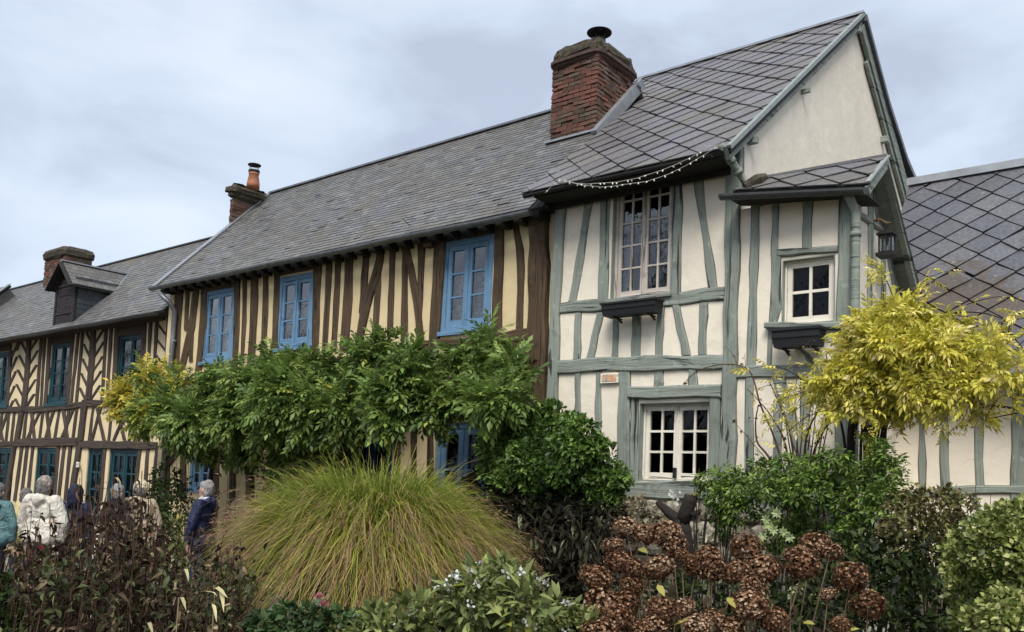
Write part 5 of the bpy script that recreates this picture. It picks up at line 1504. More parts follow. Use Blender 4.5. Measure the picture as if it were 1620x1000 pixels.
def wist_tint(pos, n):
    f = np.clip((xr - pos[:, 0]) / (xr - xl), 0, 1.0)
    base = 0.10 + 0.42 * RNG.random(n)
    yel = (RNG.random(n) < 0.95 * f) * (0.38 + 0.45 * RNG.random(n))
    lucky = (RNG.random(n) < 0.03) * 0.3
    return np.clip(base + np.maximum(yel * f ** .6 + 0.12 * f, lucky), 0, 1)
pl = Plant(); npar = 0
front_leaves = []
for i in range(3):
    n = 1900; pos, d = on_blobs(wc, wr, n, 0.62, 0.2); n = len(pos)
    dr = rnd_dirs(n, d * [1, 1.1, 0.9], -0.10, 0.5); nr = d * 0.7 + UP * 0.9 + RNG.normal(size=(n, 3)) * 0.35
    tint = wist_tint(pos, n); sz = RNG.uniform(.19, .31, n)
    # the sprays nearest the eye are separate leaves
    order = np.argsort(pos[:, 1]); near = order[:95]; rest = order[95:]
    pl.leaves(pos[rest], dr[rest], nr[rest], sz[rest], tint[rest], wt[i])
    front_leaves += [(pos[j], dr[j], nr[j], sz[j], tint[j], i) for j in near]
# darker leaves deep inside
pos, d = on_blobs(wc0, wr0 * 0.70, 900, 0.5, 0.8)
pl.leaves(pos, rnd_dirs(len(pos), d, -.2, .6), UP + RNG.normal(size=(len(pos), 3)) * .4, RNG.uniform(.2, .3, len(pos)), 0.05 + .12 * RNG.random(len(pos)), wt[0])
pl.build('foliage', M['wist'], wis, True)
mcache = {}
for p, dd, nn, s, t, i in front_leaves:
    key = (i, round(float(t) * 8))
    if key not in mcache:
        q = Plant(); q.leaves(np.zeros((1, 3)), np.array([[0, 1.0, 0]]), np.array([[0, 0, 1.0]]), 1.0, np.array([key[1] / 8]), wt[i]); mcache[key] = q.mesh('leaf', M['wist'])
    dd = dd / np.linalg.norm(dd); x = np.cross(dd, nn); x /= np.linalg.norm(x); z = np.cross(x, dd)
    o = link('leaf', mcache[key], wis, p, Matrix((x, dd, z)).transposed().to_euler()); o.scale = (s, s, s)
st = Plant()
for px0, px1, yb in ((395, 410, 8.7), (420, 440, 8.6), (330, 345, 8.6), (480, 470, 8.75), (790, 770, 8.8)):
    a = on((px0, 800), 1, yb); b = on((px1, 640), 1, yb); a[2] = 0
    pts = [a + (b - a) * t + np.array([.09 * math.sin(6 * t + px0), .05 * math.cos(5 * t), 0]) for t in np.linspace(0, 1, 12)]
    tk = Plant(); tk.tube(pts, .055, .035, .5, 7); tk.build('trunk', M['bark'], wis)
for i in range(34):
    j = RNG.integers(len(wc0)); k = np.argmin(np.abs(np.linalg.norm(wc0 - wc0[j], axis=1) - 1.0))
    a, b = wc0[j], wc0[k]; st.tube([a + (b - a) * t + np.array([0, .1, -.06 * math.sin(3 * t)]) for t in np.linspace(0, 1, 6)], .018, .008, .5, 5)
st.build('stem', M['bark'], wis, True)

# ---------------- round green shrub at the corner of the sage house
M['shrub'] = leaf_mat('shrub_leaf', [(0.0, (0.028, 0.062, 0.012)), (0.5, (0.125, 0.215, 0.042)), (0.85, (0.22, 0.32, 0.07)), (1.0, (0.24, 0.27, 0.06))], 0.32, 0.45)
SY = 7.85
c, r = blobs([(a, b, q, SY + RNG.uniform(-.2, .2)) for a, b, q in [(835, 682, 40), (880, 678, 42), (922, 700, 42), (850, 720, 52), (900, 735, 56), (805, 705, 38), (792, 730, 36), (940, 752, 44), (958, 768, 36), (885, 765, 42), (835, 745, 40), (972, 782, 20), (860, 660, 20), (910, 672, 22), (780, 700, 22), (925, 790, 20), (955, 725, 28), (978, 765, 20), (775, 745, 20), (865, 790, 26), (805, 770, 26)]])
c0, r0 = c, r; c, r = clumps(c, r, 5, .3, .52, .72)
sh = thing('rounded_shrub', on((870, 720), 1, SY) * [1, 1, 0], 'dense rounded green shrub in front of the corner between the two houses', 'shrub')
pl = Plant(); pos, d = on_blobs(c, r, 11000, .7, .15); n = len(pos)
pl.leaves(pos, rnd_dirs(n, d, -.05, .7), d + UP * .7 + RNG.normal(size=(n, 3)) * .45, RNG.uniform(.05, .095, n), np.clip(.25 + .5 * RNG.random(n), 0, 1), T_oval4(.27, .10, .1))
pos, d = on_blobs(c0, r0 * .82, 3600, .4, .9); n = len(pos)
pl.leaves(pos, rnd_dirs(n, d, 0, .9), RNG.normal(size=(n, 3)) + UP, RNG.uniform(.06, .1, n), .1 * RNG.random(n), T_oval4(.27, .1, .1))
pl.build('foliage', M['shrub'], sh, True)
st = Plant()
for i in range(26):
    j = RNG.integers(len(c0)); c = c0; a = on((870, 900), 1, SY) + RNG.normal(size=3) * [.25, .15, 0]; a[2] = 0; b = c[j]
    st.tube([a + (b - a) * t + np.array([0, 0, .25 * math.sin(3.14 * t)]) for t in np.linspace(0, 1, 7)], .022, .008, .5, 5)
st.build('stem', M['bark'], sh, True)

# ---------------- undergrowth below it, its shade put into the leaf colour
M['dark_leaf'] = leaf_mat('shade_dark_leaf', [(0.0, (0.006, 0.006, 0.004)), (0.6, (0.016, 0.015, 0.008)), (0.9, (0.05, 0.045, 0.025)), (1.0, (0.15, 0.16, 0.09))], 0.1, 0.7, spec=.1)  # near-black leaves: the shade under the shrub is put into their colour
M['dark_green'] = leaf_mat('shade_green_leaf', [(0.0, (0.010, 0.014, 0.005)), (0.6, (0.035, 0.055, 0.014)), (1.0, (0.11, 0.15, 0.035))], 0.2, 0.55, spec=.2)  # green darkened to carry the shade of the understory
ug = thing('shaded_shrub', on((860, 880), 1, 7.2) * [1, 1, 0], 'leafy undergrowth coloured near black for the shade below the rounded shrub', 'shrub')
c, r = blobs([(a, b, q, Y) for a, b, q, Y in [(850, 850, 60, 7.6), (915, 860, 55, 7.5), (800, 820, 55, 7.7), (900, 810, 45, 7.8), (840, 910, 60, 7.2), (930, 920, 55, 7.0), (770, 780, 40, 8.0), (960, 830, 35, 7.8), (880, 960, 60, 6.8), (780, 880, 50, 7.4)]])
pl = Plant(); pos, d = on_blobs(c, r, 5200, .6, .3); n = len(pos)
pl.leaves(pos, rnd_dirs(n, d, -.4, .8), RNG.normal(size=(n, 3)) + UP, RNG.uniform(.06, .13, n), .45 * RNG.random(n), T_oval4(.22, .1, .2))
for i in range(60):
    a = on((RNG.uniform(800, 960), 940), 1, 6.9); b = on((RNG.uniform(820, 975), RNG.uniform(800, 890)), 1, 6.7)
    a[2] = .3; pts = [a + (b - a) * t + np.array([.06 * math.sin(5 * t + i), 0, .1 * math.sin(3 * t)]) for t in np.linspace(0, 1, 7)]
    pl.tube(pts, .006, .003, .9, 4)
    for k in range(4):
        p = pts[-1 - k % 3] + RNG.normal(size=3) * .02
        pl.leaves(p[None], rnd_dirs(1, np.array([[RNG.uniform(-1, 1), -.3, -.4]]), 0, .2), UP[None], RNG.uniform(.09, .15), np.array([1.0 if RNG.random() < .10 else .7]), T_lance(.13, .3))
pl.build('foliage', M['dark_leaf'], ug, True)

# ---------------- fountain of ornamental grass
M['grass'] = leaf_mat('ornamental_grass_blade', [(0.0, (0.05, 0.085, 0.016)), (0.30, (0.155, 0.215, 0.028)), (0.55, (0.35, 0.355, 0.05)), (0.72, (0.44, 0.31, 0.11)), (0.88, (0.30, 0.155, 0.10)), (1.0, (0.44, 0.29, 0.20))], 0.35, 0.5, var=0.4)
gc = atd((588, 930), 5.9); gc[2] = 0
gr = thing('ornamental_grass', gc, 'big fountain shaped clump of yellow green ornamental grass', 'grass clump')
pl = Plant()
n = 17000; K = 9
phi = RNG.uniform(0, 2 * np.pi, n); u = RNG.random(n); tuft = RNG.integers(0, 150, n); tphi, trho, tz = RNG.uniform(0, 2 * np.pi, 150), RNG.random(150), RNG.normal(size=150)
mixd = RNG.random(n) < .72; phi = np.where(mixd, tphi[tuft] + RNG.normal(size=n) * .10, phi); u = np.where(mixd, np.clip(trho[tuft] + RNG.normal(size=n) * .12, .005, 1), u)
rho = 1.05 * u ** .46 * RNG.uniform(.80, 1.08, n)
dirh = np.stack([np.cos(phi), np.sin(phi), 0 * phi], 1)
zend = 1.93 - .50 * rho ** 2.6 + RNG.normal(size=n) * .08 + tz[tuft] * .075 * mixd - .55 * rho * (RNG.random(n) < .38) * RNG.random(n)
p0 = dirh * (0.26 * RNG.random(n) ** .5)[:, None] + np.array([0, 0, .35])
p1 = dirh * (rho * .50)[:, None]; p1[:, 2] = 1.86 + .08 * rho + RNG.normal(size=n) * .12
p2 = dirh * rho[:, None]; p2[:, 2] = zend
side = np.cross(dirh, UP); sway = RNG.normal(size=(n, 1)) * .20
p1 += side * sway * .4; p2 += side * sway
t = np.linspace(0, 1, K)[None, :, None]
cen = gc + (1 - t) ** 2 * p0[:, None] + 2 * t * (1 - t) * p1[:, None] + t ** 2 * p2[:, None]
flop = (.05 + .42 * RNG.random(n) ** 2.5)[:, None, None]; cen = cen + t ** 5 * flop * (np.concatenate([dirh * .5 + side * RNG.normal(size=(n, 1)) * .7, ], 1)[:, None] + np.array([0, 0, -.9])) + (t ** 2 * .05) * RNG.normal(size=(n, 1, 3))
wv = np.cross(p2 - p0, RNG.normal(size=(n, 3)) * .4 + UP); wv /= np.linalg.norm(wv, axis=1, keepdims=True)
wid = (0.0033 * (1 - np.linspace(0, 1, K) ** 3) + .0006)[None, :, None] * RNG.uniform(.7, 1.3, (n, 1, 1))
v = np.stack([cen - wv[:, None] * wid, cen + wv[:, None] * wid], 2).reshape(n, -1, 3)
q = np.array([[2 * i, 2 * i + 1, 2 * i + 3, 2 * i + 2] for i in range(K - 1)]); q = (q[None] + (np.arange(n) * 2 * K)[:, None, None]).reshape(-1, 4)
brown = np.clip(.12 + .42 * rho ** 2 * (0.7 + .5 * (dirh[:, 0] * RW[0, 0] > .2)) - .35 * (zend > 1.75), 0, 1)
tb = np.clip(.22 + .25 * RNG.random(n), 0, 1) + .35 * (RNG.random(n) < brown * .8) * RNG.random(n)
tt = np.clip(tb[:, None] * (0.15 + 0.95 * np.linspace(0, 1, K)[None] ** .9) + .55 * (RNG.random((n, 1)) < .5) * np.linspace(0, 1, K)[None] ** 6 + .18 * brown[:, None] * np.linspace(0, 1, K)[None] ** 4, 0, 1)
pl.add(v, q, np.repeat(tt[:, :, None], 2, 2))
pl.build('blades', M['grass'], gr, True)
# seed plumes
pl = Plant(); m = 900
k = np.argsort(-(rho * .6 + .9 * RNG.random(n)))[:m]
for j in k:
    a = cen[j, -2]; dd = cen[j, -1] - cen[j, -3]; dd /= np.linalg.norm(dd); L_ = RNG.uniform(.10, .20)
    mm = 12; ts = RNG.random(mm)
    pp = a + dd * (ts * L_)[:, None] + np.array([0, 0, -.12]) * (ts ** 2 * L_)[:, None]
    pl.leaves(pp, rnd_dirs(mm, np.repeat(dd[None], mm, 0), .1, .35), RNG.normal(size=(mm, 3)), RNG.uniform(.025, .05, mm), .80 + .2 * RNG.random(mm), T_oval4(.05, .02, .05))
pl.build('plumes', M['grass'], gr, True)

# ---------------- hydrangea: every dried head, its stalk, a few leaves
M['hyd'] = leaf_mat('dried_hydrangea_petal', [(0.0, (0.080, 0.038, 0.020)), (0.45, (0.225, 0.112, 0.058)), (0.8, (0.38, 0.225, 0.13)), (1.0, (0.56, 0.42, 0.28))], 0.3, 0.75, var=0.4, spec=.15)
heads = [(990, 834, 18), (1020, 846, 21), (1052, 845, 27), (971, 863, 18), (1067, 864, 19), (980, 890, 21), (1004, 899, 21), (1042, 899, 23), (944, 913, 25), (1078, 879, 15), (1101, 893, 21), (1121, 884, 23), (1126, 902, 22), (1163, 906, 21), (1181, 869, 24), (956, 958, 29), (987, 953, 25),
         (978, 978, 26), (928, 976, 20), (1047, 964, 26), (1081, 961, 19), (1128, 980, 20), (1157, 996, 22), (1192, 926, 22), (1186, 957, 27), (1035, 990, 24), (1104, 992, 22), (1206, 900, 24), (1225, 982, 24), (1288, 863, 26), (1314, 873, 19), (1271, 897, 29), (1347, 914, 27), (1310, 940, 14), (1373, 957, 26), (1330, 989, 16), (1262, 878, 19), (950, 1000, 26), (1000, 925, 20), (1012, 1005, 26)]
petal = T_oval4(.44, .16, .12)
hmesh = []
hyd_tone = (0, -.12, .22, -.2, .08, .4)
for k in range(6):
    pl = Plant(); nf = 240; ga = np.pi * (3 - 5 ** .5); i = np.arange(nf); zz = 1 - 1.72 * (i + .5) / nf; rr = np.sqrt(1 - zz ** 2)
    d = np.stack([rr * np.cos(ga * i), rr * np.sin(ga * i), zz], 1) + RNG.normal(size=(nf, 3)) * .10; d /= np.linalg.norm(d, axis=1, keepdims=True)
    rad = RNG.uniform(.80, 1.06, nf) * (1 + .10 * np.sin(3 * np.arctan2(d[:, 1], d[:, 0]) + k))
    o_ = d * rad[:, None]; tt = RNG.random(nf)
    for pk in range(4):
        ref = np.cross(d, RNG.normal(size=(nf, 3))) if pk == 0 else ref
        ref = ref / np.linalg.norm(ref, axis=1, keepdims=True); per = np.cross(d, ref)
        a = pk * np.pi / 2; dr = np.cos(a) * ref + np.sin(a) * per + d * (.35 + .4 * RNG.random((nf, 1)))
        pl.leaves(o_, dr, d, RNG.uniform(.10, .165, nf), np.clip(tt + hyd_tone[k] + RNG.normal(size=nf) * .08, 0, 1), petal)
    # florets inside
    m = 90; d2 = RNG.normal(size=(m, 3)); d2 /= np.linalg.norm(d2, axis=1, keepdims=True)
    pl.leaves(d2 * .68, rnd_dirs(m, d2, 0, .7), RNG.normal(size=(m, 3)), .4, .1 * RNG.random(m), petal)
    hmesh.append(pl.mesh('flower_head', M['hyd']))
hb = atd((1120, 980), 4.6); hb[2] = 0
hyd = thing('hydrangea', hb, 'hydrangea bush carrying dried russet brown flower heads in the foreground', 'flowering shrub')
hl = Plant()
for a, b, q in heads:
    dep = 4.75 - (b - 900) * .004 + RNG.uniform(-.12, .12); w = atd((a, b), dep); s = q / (F_PX / dep) * RNG.uniform(.95, 1.16)
    o = link('flower_head', hmesh[RNG.choice(6, p=(.2, .2, .18, .2, .16, .06))], hyd, w, (RNG.normal() * .25, RNG.normal() * .25, RNG.uniform(0, 6.28))); o.scale = (s * RNG.uniform(.92, 1.1), s * RNG.uniform(.92, 1.1), s * RNG.uniform(.68, .9))
    base = hb + np.array([(w[0] - hb[0]) * .55, (w[1] - hb[1]) * .55, 0]) + RNG.normal(size=3) * [.08, .08, 0]
    pts = [base + (w - base) * t + np.array([.05 * math.sin(5 * t + a) * math.sin(3.14 * t), .05 * math.cos(4 * t + b) * math.sin(3.14 * t), 0]) for t in np.linspace(0, 1, 9)]
    hs = Plant(); hs.tube(pts, .0055, .0035, .5, 5); hs.build('stalk', M['stem_tan'], hyd)
    for k in range(3):
        p = pts[-2 - k]; hl.leaves(p[None], rnd_dirs(1, np.array([[RNG.uniform(-1, 1), RNG.uniform(-1, .4), -.5]]), 0, .2), UP[None], RNG.uniform(.07, .13), np.array([.1 + .25 * RNG.random() + (.5 if RNG.random() < .12 else 0)]), T_lance(.2, .35))
M['hydleaf'] = leaf_mat('withered_hydrangea_leaf', [(0, (0.03, 0.02, 0.01)), (.35, (.07, .045, .02)), (.6, (.10, .11, .03)), (1, (.45, .40, .09))], .3, .6)
for px, py in ((1010, 868), (1075, 985), (1066, 990), (1340, 1000), (1040, 925), (1270, 985), (1150, 945)):
    p = atd((px, py), 4.45); hl.leaves(p[None], np.array([[.7, -.3, .3 * RNG.normal()]]), np.array([[0.1, -.5, 1.]]), .075, np.array([1.0]), T_lance(.24, .2))
hl.build('leaves', M['hydleaf'], hyd, True)

# ---------------- white flowering leafy plants along the bottom
M['persi'] = leaf_mat('pale_lance_leaf', [(0.0, (0.030, 0.045, 0.014)), (0.5, (0.13, 0.165, 0.05)), (0.85, (0.27, 0.30, 0.11)), (1.0, (0.40, 0.38, 0.06))], .3, .55, spec=.2)
M['petalw'] = leaf_mat('white_petal', [(0, (.55, .55, .5)), (1, (.8, .8, .76))], .3, .6, var=.1)
pb = atd((740, 990), 4.4); pb[2] = 0
per = thing('flowering_perennial', pb, 'leafy pale green plant dotted with tiny white flowers at the bottom centre', 'perennial plant')
pl = Plant(); fw = Plant()
lance = T_lance(.16, .22)
cs, rs_ = [], []
for px, py, q in [(600, 1010, 40), (650, 985, 40), (700, 975, 45), (750, 950, 45), (790, 930, 40), (830, 960, 45), (880, 985, 40), (920, 1010, 40), (760, 1010, 60), (840, 1020, 60), (680, 1030, 60), (798, 912, 16), (770, 925, 20), (735, 940, 20), (600, 980, 20), (820, 925, 24), (575, 1000, 22)]:
    w = atd((px, py), 4.4 + RNG.uniform(-.25, .25)); cs.append(w); rs_.append(q / (F_PX / 4.4))
cs, rs_ = np.array(cs), np.array(rs_)
pos, d = on_blobs(cs, rs_, 3400, .5, .35); n = len(pos)
pl.leaves(pos, rnd_dirs(n, d, .15, .6), d * .5 + UP + RNG.normal(size=(n, 3)) * .35, RNG.uniform(.05, .105, n), np.clip(.28 + .62 * RNG.random(n) + .2 * (RNG.random(n) < .05), 0, 1), lance)
pos, d = on_blobs(cs, rs_ * 1.1, 60, .7, .05); 
for p in pos:
    q = p + np.array([.05, -.07, .03]); pl.tube([p - [0, 0, .08], p, q], .003, .002, .3, 4)
    m = 9; dd = RNG.normal(size=(m, 3)); fw.leaves(q + RNG.normal(size=(m, 3)) * .009, dd, RNG.normal(size=(m, 3)), RNG.uniform(.013, .024, m), RNG.random(m), T_oval4(.4, .1, 0))
pl.build('foliage', M['persi'], per, True); fw.build('flowers', M['petalw'], per, True)

# low rose with pink blooms
M['rosel'] = leaf_mat('rose_leaf', [(0, (.02, .045, .015)), (.6, (.05, .095, .03)), (1, (.12, .15, .05))], .25, .45)
M['pink'] = leaf_mat('pink_petal', [(0, (.45, .16, .17)), (1, (.62, .32, .30))], .3, .5, var=.15)
lb = atd((470, 990), 4.5); lb[2] = 0
lr = thing('low_rose', lb, 'low green rose with two pink blooms below the ornamental grass', 'flowering shrub')
cs = np.array([atd((a, b), 4.5) for a, b in ((420, 1000), (460, 990), (500, 985), (540, 1000), (480, 1020), (560, 1010), (440, 1020), (520, 970))]); rs_ = np.array([30, 34, 30, 34, 40, 34, 36, 14]) / (F_PX / 4.5)
pl = Plant(); pos, d = on_blobs(cs, rs_, 1500, .6, .3); n = len(pos)
pl.leaves(pos, rnd_dirs(n, d, 0, .7), d + UP + RNG.normal(size=(n, 3)) * .5, RNG.uniform(.035, .06, n), .2 + .7 * RNG.random(n), T_oval4(.33, .1, .1)); pl.build('foliage', M['rosel'], lr, True)
for px, py in ((513, 959), (505, 947)):
    fw = Plant(); w = atd((px, py), 4.4); m = 26; d = RNG.normal(size=(m, 3)); d[:, 2] = np.abs(d[:, 2]); d /= np.linalg.norm(d, axis=1, keepdims=True)
    fw.leaves(w + d * .012, rnd_dirs(m, d, .3, .3), d, RNG.uniform(.014, .024, m), RNG.random(m), T_oval4(.5, .15, -.1)); fw.build('bloom', M['pink'], lr)

# ---------------- yellow-leaved climber on the annex corner
M['yellow'] = leaf_mat('yellow_autumn_leaf', [(0.0, (0.09, 0.075, 0.022)), (0.3, (0.44, 0.43, 0.06)), (0.65, (0.76, 0.68, 0.11)), (0.9, (0.80, 0.70, 0.30)), (1.0, (0.55, 0.45, 0.24))], .4, .5, var=.3)
YY = 8.15
yel = thing('yellow_climber', on((1370, 700), 1, 8.5) * [1, 1, 0], 'bright yellow leaved climber bushing out from the right corner of the sage house', 'climbing plant')
ysp = [(1318, 602, 18), (1352, 585, 26), (1370, 540, 36), (1400, 515, 34), (1425, 565, 48), (1452, 530, 42), (1482, 570, 52), (1520, 558, 40), (1550, 585, 28), (1530, 612, 28), (1470, 615, 34), (1405, 612, 34), (1362, 612, 28), (1420, 492, 18), (1570, 548, 18), (1440, 640, 18), (1552, 645, 12), (1300, 605, 14), (1430, 655, 14), (1558, 665, 8), (1500, 520, 20), (1580, 590, 14), (1595, 530, 12), (1385, 570, 30), (1545, 560, 24), (1305, 630, 12), (1320, 650, 10), (1600, 560, 12), (1610, 590, 12), (1290, 618, 10), (1350, 640, 16), (1385, 640, 16)]
yc, yr = blobs([(a, b, q, YY + RNG.uniform(-.3, .2)) for a, b, q in ysp])
yc0, yr0 = yc, yr
yc, yr = clumps(yc, yr * .86, 6, .20, .50, 1.0)
yt = [compound(3, T_oval4(.20, .06, .2), 1.0, .55, .08, 52), compound(3, T_oval4(.17, .05, .25), 1.0, .58, .28, 58)]
pl = Plant(); yf = []
for i in range(2):
    pos, d = on_blobs(yc, yr, 1400, .55, .3); n = len(pos)
    dr = rnd_dirs(n, d * [1, 1.1, .9], -.05, .8); nr = d * .5 + UP * .8 + RNG.normal(size=(n, 3)) * .55
    tint = np.clip(.22 + .62 * RNG.random(n) + .25 * (RNG.random(n) < .12), 0, 1); sz = RNG.uniform(.08, .155, n)
    o_ = np.argsort(pos[:, 1] + .3 * RNG.random(n)); near, rest = o_[:90], o_[90:]
    pl.leaves(pos[rest], dr[rest], nr[rest], sz[rest], tint[rest], yt[i]); yf += [(pos[j], dr[j], nr[j], sz[j], tint[j], i) for j in near]
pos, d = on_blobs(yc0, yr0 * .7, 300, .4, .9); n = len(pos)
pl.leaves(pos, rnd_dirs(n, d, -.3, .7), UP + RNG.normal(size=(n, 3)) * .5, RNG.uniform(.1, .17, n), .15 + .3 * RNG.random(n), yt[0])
yst = Plant()
def twig(pts_px, Y, r0, r1, leaves=0, plant=yst, lp=pl, tint=(.3, .9), size=(.06, .11), tm=None):
    P = np.array([on(p, 1, Y if np.isscalar(Y) else y) for p, y in zip(pts_px, [Y] * len(pts_px) if np.isscalar(Y) else Y)])
    m = max(8, len(P) * 4); s = np.linspace(0, len(P) - 1, m); Q = np.stack([np.interp(s, np.arange(len(P)), P[:, i]) for i in range(3)], 1)
    for _ in range(2): Q[1:-1] = (Q[:-2] + 2 * Q[1:-1] + Q[2:]) / 4
    plant.tube(Q, r0, r1, .5, 5)
    for k in range(leaves):
        p = Q[RNG.integers(m // 4, m)] + RNG.normal(size=3) * .02
        lp.leaves(p[None], rnd_dirs(1, np.array([[RNG.uniform(-1, 1), -.4, -.2]]), 0, .4), UP[None] + RNG.normal(size=(1, 3)) * .4, RNG.uniform(*size), np.array([RNG.uniform(*tint)]), tm or LF1)
twig([(1440, 520), (1478, 506), (1515, 493), (1560, 495), (1600, 510), (1640, 530)], 8.2, .010, .003, 16, size=(.05, .09))
twig([(1450, 500), (1462, 470), (1470, 455)], 8.2, .006, .002, 5)
twig([(1425, 500), (1418, 470), (1420, 450)], 8.2, .006, .002, 6)
twig([(1500, 510), (1530, 480), (1580, 468), (1620, 475)], 8.3, .006, .002, 14, size=(.05, .09))
twig([(1520, 520), (1570, 512), (1610, 505), (1650, 500)], 8.2, .006, .002, 16, size=(.05, .09))
twig([(1540, 600), (1580, 612), (1640, 625)], 8.2, .008, .003, 26, size=(.05, .10), tint=(.7, 1.0))
twig([(1530, 585), (1600, 600), (1650, 600)], 8.3, .008, .003, 26, size=(.05, .10), tint=(.5, 1.0))
twig([(1495, 632), (1560, 640), (1640, 652)], 8.6, .012, .009, 0)
twig([(1410, 490), (1380, 470), (1375, 430)], 8.4, .004, .002, 8)
for k in range(60):      # trailing sprays that break the outline
    j = RNG.integers(len(yc0)); w0 = yc0[j]; an = RNG.uniform(0, 6.28); L_ = RNG.uniform(.2, .75); e = w0 + np.array([math.cos(an) * L_ * 1.1, -.15 * RNG.random(), math.sin(an) * L_ * .7 - .05])
    Q = np.array([w0 + (e - w0) * t_ + np.array([0, 0, .12 * math.sin(3 * t_)]) for t_ in np.linspace(0, 1, 8)]); yst.tube(Q, .006, .002, .5, 4)
    m = 9; i_ = RNG.integers(3, 8, m); pl.leaves(Q[i_] + RNG.normal(size=(m, 3)) * .015, rnd_dirs(m, np.repeat((e - w0)[None], m, 0) * 2, -.1, .7), UP + RNG.normal(size=(m, 3)) * .5, RNG.uniform(.07, .13, m), RNG.uniform(.3, .95, m), yt[k % 2])
pl.build('foliage', M['yellow'], yel, True)
mc2 = {}
for p, dd, nn, s, t, i in yf:
    key = (i, round(float(t) * 8))
    if key not in mc2:
        q = Plant(); q.leaves(np.zeros((1, 3)), np.array([[0, 1.0, 0]]), np.array([[0, 0, 1.0]]), 1.0, np.array([key[1] / 8]), yt[i]); mc2[key] = q.mesh('leaf', M['yellow'])
    dd = dd / np.linalg.norm(dd); x = np.cross(dd, nn); x /= np.linalg.norm(x); z = np.cross(x, dd)
    o = link('leaf', mc2[key], yel, p, Matrix((x, dd, z)).transposed().to_euler()); o.scale = (s, s, s)
for k in range(15):
    x0 = RNG.uniform(1335, 1400); x1 = x0 + RNG.uniform(-40, 45)
    twig([(x0, 760), (x0 + RNG.uniform(-10, 10), 690), ((x0 + x1) / 2, 640), (x1, RNG.uniform(560, 620))], 8.35 + RNG.uniform(-.15, .2), .017, .006, 0)
twig([(1350, 800), (1345, 720), (1352, 660), (1375, 610), (1420, 570)], 8.5, .05, .025, 0)
twig([(1375, 800), (1372, 720), (1368, 650), (1400, 590), (1470, 560)], 8.4, .04, .02, 0)
yst.build('stem', M['bark'], yel, True)

# ---------------- nearly bare rose on the annex wall
rose = thing('climbing_rose', on((1255, 760), 1, 8.5) * [1, 1, 0], 'nearly bare climbing rose with dark arching stems on the annex wall', 'climbing plant')
rs2 = Plant(); rl = Plant()
kw = dict(plant=rs2, lp=rl, tint=(.2, 1.0), size=(.035, .06), tm=T_oval4(.32, .1, .1))
twig([(1248, 770), (1225, 690), (1202, 640), (1194, 605), (1186, 585), (1165, 576), (1130, 577), (1100, 588), (1080, 608)], 8.6, .012, .003, 18, **kw)
twig([(1256, 770), (1240, 690), (1215, 650), (1182, 615)], 8.55, .013, .004, 14, **kw)
twig([(1262, 770), (1250, 680), (1225, 620), (1215, 600)], 8.5, .013, .004, 14, **kw)
twig([(1270, 770), (1275, 690), (1290, 655), (1322, 640)], 8.5, .014, .005, 8, **kw)
twig([(1275, 770), (1288, 710), (1312, 665), (1325, 655)], 8.45, .014, .005, 6, **kw)
twig([(1245, 770), (1215, 720), (1196, 700), (1195, 665), (1200, 640)], 8.55, .014, .006, 6, **kw)
twig([(1240, 760), (1190, 700), (1155, 660)], 8.55, .006, .002, 5, **kw)
twig([(1265, 760), (1258, 640), (1262, 560), (1285, 535)], 8.5, .006, .002, 10, **kw)
twig([(1258, 760), (1238, 640), (1245, 590)], 8.5, .008, .002, 10, **kw)
twig([(1165, 575), (1160, 560), (1148, 548)], 8.6, .004, .002, 2, **kw)
twig([(1180, 582), (1178, 560)], 8.6, .004, .002, 3, **kw)
for k in range(8): twig([(1255 + k * 5, 770), (1262 + k * 6, 700), (1262 + k * 8 + RNG.uniform(-8, 8), RNG.uniform(610, 660))], 8.45 + RNG.uniform(-.1, .1), .010, .003, 3, **kw)
rs2.build('stem', M['stem_red'], rose, True)
M['rose2'] = leaf_mat('sparse_rose_leaf', [(0, (.03, .045, .02)), (.5, (.06, .075, .03)), (.8, (.16, .15, .05)), (1, (.30, .30, .06))], .3, .5); rl.build('leaves', M['rose2'], rose, True)

# ---------------- fresh green shrub under the small window
M['choi'] = leaf_mat('fresh_green_leaf', [(0.0, (0.022, 0.052, 0.010)), (0.5, (0.135, 0.225, 0.040)), (0.8, (0.27, 0.36, 0.08)), (1.0, (0.45, 0.50, 0.33))], .36, .4)
CY = 7.7
c, r = blobs([(a, b, q, CY + RNG.uniform(-.3, .3)) for a, b, q in [(1128, 768, 22), (1165, 762, 30), (1155, 800, 36), (1205, 790, 42), (1200, 752, 26), (1245, 755, 40), (1280, 782, 46), (1320, 762, 40), (1310, 738, 26), (1350, 790, 50), (1390, 762, 38), (1408, 735, 28), (1400, 800, 38), (1300, 830, 46), (1240, 835, 38), (1350, 838, 42), (1388, 705, 20), (1150, 840, 20), (1140, 815, 16), (1420, 770, 18), (1340, 725, 18), (1265, 735, 16), (1110, 775, 10)]])
cho = thing('evergreen_shrub', on((1290, 800), 1, CY) * [1, 1, 0], 'loose fresh green shrub growing against the annex wall below the yellow climber', 'shrub')
tri = compound(1, T_oval4(.2, .06, .12), .45, .9, .06, 70)
c0, r0 = c, r; c, r = clumps(c, r, 4, .35, .6, .65); pl = Plant(); pos, d = on_blobs(c, r, 3000, .6, .25); n = len(pos)
pl.leaves(pos, rnd_dirs(n, d, .1, .6), d * .6 + UP + RNG.normal(size=(n, 3)) * .4, RNG.uniform(.045, .085, n), np.clip(.2 + .6 * RNG.random(n), 0, .85), tri)
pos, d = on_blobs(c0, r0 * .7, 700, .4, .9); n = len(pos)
pl.leaves(pos, rnd_dirs(n, d, 0, .8), UP + RNG.normal(size=(n, 3)) * .6, RNG.uniform(.05, .09, n), .18 * RNG.random(n), tri)
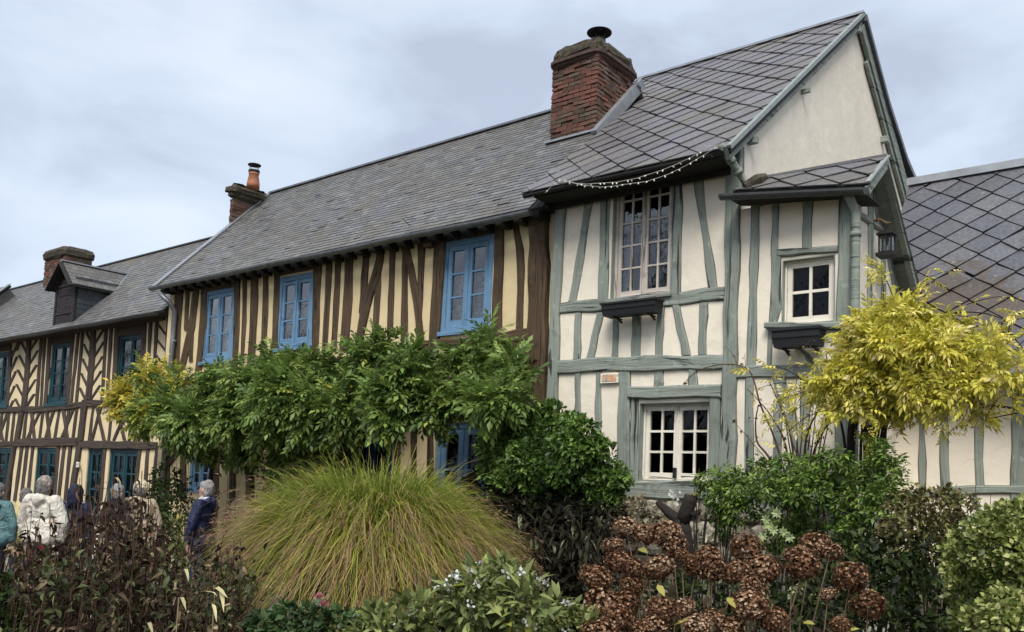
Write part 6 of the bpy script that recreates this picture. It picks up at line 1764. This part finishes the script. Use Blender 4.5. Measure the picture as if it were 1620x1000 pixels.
for px, py in [(1212, 822), (1225, 838), (1208, 848), (1240, 842), (1218, 830), (1250, 850), (1230, 812), (1255, 935), (1290, 945), (1245, 945), (1298, 955), (1270, 925), (1200, 860)]:
    w = on((px, py), 1, CY - .75); m = 8; a = np.arange(m) * 2 * np.pi / m
    dd = np.stack([np.cos(a), np.full(m, -.5), np.sin(a)], 1); pl.leaves(np.repeat(w[None], m, 0), dd, np.array([[0, -1, .3]] * m), RNG.uniform(.04, .058, m), .84 + .13 * RNG.random(m), T_oval(.22, .08, .2))
pl.build('foliage', M['choi'], cho, True)
st = Plant()
for i in range(40):
    j = RNG.integers(len(c)); a = c[j] * [1, 1, 0] + [RNG.normal() * .15, 0, 0]; st.tube([a + (c[j] - a) * t + np.array([.05 * math.sin(4 * t + i), 0, 0]) for t in np.linspace(0, 1, 7)], .012, .004, .5, 4)
st.build('stem', M['bark'], cho, True)

# ---------------- brown bush and one coloured dark for shade, between it and the hedge
M['drybush'] = leaf_mat('brown_bush_leaf', [(0, (.04, .03, .012)), (.35, (.11, .085, .032)), (.6, (.13, .15, .035)), (1, (.30, .26, .10))], .25, .6)
br = thing('brown_shrub', on((1460, 840), 1, 7.0) * [1, 1, 0], 'half withered brown shrub in front of the low wing wall', 'shrub')
c, r = blobs([(a, b, q, 6.9 + RNG.uniform(-.2, .2)) for a, b, q in [(1440, 820, 38), (1480, 812, 36), (1460, 855, 46), (1505, 845, 36), (1425, 860, 36), (1520, 805, 24), (1450, 790, 20), (1500, 785, 14)]])
pl = Plant(); pos, d = on_blobs(c, r, 2100, .5, .5); n = len(pos)
pl.leaves(pos, rnd_dirs(n, d, 0, .9), RNG.normal(size=(n, 3)) + UP, RNG.uniform(.035, .07, n), RNG.random(n), T_oval4(.25, .12, .2))
for i in range(70):
    j = RNG.integers(len(c)); a = c[j] * [1, 1, 0]; b = c[j] + RNG.normal(size=3) * r[j] * .8; pl.tube([a + (b - a) * t + np.array([.04 * math.sin(5 * t + i), 0, 0]) for t in np.linspace(0, 1, 6)], .006, .002, .12, 4)
pl.build('foliage', M['drybush'], br, True)
du = thing('shaded_shrub', on((1420, 940), 1, 6.3) * [1, 1, 0], 'green shrub coloured dark for the shade between the hydrangea and the variegated hedge', 'shrub')
c, r = blobs([(a, b, q, Y) for a, b, q, Y in [(1380, 930, 55, 6.5), (1450, 950, 60, 6.4), (1320, 955, 55, 6.2), (1420, 895, 45, 6.7), (1490, 960, 55, 6.2), (1260, 930, 50, 6.4), (1350, 890, 45, 6.9), (1480, 900, 40, 6.6), (1210, 990, 60, 6.0), (1120, 960, 60, 6.2), (1040, 960, 60, 6.4), (1400, 1000, 60, 6.0)]])
pl = Plant(); pos, d = on_blobs(c, r, 4800, .55, .35); n = len(pos)
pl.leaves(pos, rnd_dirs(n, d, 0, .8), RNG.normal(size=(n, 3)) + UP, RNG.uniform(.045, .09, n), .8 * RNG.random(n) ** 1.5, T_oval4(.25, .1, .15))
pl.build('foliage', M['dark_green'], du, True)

# ---------------- variegated hedge at the right edge
M['vari'] = leaf_mat('variegated_leaf', [(0, (.05, .085, .016)), (.4, (.18, .225, .05)), (.65, (.38, .40, .13)), (1, (.60, .58, .27))], .3, .45, var=.3)
ev = thing('variegated_hedge', on((1580, 900), 1, 5.0) * [1, 1, 0], 'rounded hedge with cream edged light green leaves at the lower right', 'hedge')
c0, r0 = c, r = blobs([(a, b, q, 5.0 + RNG.uniform(-.2, .2)) for a, b, q in [(1565, 850, 46), (1600, 890, 60), (1550, 925, 46), (1620, 830, 40), (1535, 885, 34), (1600, 975, 70), (1545, 985, 44), (1660, 900, 80), (1520, 905, 20), (1590, 830, 30), (1640, 800, 25), (1520, 850, 20), (1660, 1000, 90), (1560, 1020, 50)]])
c, r = clumps(c, r, 5, .28, .5, .8); pl = Plant(); pos, d = on_blobs(c, r, 13000, .65, .2); n = len(pos)
pl.leaves(pos, rnd_dirs(n, d, .15, .65), d + UP * .4 + RNG.normal(size=(n, 3)) * .4, RNG.uniform(.022, .038, n), np.clip(.15 + .75 * RNG.random(n), 0, 1), T_oval(.34, .08, .1))
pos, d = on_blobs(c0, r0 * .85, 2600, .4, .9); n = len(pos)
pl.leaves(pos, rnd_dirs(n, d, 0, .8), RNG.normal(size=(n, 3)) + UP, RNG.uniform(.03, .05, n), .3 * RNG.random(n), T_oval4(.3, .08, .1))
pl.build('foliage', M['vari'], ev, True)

# ---------------- dried perennials in front of the visitors
M['dried'] = leaf_mat('blackened_dry_leaf', [(0, (.022, .013, .009)), (.5, (.068, .042, .027)), (.8, (.145, .095, .058)), (.92, (.27, .205, .12)), (1, (.46, .40, .22))], .15, .7, var=.45, spec=.15)
pl = Plant(); curl = [T_lance(.20, .55), T_lance(.14, .8), T_lance(.17, .3)]
def dry_stem(px, top, dep, nl, base_z=0.0, tall_tint=.4):
    b = atd((px, top), dep); a = b * [1, 1, 0] + [RNG.normal() * .08, RNG.normal() * .08, base_z]
    lean = RNG.normal(size=3) * [.06, .06, 0]
    P = np.array([a + (b - a) * t + lean * math.sin(3.1 * t) for t in np.linspace(0, 1, 9)])
    pl.tube(P, .0055, .0022, RNG.uniform(.2, .75), 4)
    m = nl; s = RNG.uniform(.30, 1.0, m); pos = np.stack([np.interp(s, np.linspace(0, 1, 9), P[:, i]) for i in range(3)], 1)
    an = RNG.uniform(0, 2 * np.pi, m); dr = np.stack([np.cos(an), np.sin(an), RNG.uniform(-1.1, .5, m)], 1)
    tint = np.where(RNG.random(m) < .16, RNG.uniform(.8, .97, m), .85 * RNG.random(m) ** 1.8)
    for k in range(3):
        w = RNG.integers(0, 3, m) == k
        if w.any(): pl.leaves(pos[w], dr[w], UP + RNG.normal(size=(w.sum(), 3)) * .5, RNG.uniform(.028, .068, w.sum()), tint[w], curl[k])
for i in range(270):
    px = RNG.uniform(25, 395); base = 896 - 45 * math.exp(-((px - 170) / 60) ** 2) - 45 * math.exp(-((px - 235) / 40) ** 2) + 10 * math.sin(px * .09)
    dep = RNG.uniform(4.3, 6.2); top = base + RNG.choice([RNG.uniform(-60, 60), RNG.uniform(-10, 70)]) + (dep - 5.2) * -10
    dry_stem(px, top, dep, 40)
for i in range(70):
    px = RNG.choice([RNG.uniform(120, 145), RNG.uniform(158, 190), RNG.uniform(205, 262)]); dry_stem(px, RNG.uniform(742, 850), RNG.uniform(4.8, 5.6), 16)
for i in range(60): dry_stem(RNG.uniform(8, 115), RNG.uniform(850, 905), RNG.uniform(4.6, 6.0), 30)
for i in range(26): dry_stem(RNG.uniform(345, 425), RNG.uniform(705, 820), 7.4, 20)
for x_, y_ in ((50, 800), (66, 812), (78, 795), (84, 818), (60, 830), (95, 825), (40, 822), (112, 800), (118, 790), (126, 800), (134, 812), (100, 838), (192, 790), (182, 800), (226, 786), (214, 792), (236, 800), (305, 842), (320, 838), (334, 846)): dry_stem(x_, y_, RNG.uniform(5.2, 6.2), 34)
for i in range(14): dry_stem(RNG.uniform(350, 380), RNG.uniform(840, 960), 5.0, 18)
dry = pl.build('dried_perennials', M['dried'], None); tag(dry, 'mass of blackened dried perennial stems and curled leaves in front of the visitors', 'dried plants', kind='stuff')
pl = Plant()
for px, py, L_, dx in ((290, 900, .10, 1), (338, 932, .13, 1), (345, 945, .11, -.4), (335, 955, .10, .9), (235, 985, .10, .5), (245, 995, .09, -.3), (345, 930, .13, .9), (285, 945, .10, .8)):
    w = atd((px, py), 4.2); pl.leaves(w[None], np.array([[dx, -.2, RNG.uniform(-.5, .4)]]), UP[None] + RNG.normal(size=(1, 3)) * .3, L_, np.array([1.0]), T_lance(.085, .45))
w = atd((340, 940), 4.25); pl.tube([w * [1, 1, 0], w], .005, .004, .95, 5)
w = atd((283, 945), 4.25); pl.tube([w * [1, 1, 0], w], .004, .003, .95, 5); w = atd((240, 990), 4.25); pl.tube([w * [1, 1, 0], w], .004, .003, .95, 5)
pa_ = pl.build('pale_dry_stalk', M['dried'], None); tag(pa_, 'pale tan withered stalks with long drooping leaves among the blackened stems', 'dried plants', kind='stuff')

lv = Plant()
for i in range(90):
    px = RNG.uniform(20, 395); w = atd((px, RNG.uniform(895, 990)), RNG.uniform(4.3, 5.6)); m = 14
    lv.leaves(w + RNG.normal(size=(m, 3)) * .07, rnd_dirs(m, np.array([[0, -.2, .5]] * m), .2, .7), UP + RNG.normal(size=(m, 3)) * .5, RNG.uniform(.03, .07, m), RNG.random(m) * .8, T_oval(.2, .1, .2))
M['lowmix'] = leaf_mat('low_mixed_leaf', [(0, (.03, .035, .014)), (.6, (.075, .095, .03)), (1, (.17, .16, .05))], .3, .55)
lo_ = lv.build('ground_cover', M['lowmix']); tag(lo_, 'low green ground cover growing between the blackened stems', 'ground cover', kind='stuff')
# green things at the far left bottom and the bush by the house corner
M['lowg'] = leaf_mat('low_green_leaf', [(0, (.025, .04, .014)), (.5, (.06, .095, .025)), (.85, (.14, .16, .04)), (1, (.34, .27, .05))], .3, .5)
gb = thing('low_bush', atd((10, 960), 4.8) * [1, 1, 0], 'low green bush at the lower left edge', 'shrub')
cs = np.array([atd((a, b), 4.8) for a, b in ((-5, 950, ), (5, 985), (30, 1000), (-20, 985), (15, 930), (50, 1015))]); rs_ = np.array([34, 34, 30, 40, 18, 30]) / (F_PX / 4.8)
pl = Plant(); pos, d = on_blobs(cs, rs_, 1500, .6, .3); n = len(pos)
pl.leaves(pos, rnd_dirs(n, d, .1, .7), d + UP + RNG.normal(size=(n, 3)) * .4, RNG.uniform(.04, .07, n), .2 + .5 * RNG.random(n), T_oval4(.28, .1, .1)); pl.build('foliage', M['lowg'], gb, True)
cb_ = thing('corner_shrub', on((265, 850), 1, 7.6) * [1, 1, 0], 'dark straggly shrub with yellow green skirts beside the corner downpipe', 'shrub')
c, r = blobs([(a, b, q, 8.3 + RNG.uniform(-.2, .2)) for a, b, q in [(268, 780, 26), (262, 755, 20), (285, 805, 30), (262, 820, 30), (300, 780, 16), (248, 790, 18), (290, 760, 14)]])
pl = Plant(); pos, d = on_blobs(c, r, 1300, .5, .4); n = len(pos)
pl.leaves(pos, rnd_dirs(n, d, 0, .8), RNG.normal(size=(n, 3)) + UP, RNG.uniform(.06, .11, n), .42 * RNG.random(n), T_oval4(.26, .1, .15))
c, r = blobs([(a, b, q, 7.4 + RNG.uniform(-.2, .2)) for a, b, q in [(280, 850, 28), (255, 865, 26), (300, 870, 26), (270, 890, 26), (320, 890, 20), (240, 885, 20), (285, 830, 14)]])
pos, d = on_blobs(c, r, 1300, .5, .4); n = len(pos)
pl.leaves(pos, rnd_dirs(n, d, .2, .8), RNG.normal(size=(n, 3)) + UP, RNG.uniform(.07, .13, n), np.clip(.35 + .5 * RNG.random(n) + .3 * (RNG.random(n) < .05), 0, 1), T_lance(.14, .3))
pl.build('foliage', M['lowg'], cb_, True)
st = Plant()
for i in range(14): a = on((RNG.uniform(255, 300), 860), 1, 8.2); a[2] = 0; b = on((RNG.uniform(245, 310), RNG.uniform(720, 790)), 1, 8.2); st.tube([a + (b - a) * t + np.array([.06 * math.sin(5 * t + i), 0, 0]) for t in np.linspace(0, 1, 8)], .012, .004, .5, 4)
st.build('stem', M['bark'], cb_, True)

# pale dead leaves and a cut forked stump before the plinth
sp = thing('pruned_stump', on((1083, 860), 1, 8.3) * [1, 1, 0], 'dark forked tree stump sawn off in front of the stone plinth', 'tree stump')
mb = MB(); f = lambda x, y: on((x, y), 1, 8.3)
b0 = f(1083, 880); b0[2] = 0
mb.tube([b0, f(1083, 870), f(1081, 840), f(1078, 822)], [.10, .095, .085, .075], 9); mb.tube([f(1079, 830), f(1062, 814), f(1048, 802), f(1040, 794)], [.07, .055, .04, .03], 8); mb.tube([f(1080, 828), f(1086, 808), f(1092, 792), f(1094, 784)], [.075, .075, .075, .07], 9)
mb.tube([f(1096, 815), f(1104, 812), f(1108, 806)], [.04, .03, .02], 7); mb.tube([f(1096, 803), f(1104, 785), f(1115, 766)], [.016, .010, .006], 6)
mb.build('trunk', M['bark'], sp, True)
mb = MB(); q = f(1094, 783); mb.tube([q - [0, 0, .004], q + [0, 0, .012]], .066, 10); mb.build('sawn_face', M['stem_tan'], sp)
dv = thing('withered_vine', on((1030, 850), 1, 8.5) * [1, 1, 0], 'pale withered vine leaves covering the stone plinth under the white window', 'climbing plant')
M['paledry'] = leaf_mat('pale_withered_leaf', [(0, (.09, .07, .04)), (.5, (.24, .20, .12)), (1, (.46, .42, .30))], .3, .7)
c, r = blobs([(a, b, q, 8.55) for a, b, q in [(1000, 800, 18), (1020, 808, 20), (1010, 825, 18), (990, 815, 14), (1038, 815, 12), (1000, 840, 14), (1110, 850, 14), (1100, 870, 12), (980, 800, 12)]])
pl = Plant(); pos, d = on_blobs(c, r, 240, .3, .8); n = len(pos)
pl.leaves(pos, rnd_dirs(n, d, -.3, .6), d + RNG.normal(size=(n, 3)) * .3 + [0, -.6, .4], RNG.uniform(.05, .10, n), RNG.random(n), T_oval4(.38, .1, .2))
for k in range(14): j = RNG.integers(len(c)); i = RNG.integers(len(c)); pl.tube([c[j] + (c[i] - c[j]) * t + np.array([0, 0, .08 * math.sin(3 * t)]) for t in np.linspace(0, 1, 6)], .004, .003, .1, 4)
pl.build('foliage', M['paledry'], dv, True)
wf = Plant(); w = on((1066, 782), 1, 8.6)
for k in range(16):
    p = w + RNG.normal(size=3) * [.05, .03, .035]; m = 5; a = np.arange(m) * 2 * np.pi / m
    wf.leaves(np.repeat(p[None], m, 0), np.stack([np.cos(a), np.full(m, -.3), np.sin(a)], 1), np.array([[0, -1., .3]] * m), .022, RNG.random(m), T_oval4(.35, .05, 0))
for k in range(5): wf.tube([w - [.02 * k, 0, .25], w + RNG.normal(size=3) * .03], .003, .002, .1, 4)
t_ = wf.build('white_flower_cluster', M['petalw']); tag(t_, 'small cluster of white flowers below the white window sill', 'flowers')

# ================================================================== VISITORS
def cap_rings(mb, p0, r0, p1, r1, n=12, flat=1.0, axis=(0, 1, 0)):
    p0 = np.asarray(p0, float); p1 = np.asarray(p1, float); d = p1 - p0; L_ = np.linalg.norm(d)
    d = d / L_ if L_ > 1e-6 else np.array([0, 0, 1.0])
    ref = np.array([1.0, 0, 0]) if abs(d[0]) < .9 else np.array([0, 1.0, 0])
    s = np.cross(d, ref); s /= np.linalg.norm(s); u = np.cross(s, d); vs = []
    prof = [(p0 - d * r0 * math.cos(a), r0 * math.sin(a)) for a in np.linspace(.25, math.pi / 2, 4)] + [(p1 + d * r1 * math.sin(a), r1 * math.cos(a)) for a in np.linspace(0, math.pi / 2 - .25, 4)]
    ax = np.array(axis, float)
    for c, r in prof:
        for k in range(n):
            o = r * (math.cos(2 * math.pi * k / n) * s + math.sin(2 * math.pi * k / n) * u)
            o = o - ax * (o @ ax) * (1 - flat); vs.append(c + o)
    m = len(prof)
    mb.add(vs, [(i * n + k, i * n + (k + 1) % n, (i + 1) * n + (k + 1) % n, (i + 1) * n + k) for i in range(m - 1) for k in range(n)] + [tuple(range(n))[::-1], tuple((m - 1) * n + k for k in range(n))])


def melt(caps, mat, voxel=.016, smooth=4, name='shape', ruffle=0.0):
    """overlapping rounded limbs fused into one continuous surface"""
    mb = MB()
    for c in caps: cap_rings(mb, *c[:4], **(c[4] if len(c) > 4 else {}))
    me = mb.mesh(name + '_parts', mat); o = bpy.data.objects.new('shape_in_progress', me); COL.objects.link(o)
    md = o.modifiers.new('r', 'REMESH'); md.mode = 'VOXEL'; md.voxel_size = voxel
    sm = o.modifiers.new('s', 'SMOOTH'); sm.iterations = smooth; sm.factor = .5
    if ruffle:
        tx = bpy.data.textures.new('folds', 'CLOUDS'); tx.noise_scale = .07; dm = o.modifiers.new('d', 'DISPLACE'); dm.texture = tx; dm.strength = ruffle; dm.mid_level = .5
    dg = bpy.context.evaluated_depsgraph_get(); out_ = bpy.data.meshes.new_from_object(o.evaluated_get(dg)); bpy.data.objects.remove(o)
    out_.name = name; out_.polygons.foreach_set('use_smooth', [True] * len(out_.polygons))
    out_.materials.clear(); out_.materials.append(mat)
    return out_


M['skin'] = plain('skin', (0.46, 0.27, 0.20), 0.55, 0, 0.05)
F6 = dict(flat=.62)
def limbs(s, arm_fwd=0.0):
    """shoulder, elbow, wrist of one side; the front of the body is -Y"""
    sh = np.array([s * .185, .01, 1.385]); el = np.array([s * .245, -.02 - .10 * arm_fwd, 1.10 + .02 * arm_fwd]); wr = np.array([s * .225, -.06 - .25 * arm_fwd, .86 + .18 * arm_fwd])
    return sh, el, wr
def body_caps():
    C_ = [((0, .0, 1.60), .083, (0, -.012, 1.585), .080), ((0, .012, 1.60), .088, (0, .014, 1.585), .084), ((0, -.035, 1.50), .048, (0, -.02, 1.54), .066),
          ((0, .01, 1.38), .062, (0, 0, 1.50), .056), ((0, -.098, 1.545), .012, (0, -.085, 1.58), .010), ((.082, .005, 1.545), .016, (.085, .01, 1.575), .018), ((-.082, .005, 1.545), .016, (-.085, .01, 1.575), .018), ((-.022, -.078, 1.512), .012, (.022, -.078, 1.512), .012),
          ((-.10, 0, 1.36), .075, (.10, 0, 1.36), .075, F6), ((-.09, 0, 1.25), .12, (.09, 0, 1.25), .12, F6), ((-.07, 0, 1.05), .11, (.07, 0, 1.05), .11, F6), ((-.085, .01, .92), .125, (.085, .01, .92), .125, dict(flat=.75))]
    for s in (-1, 1):
        sh, el, wr = limbs(s)
        C_ += [(sh, .058, el, .042), (el, .042, wr, .028), (wr, .03, wr + [0, -.02, -.07], .036, dict(flat=.6, axis=(1, 0, 0)))]
        b = wr + np.array([0, -.02, -.09])
        for k, l in enumerate((.058, .070, .074, .064)):
            o = b + np.array([0, -.03 + .02 * k, -.005]); C_.append((o, .0095, o + np.array([-s * .012, -.004, -l]), .008))
        C_.append((wr + np.array([-s * .008, -.045, -.04]), .0115, wr + np.array([-s * .018, -.075, -.09]), .0095))
        hip, kn, an = np.array([s * .095, .01, .88]), np.array([s * .105, -.01, .48]), np.array([s * .11, .02, .08])
        C_ += [(hip, .088, kn, .058), (kn, .058, an, .04), (an + [0, .02, -.045], .035, an + [0, -.13, -.055], .03)]
    return C_
BODY = melt(body_caps(), M['skin'], .011, 2, 'person_body')
def cloth(name, c, rough=.85, var=.12, scale=30, b=.4):
    m, t, bs, o = mat_base(name); tcn = t.nodes.new('ShaderNodeTexCoord'); n = noise(t, tcn.outputs['Object'], scale, 4, .6)
    rr_ = ramp(t, [(.3, tuple(x * (1 - var) for x in c)), (.7, tuple(min(1, x * (1 + var)) for x in c))]); t.links.new(n.outputs['Fac'], rr_.inputs['Fac']); t.links.new(rr_.outputs['Color'], bs.inputs['Base Color']); bs.inputs['Roughness'].default_value = rough; bs.inputs['Specular IOR Level'].default_value = .25
    mp = t.nodes.new('ShaderNodeMapping'); mp.inputs['Scale'].default_value = (9, 9, 5); mp.inputs['Rotation'].default_value = (.3, .5, 0); t.links.new(tcn.outputs['Object'], mp.inputs['Vector'])
    f = noise(t, mp.outputs['Vector'], 1.0, 3, .5, 1.5); bump(t, bs, f.outputs['Fac'], .9, .06); return m
def hair_mat(name, c):
    m, t, bs, o = mat_base(name); tcn = t.nodes.new('ShaderNodeTexCoord'); mp = t.nodes.new('ShaderNodeMapping'); mp.inputs['Scale'].default_value = (70, 70, 14); t.links.new(tcn.outputs['Object'], mp.inputs['Vector'])
    n = noise(t, mp.outputs['Vector'], 1.0, 4, .65, .8); rr_ = ramp(t, [(.3, tuple(x * .35 for x in c)), (.7, tuple(x * 1.3 for x in c))]); t.links.new(n.outputs['Fac'], rr_.inputs['Fac']); t.links.new(rr_.outputs['Color'], bs.inputs['Base Color']); bs.inputs['Roughness'].default_value = .6
    bump(t, bs, n.outputs['Fac'], 1.0, .03); return m


def person(px, py, depth, rz, label, coat, trousers, hair=None, hat=None, hood=None, coat_hem=.80, bulk=1.0, shoes=(.03, .025, .02), arm=0.0, ruffle=.016, scarf=None):
    w = atd((px, py), depth); sc = float(np.clip(w[2] / 1.70, .9, 1.06))
    t = thing('person', (w[0], w[1], w[2] - 1.70 * sc), label, 'person', 'visitors standing in the yard'); t.rotation_euler = (0, 0, rz); t.scale = (sc, sc, sc)
    def part(name, me):
        o = bpy.data.objects.new(name, me); COL.objects.link(o); o.parent = t; return o
    part('body', BODY)
    B_ = bulk
    caps = [((-.11 * B_, 0, 1.375), .085, (.11 * B_, 0, 1.375), .085, F6), ((-.10 * B_, 0, 1.25), .138, (.10 * B_, 0, 1.25), .138, dict(flat=.75)), ((-.10 * B_, 0, 1.05), .138, (.10 * B_, 0, 1.05), .138, dict(flat=.75)),
            ((-.10 * B_, .01, coat_hem + .10), .155, (.10 * B_, .01, coat_hem + .10), .155, dict(flat=.8)), ((0, .015, 1.40), .085, (0, .01, 1.455), .075)]
    for s in (-1, 1):
        sh, el, wr = limbs(s, arm); sh = sh * [B_, 1, 1]; el = el * [B_ * 1.22, 1, 1]; wr = wr * [B_ * 1.22, 1, 1]; caps += [(sh, .082 * B_, el, .068 * B_), (el, .068 * B_, wr + [0, 0, .03], .052 * B_)]
    if hood == 'down': caps += [((-.08, .09, 1.43), .055, (.08, .09, 1.43), .055), ((0, .12, 1.38), .06, (0, .11, 1.44), .06)]
    part('jacket', melt(caps, coat, .018, 5, 'jacket', ruffle))
    tc_ = []
    for s in (-1, 1): tc_ += [((s * .095, .01, .90), .108, (s * .107, -.01, .48), .080), ((s * .107, -.01, .48), .080, (s * .11, .02, .10), .070)]
    part('trousers', melt(tc_, trousers, .018, 3, 'trousers', .012))
    for s in (-1, 1): part('shoe', melt([((s * .11, .05, .035), .045, (s * .11, -.12, .03), .04)], cloth('shoe_leather', shoes), .012, 2, 'shoe'))
    if hair is not None: part('hair', melt([((0, .022, 1.618), .097, (0, .03, 1.575), .092), ((0, -.03, 1.655), .06, (0, .02, 1.66), .075), ((-.05, .04, 1.53), .05, (.05, .04, 1.53), .05)] , hair, .009, 1, 'hair', .03))
    if hat is not None: part('hat', melt([((0, .008, 1.635), .106, (0, .012, 1.615), .108), ((0, .0, 1.67), .08, (0, .0, 1.66), .09)], hat, .012, 2, 'hat', .008)) 
    if hood == 'up': part('hood', melt([((0, .025, 1.62), .118, (0, .035, 1.55), .118), ((0, .03, 1.46), .11, (0, .03, 1.52), .115), ((0, .05, 1.68), .07, (0, .03, 1.66), .09)], coat, .012, 3, 'hood', .015))
    if scarf is not None: part('scarf', melt([((-.06, -.02, 1.44), .055, (.06, -.02, 1.44), .055), ((-.05, .05, 1.45), .05, (.05, .05, 1.45), .05)], scarf, .012, 2, 'scarf', .012))
    return t, w, sc


grey_hair = hair_mat('grey_hair', (.22, .205, .19)); white_hair = hair_mat('white_hair', (.38, .37, .355))
jeans = cloth('blue_denim', (.06, .09, .16)); dark_tr = cloth('dark_trousers', (.02, .02, .025))
away = math.pi * 1.13     # backs turned, looking at the houses
p1_ = person(0, 766, 12.5, away, 'person in a teal jacket cut by the left edge, seen from behind', cloth('teal_nylon', (.10, .19, .195), .6), dark_tr, hair=grey_hair)
person(43, 774, 13.2, away + .3, 'grey haired person in a pale yellow jacket beside the white coat', cloth('pale_yellow_fabric', (.50, .42, .22)), jeans, hair=grey_hair, ruffle=.02)
person(72, 757, 12.3, away - .1, 'person in a bulky off-white coat and a grey patterned beanie, back turned', cloth('off_white_quilting', (.60, .56, .48), .8, .1, 14, .6), cloth('red_trousers', (.16, .015, .02)), hair=grey_hair, hat=cloth('patterned_knit', (.30, .25, .22), .95, .6, 22, .8), hood='down', bulk=1.25, ruffle=.018)
person(122, 770, 12.8, away + .2, 'person in a hooded navy jacket with the hood up', cloth('navy_nylon', (.014, .018, .045), .6), dark_tr, hood='up', bulk=1.1)
person(188, 768, 13.0, away - .2, 'white haired person in dark clothes standing before the teal doors', cloth('dark_wool', (.022, .018, .02)), dark_tr, hair=white_hair)
person(224, 763, 13.2, away + .1, 'person in a beige coat and cream hat near the corner downpipe', cloth('beige_wool', (.40, .33, .23), .9, .2, 16, .6), cloth('brown_trousers', (.08, .06, .04)), hair=grey_hair, hat=cloth('cream_felt', (.58, .50, .33)), hood='down', bulk=1.05, coat_hem=.7)
person(327, 762, 12.8, math.radians(-60), 'grey haired person in profile wearing a navy coat with a white collar', cloth('navy_coat', (.016, .020, .055), .6), cloth('navy_trousers', (.02, .03, .08)), hair=white_hair, hood='down', coat_hem=.74, scarf=cloth('white_collar', (.5, .5, .52)))
# rucksack on the teal jacket
t1, w1, s1 = p1_
bk = thing('rucksack', (w1[0], w1[1], w1[2] - .75), 'navy rucksack on the back of the person in teal', 'rucksack')
bx_ = np.array([math.sin(away) * -1, math.cos(away), 0]); c0 = w1 + bx_ * .17 - [0, 0, .52]
me = melt([(c0 + [0, 0, -.14], .13, c0 + [0, 0, .12], .12), (c0 + bx_ * .07 + [0, 0, -.12], .08, c0 + bx_ * .07 + [0, 0, -.04], .08)], cloth('navy_canvas', (.012, .02, .06)), .016, 3, 'pack', .01)
link('pack', me, bk, (0, 0, 0)).location = -Vector(origin_of(bk))
mb = MB(); lat = np.array([math.cos(away), math.sin(away), 0])
for s in (-1, 1): mb.tube([c0 + lat * s * .10 + [0, 0, .14], c0 + lat * s * .12 - bx_ * .12 + [0, 0, .24], c0 + lat * s * .13 - bx_ * .30 + [0, 0, .10]], .016, 6)
mb.build('strap', M['black'], bk, True)
# marker post
mp_ = atd((155, 868), 8.6); mp_[2] = 0; top = atd((155, 831), 8.6)[2]
po = thing('marker_post', mp_, 'short white post with a black band among the dried stems', 'post')
mb = MB(); mb.lathe(mp_, [(.055, 0), (.055, top - .02), (.045, top), (.01, top + .005)], 14); mb.build('shaft', M['white_paint'], po, True)
mb = MB(); mb.lathe(mp_, [(.0565, top - .12), (.058, top - .118), (.058, top - .092), (.0565, top - .09)], 14); mb.build('band', M['black'], po)

# ================================================================== GROUND AND THE WOOD OPPOSITE
def soil():
    m, t, b, o = mat_base('garden_soil'); p = geo_pos(t); n = noise(t, p, 3.0, 6, .65); r = ramp(t, [(.3, (.022, .017, .011)), (.6, (.05, .038, .024)), (.75, (.045, .055, .02))])
    t.links.new(n.outputs['Fac'], r.inputs['Fac']); t.links.new(r.outputs['Color'], b.inputs['Base Color']); b.inputs['Roughness'].default_value = .95; bump(t, b, n.outputs['Fac'], .8, .05); return m
mb = MB(); nx = 40; xs_ = np.r_[-600, -200, np.linspace(-45, 25, 60), 200, 600]; ys_ = np.r_[-600, -200, np.linspace(-30, 30, 50), 200, 600]
mb.add([(x, y, -.02 + (.02 * math.sin(x * 1.3) * math.cos(y * 1.7) if abs(x) < 50 and abs(y) < 31 else 0)) for x in xs_ for y in ys_], [(i * len(ys_) + j, (i + 1) * len(ys_) + j, (i + 1) * len(ys_) + j + 1, i * len(ys_) + j + 1) for i in range(len(xs_) - 1) for j in range(len(ys_) - 1)])
g = mb.build('ground', soil()); tag(g, 'dark bare garden soil', 'ground', kind='structure')
# the yard in front of the left house
mb = MB(); mb.add([(-60, 6.0, .012), (-12.6, 6.0, .012), (-12.6, 9.36, .012), (-60, 9.36, .012)], [(0, 1, 2, 3)])
y_ = mb.build('yard_paving', plain('pale_gravel', (.22, .19, .15), .95, 0, .35, 30, .6)); tag(y_, 'pale gravel yard where the visitors stand', 'yard', kind='structure')
# trees across the street, behind the viewer; the window glass reflects them
M['wood'] = leaf_mat('street_tree_leaf', [(0, (.03, .045, .015)), (1, (.11, .10, .03))], .25, .6)
pl = Plant()
for k in range(15):
    x, y, h = -100 + k * 7 + RNG.uniform(-1.5, 1.5), -13 + RNG.uniform(-5, 3), RNG.uniform(9, 14)
    b = np.array([x, y, 0]); pl.tube([b, b + [.2, 0, h * .4], b + [.1, .3, h * .8]], .28, .07, .2, 6)
    for i in range(30):
        a = b + [0, 0, RNG.uniform(.25, .75) * h]; e = a + RNG.normal(size=3) * [1.9, 1.9, .6] + [0, 0, RNG.uniform(.5, 2.6)]
        pl.tube([a, (a + e) / 2 + RNG.normal(size=3) * .15, e], .09, .02, .2, 4)
        m = 20; pos = e + RNG.normal(size=(m, 3)) * .65; pl.leaves(pos, RNG.normal(size=(m, 3)), RNG.normal(size=(m, 3)), RNG.uniform(.22, .42, m), RNG.random(m), T_oval4(.35, .1, .1))
wd = pl.build('wood', M['wood']); tag(wd, 'line of thinning autumn trees across the street', 'wood', kind='stuff')
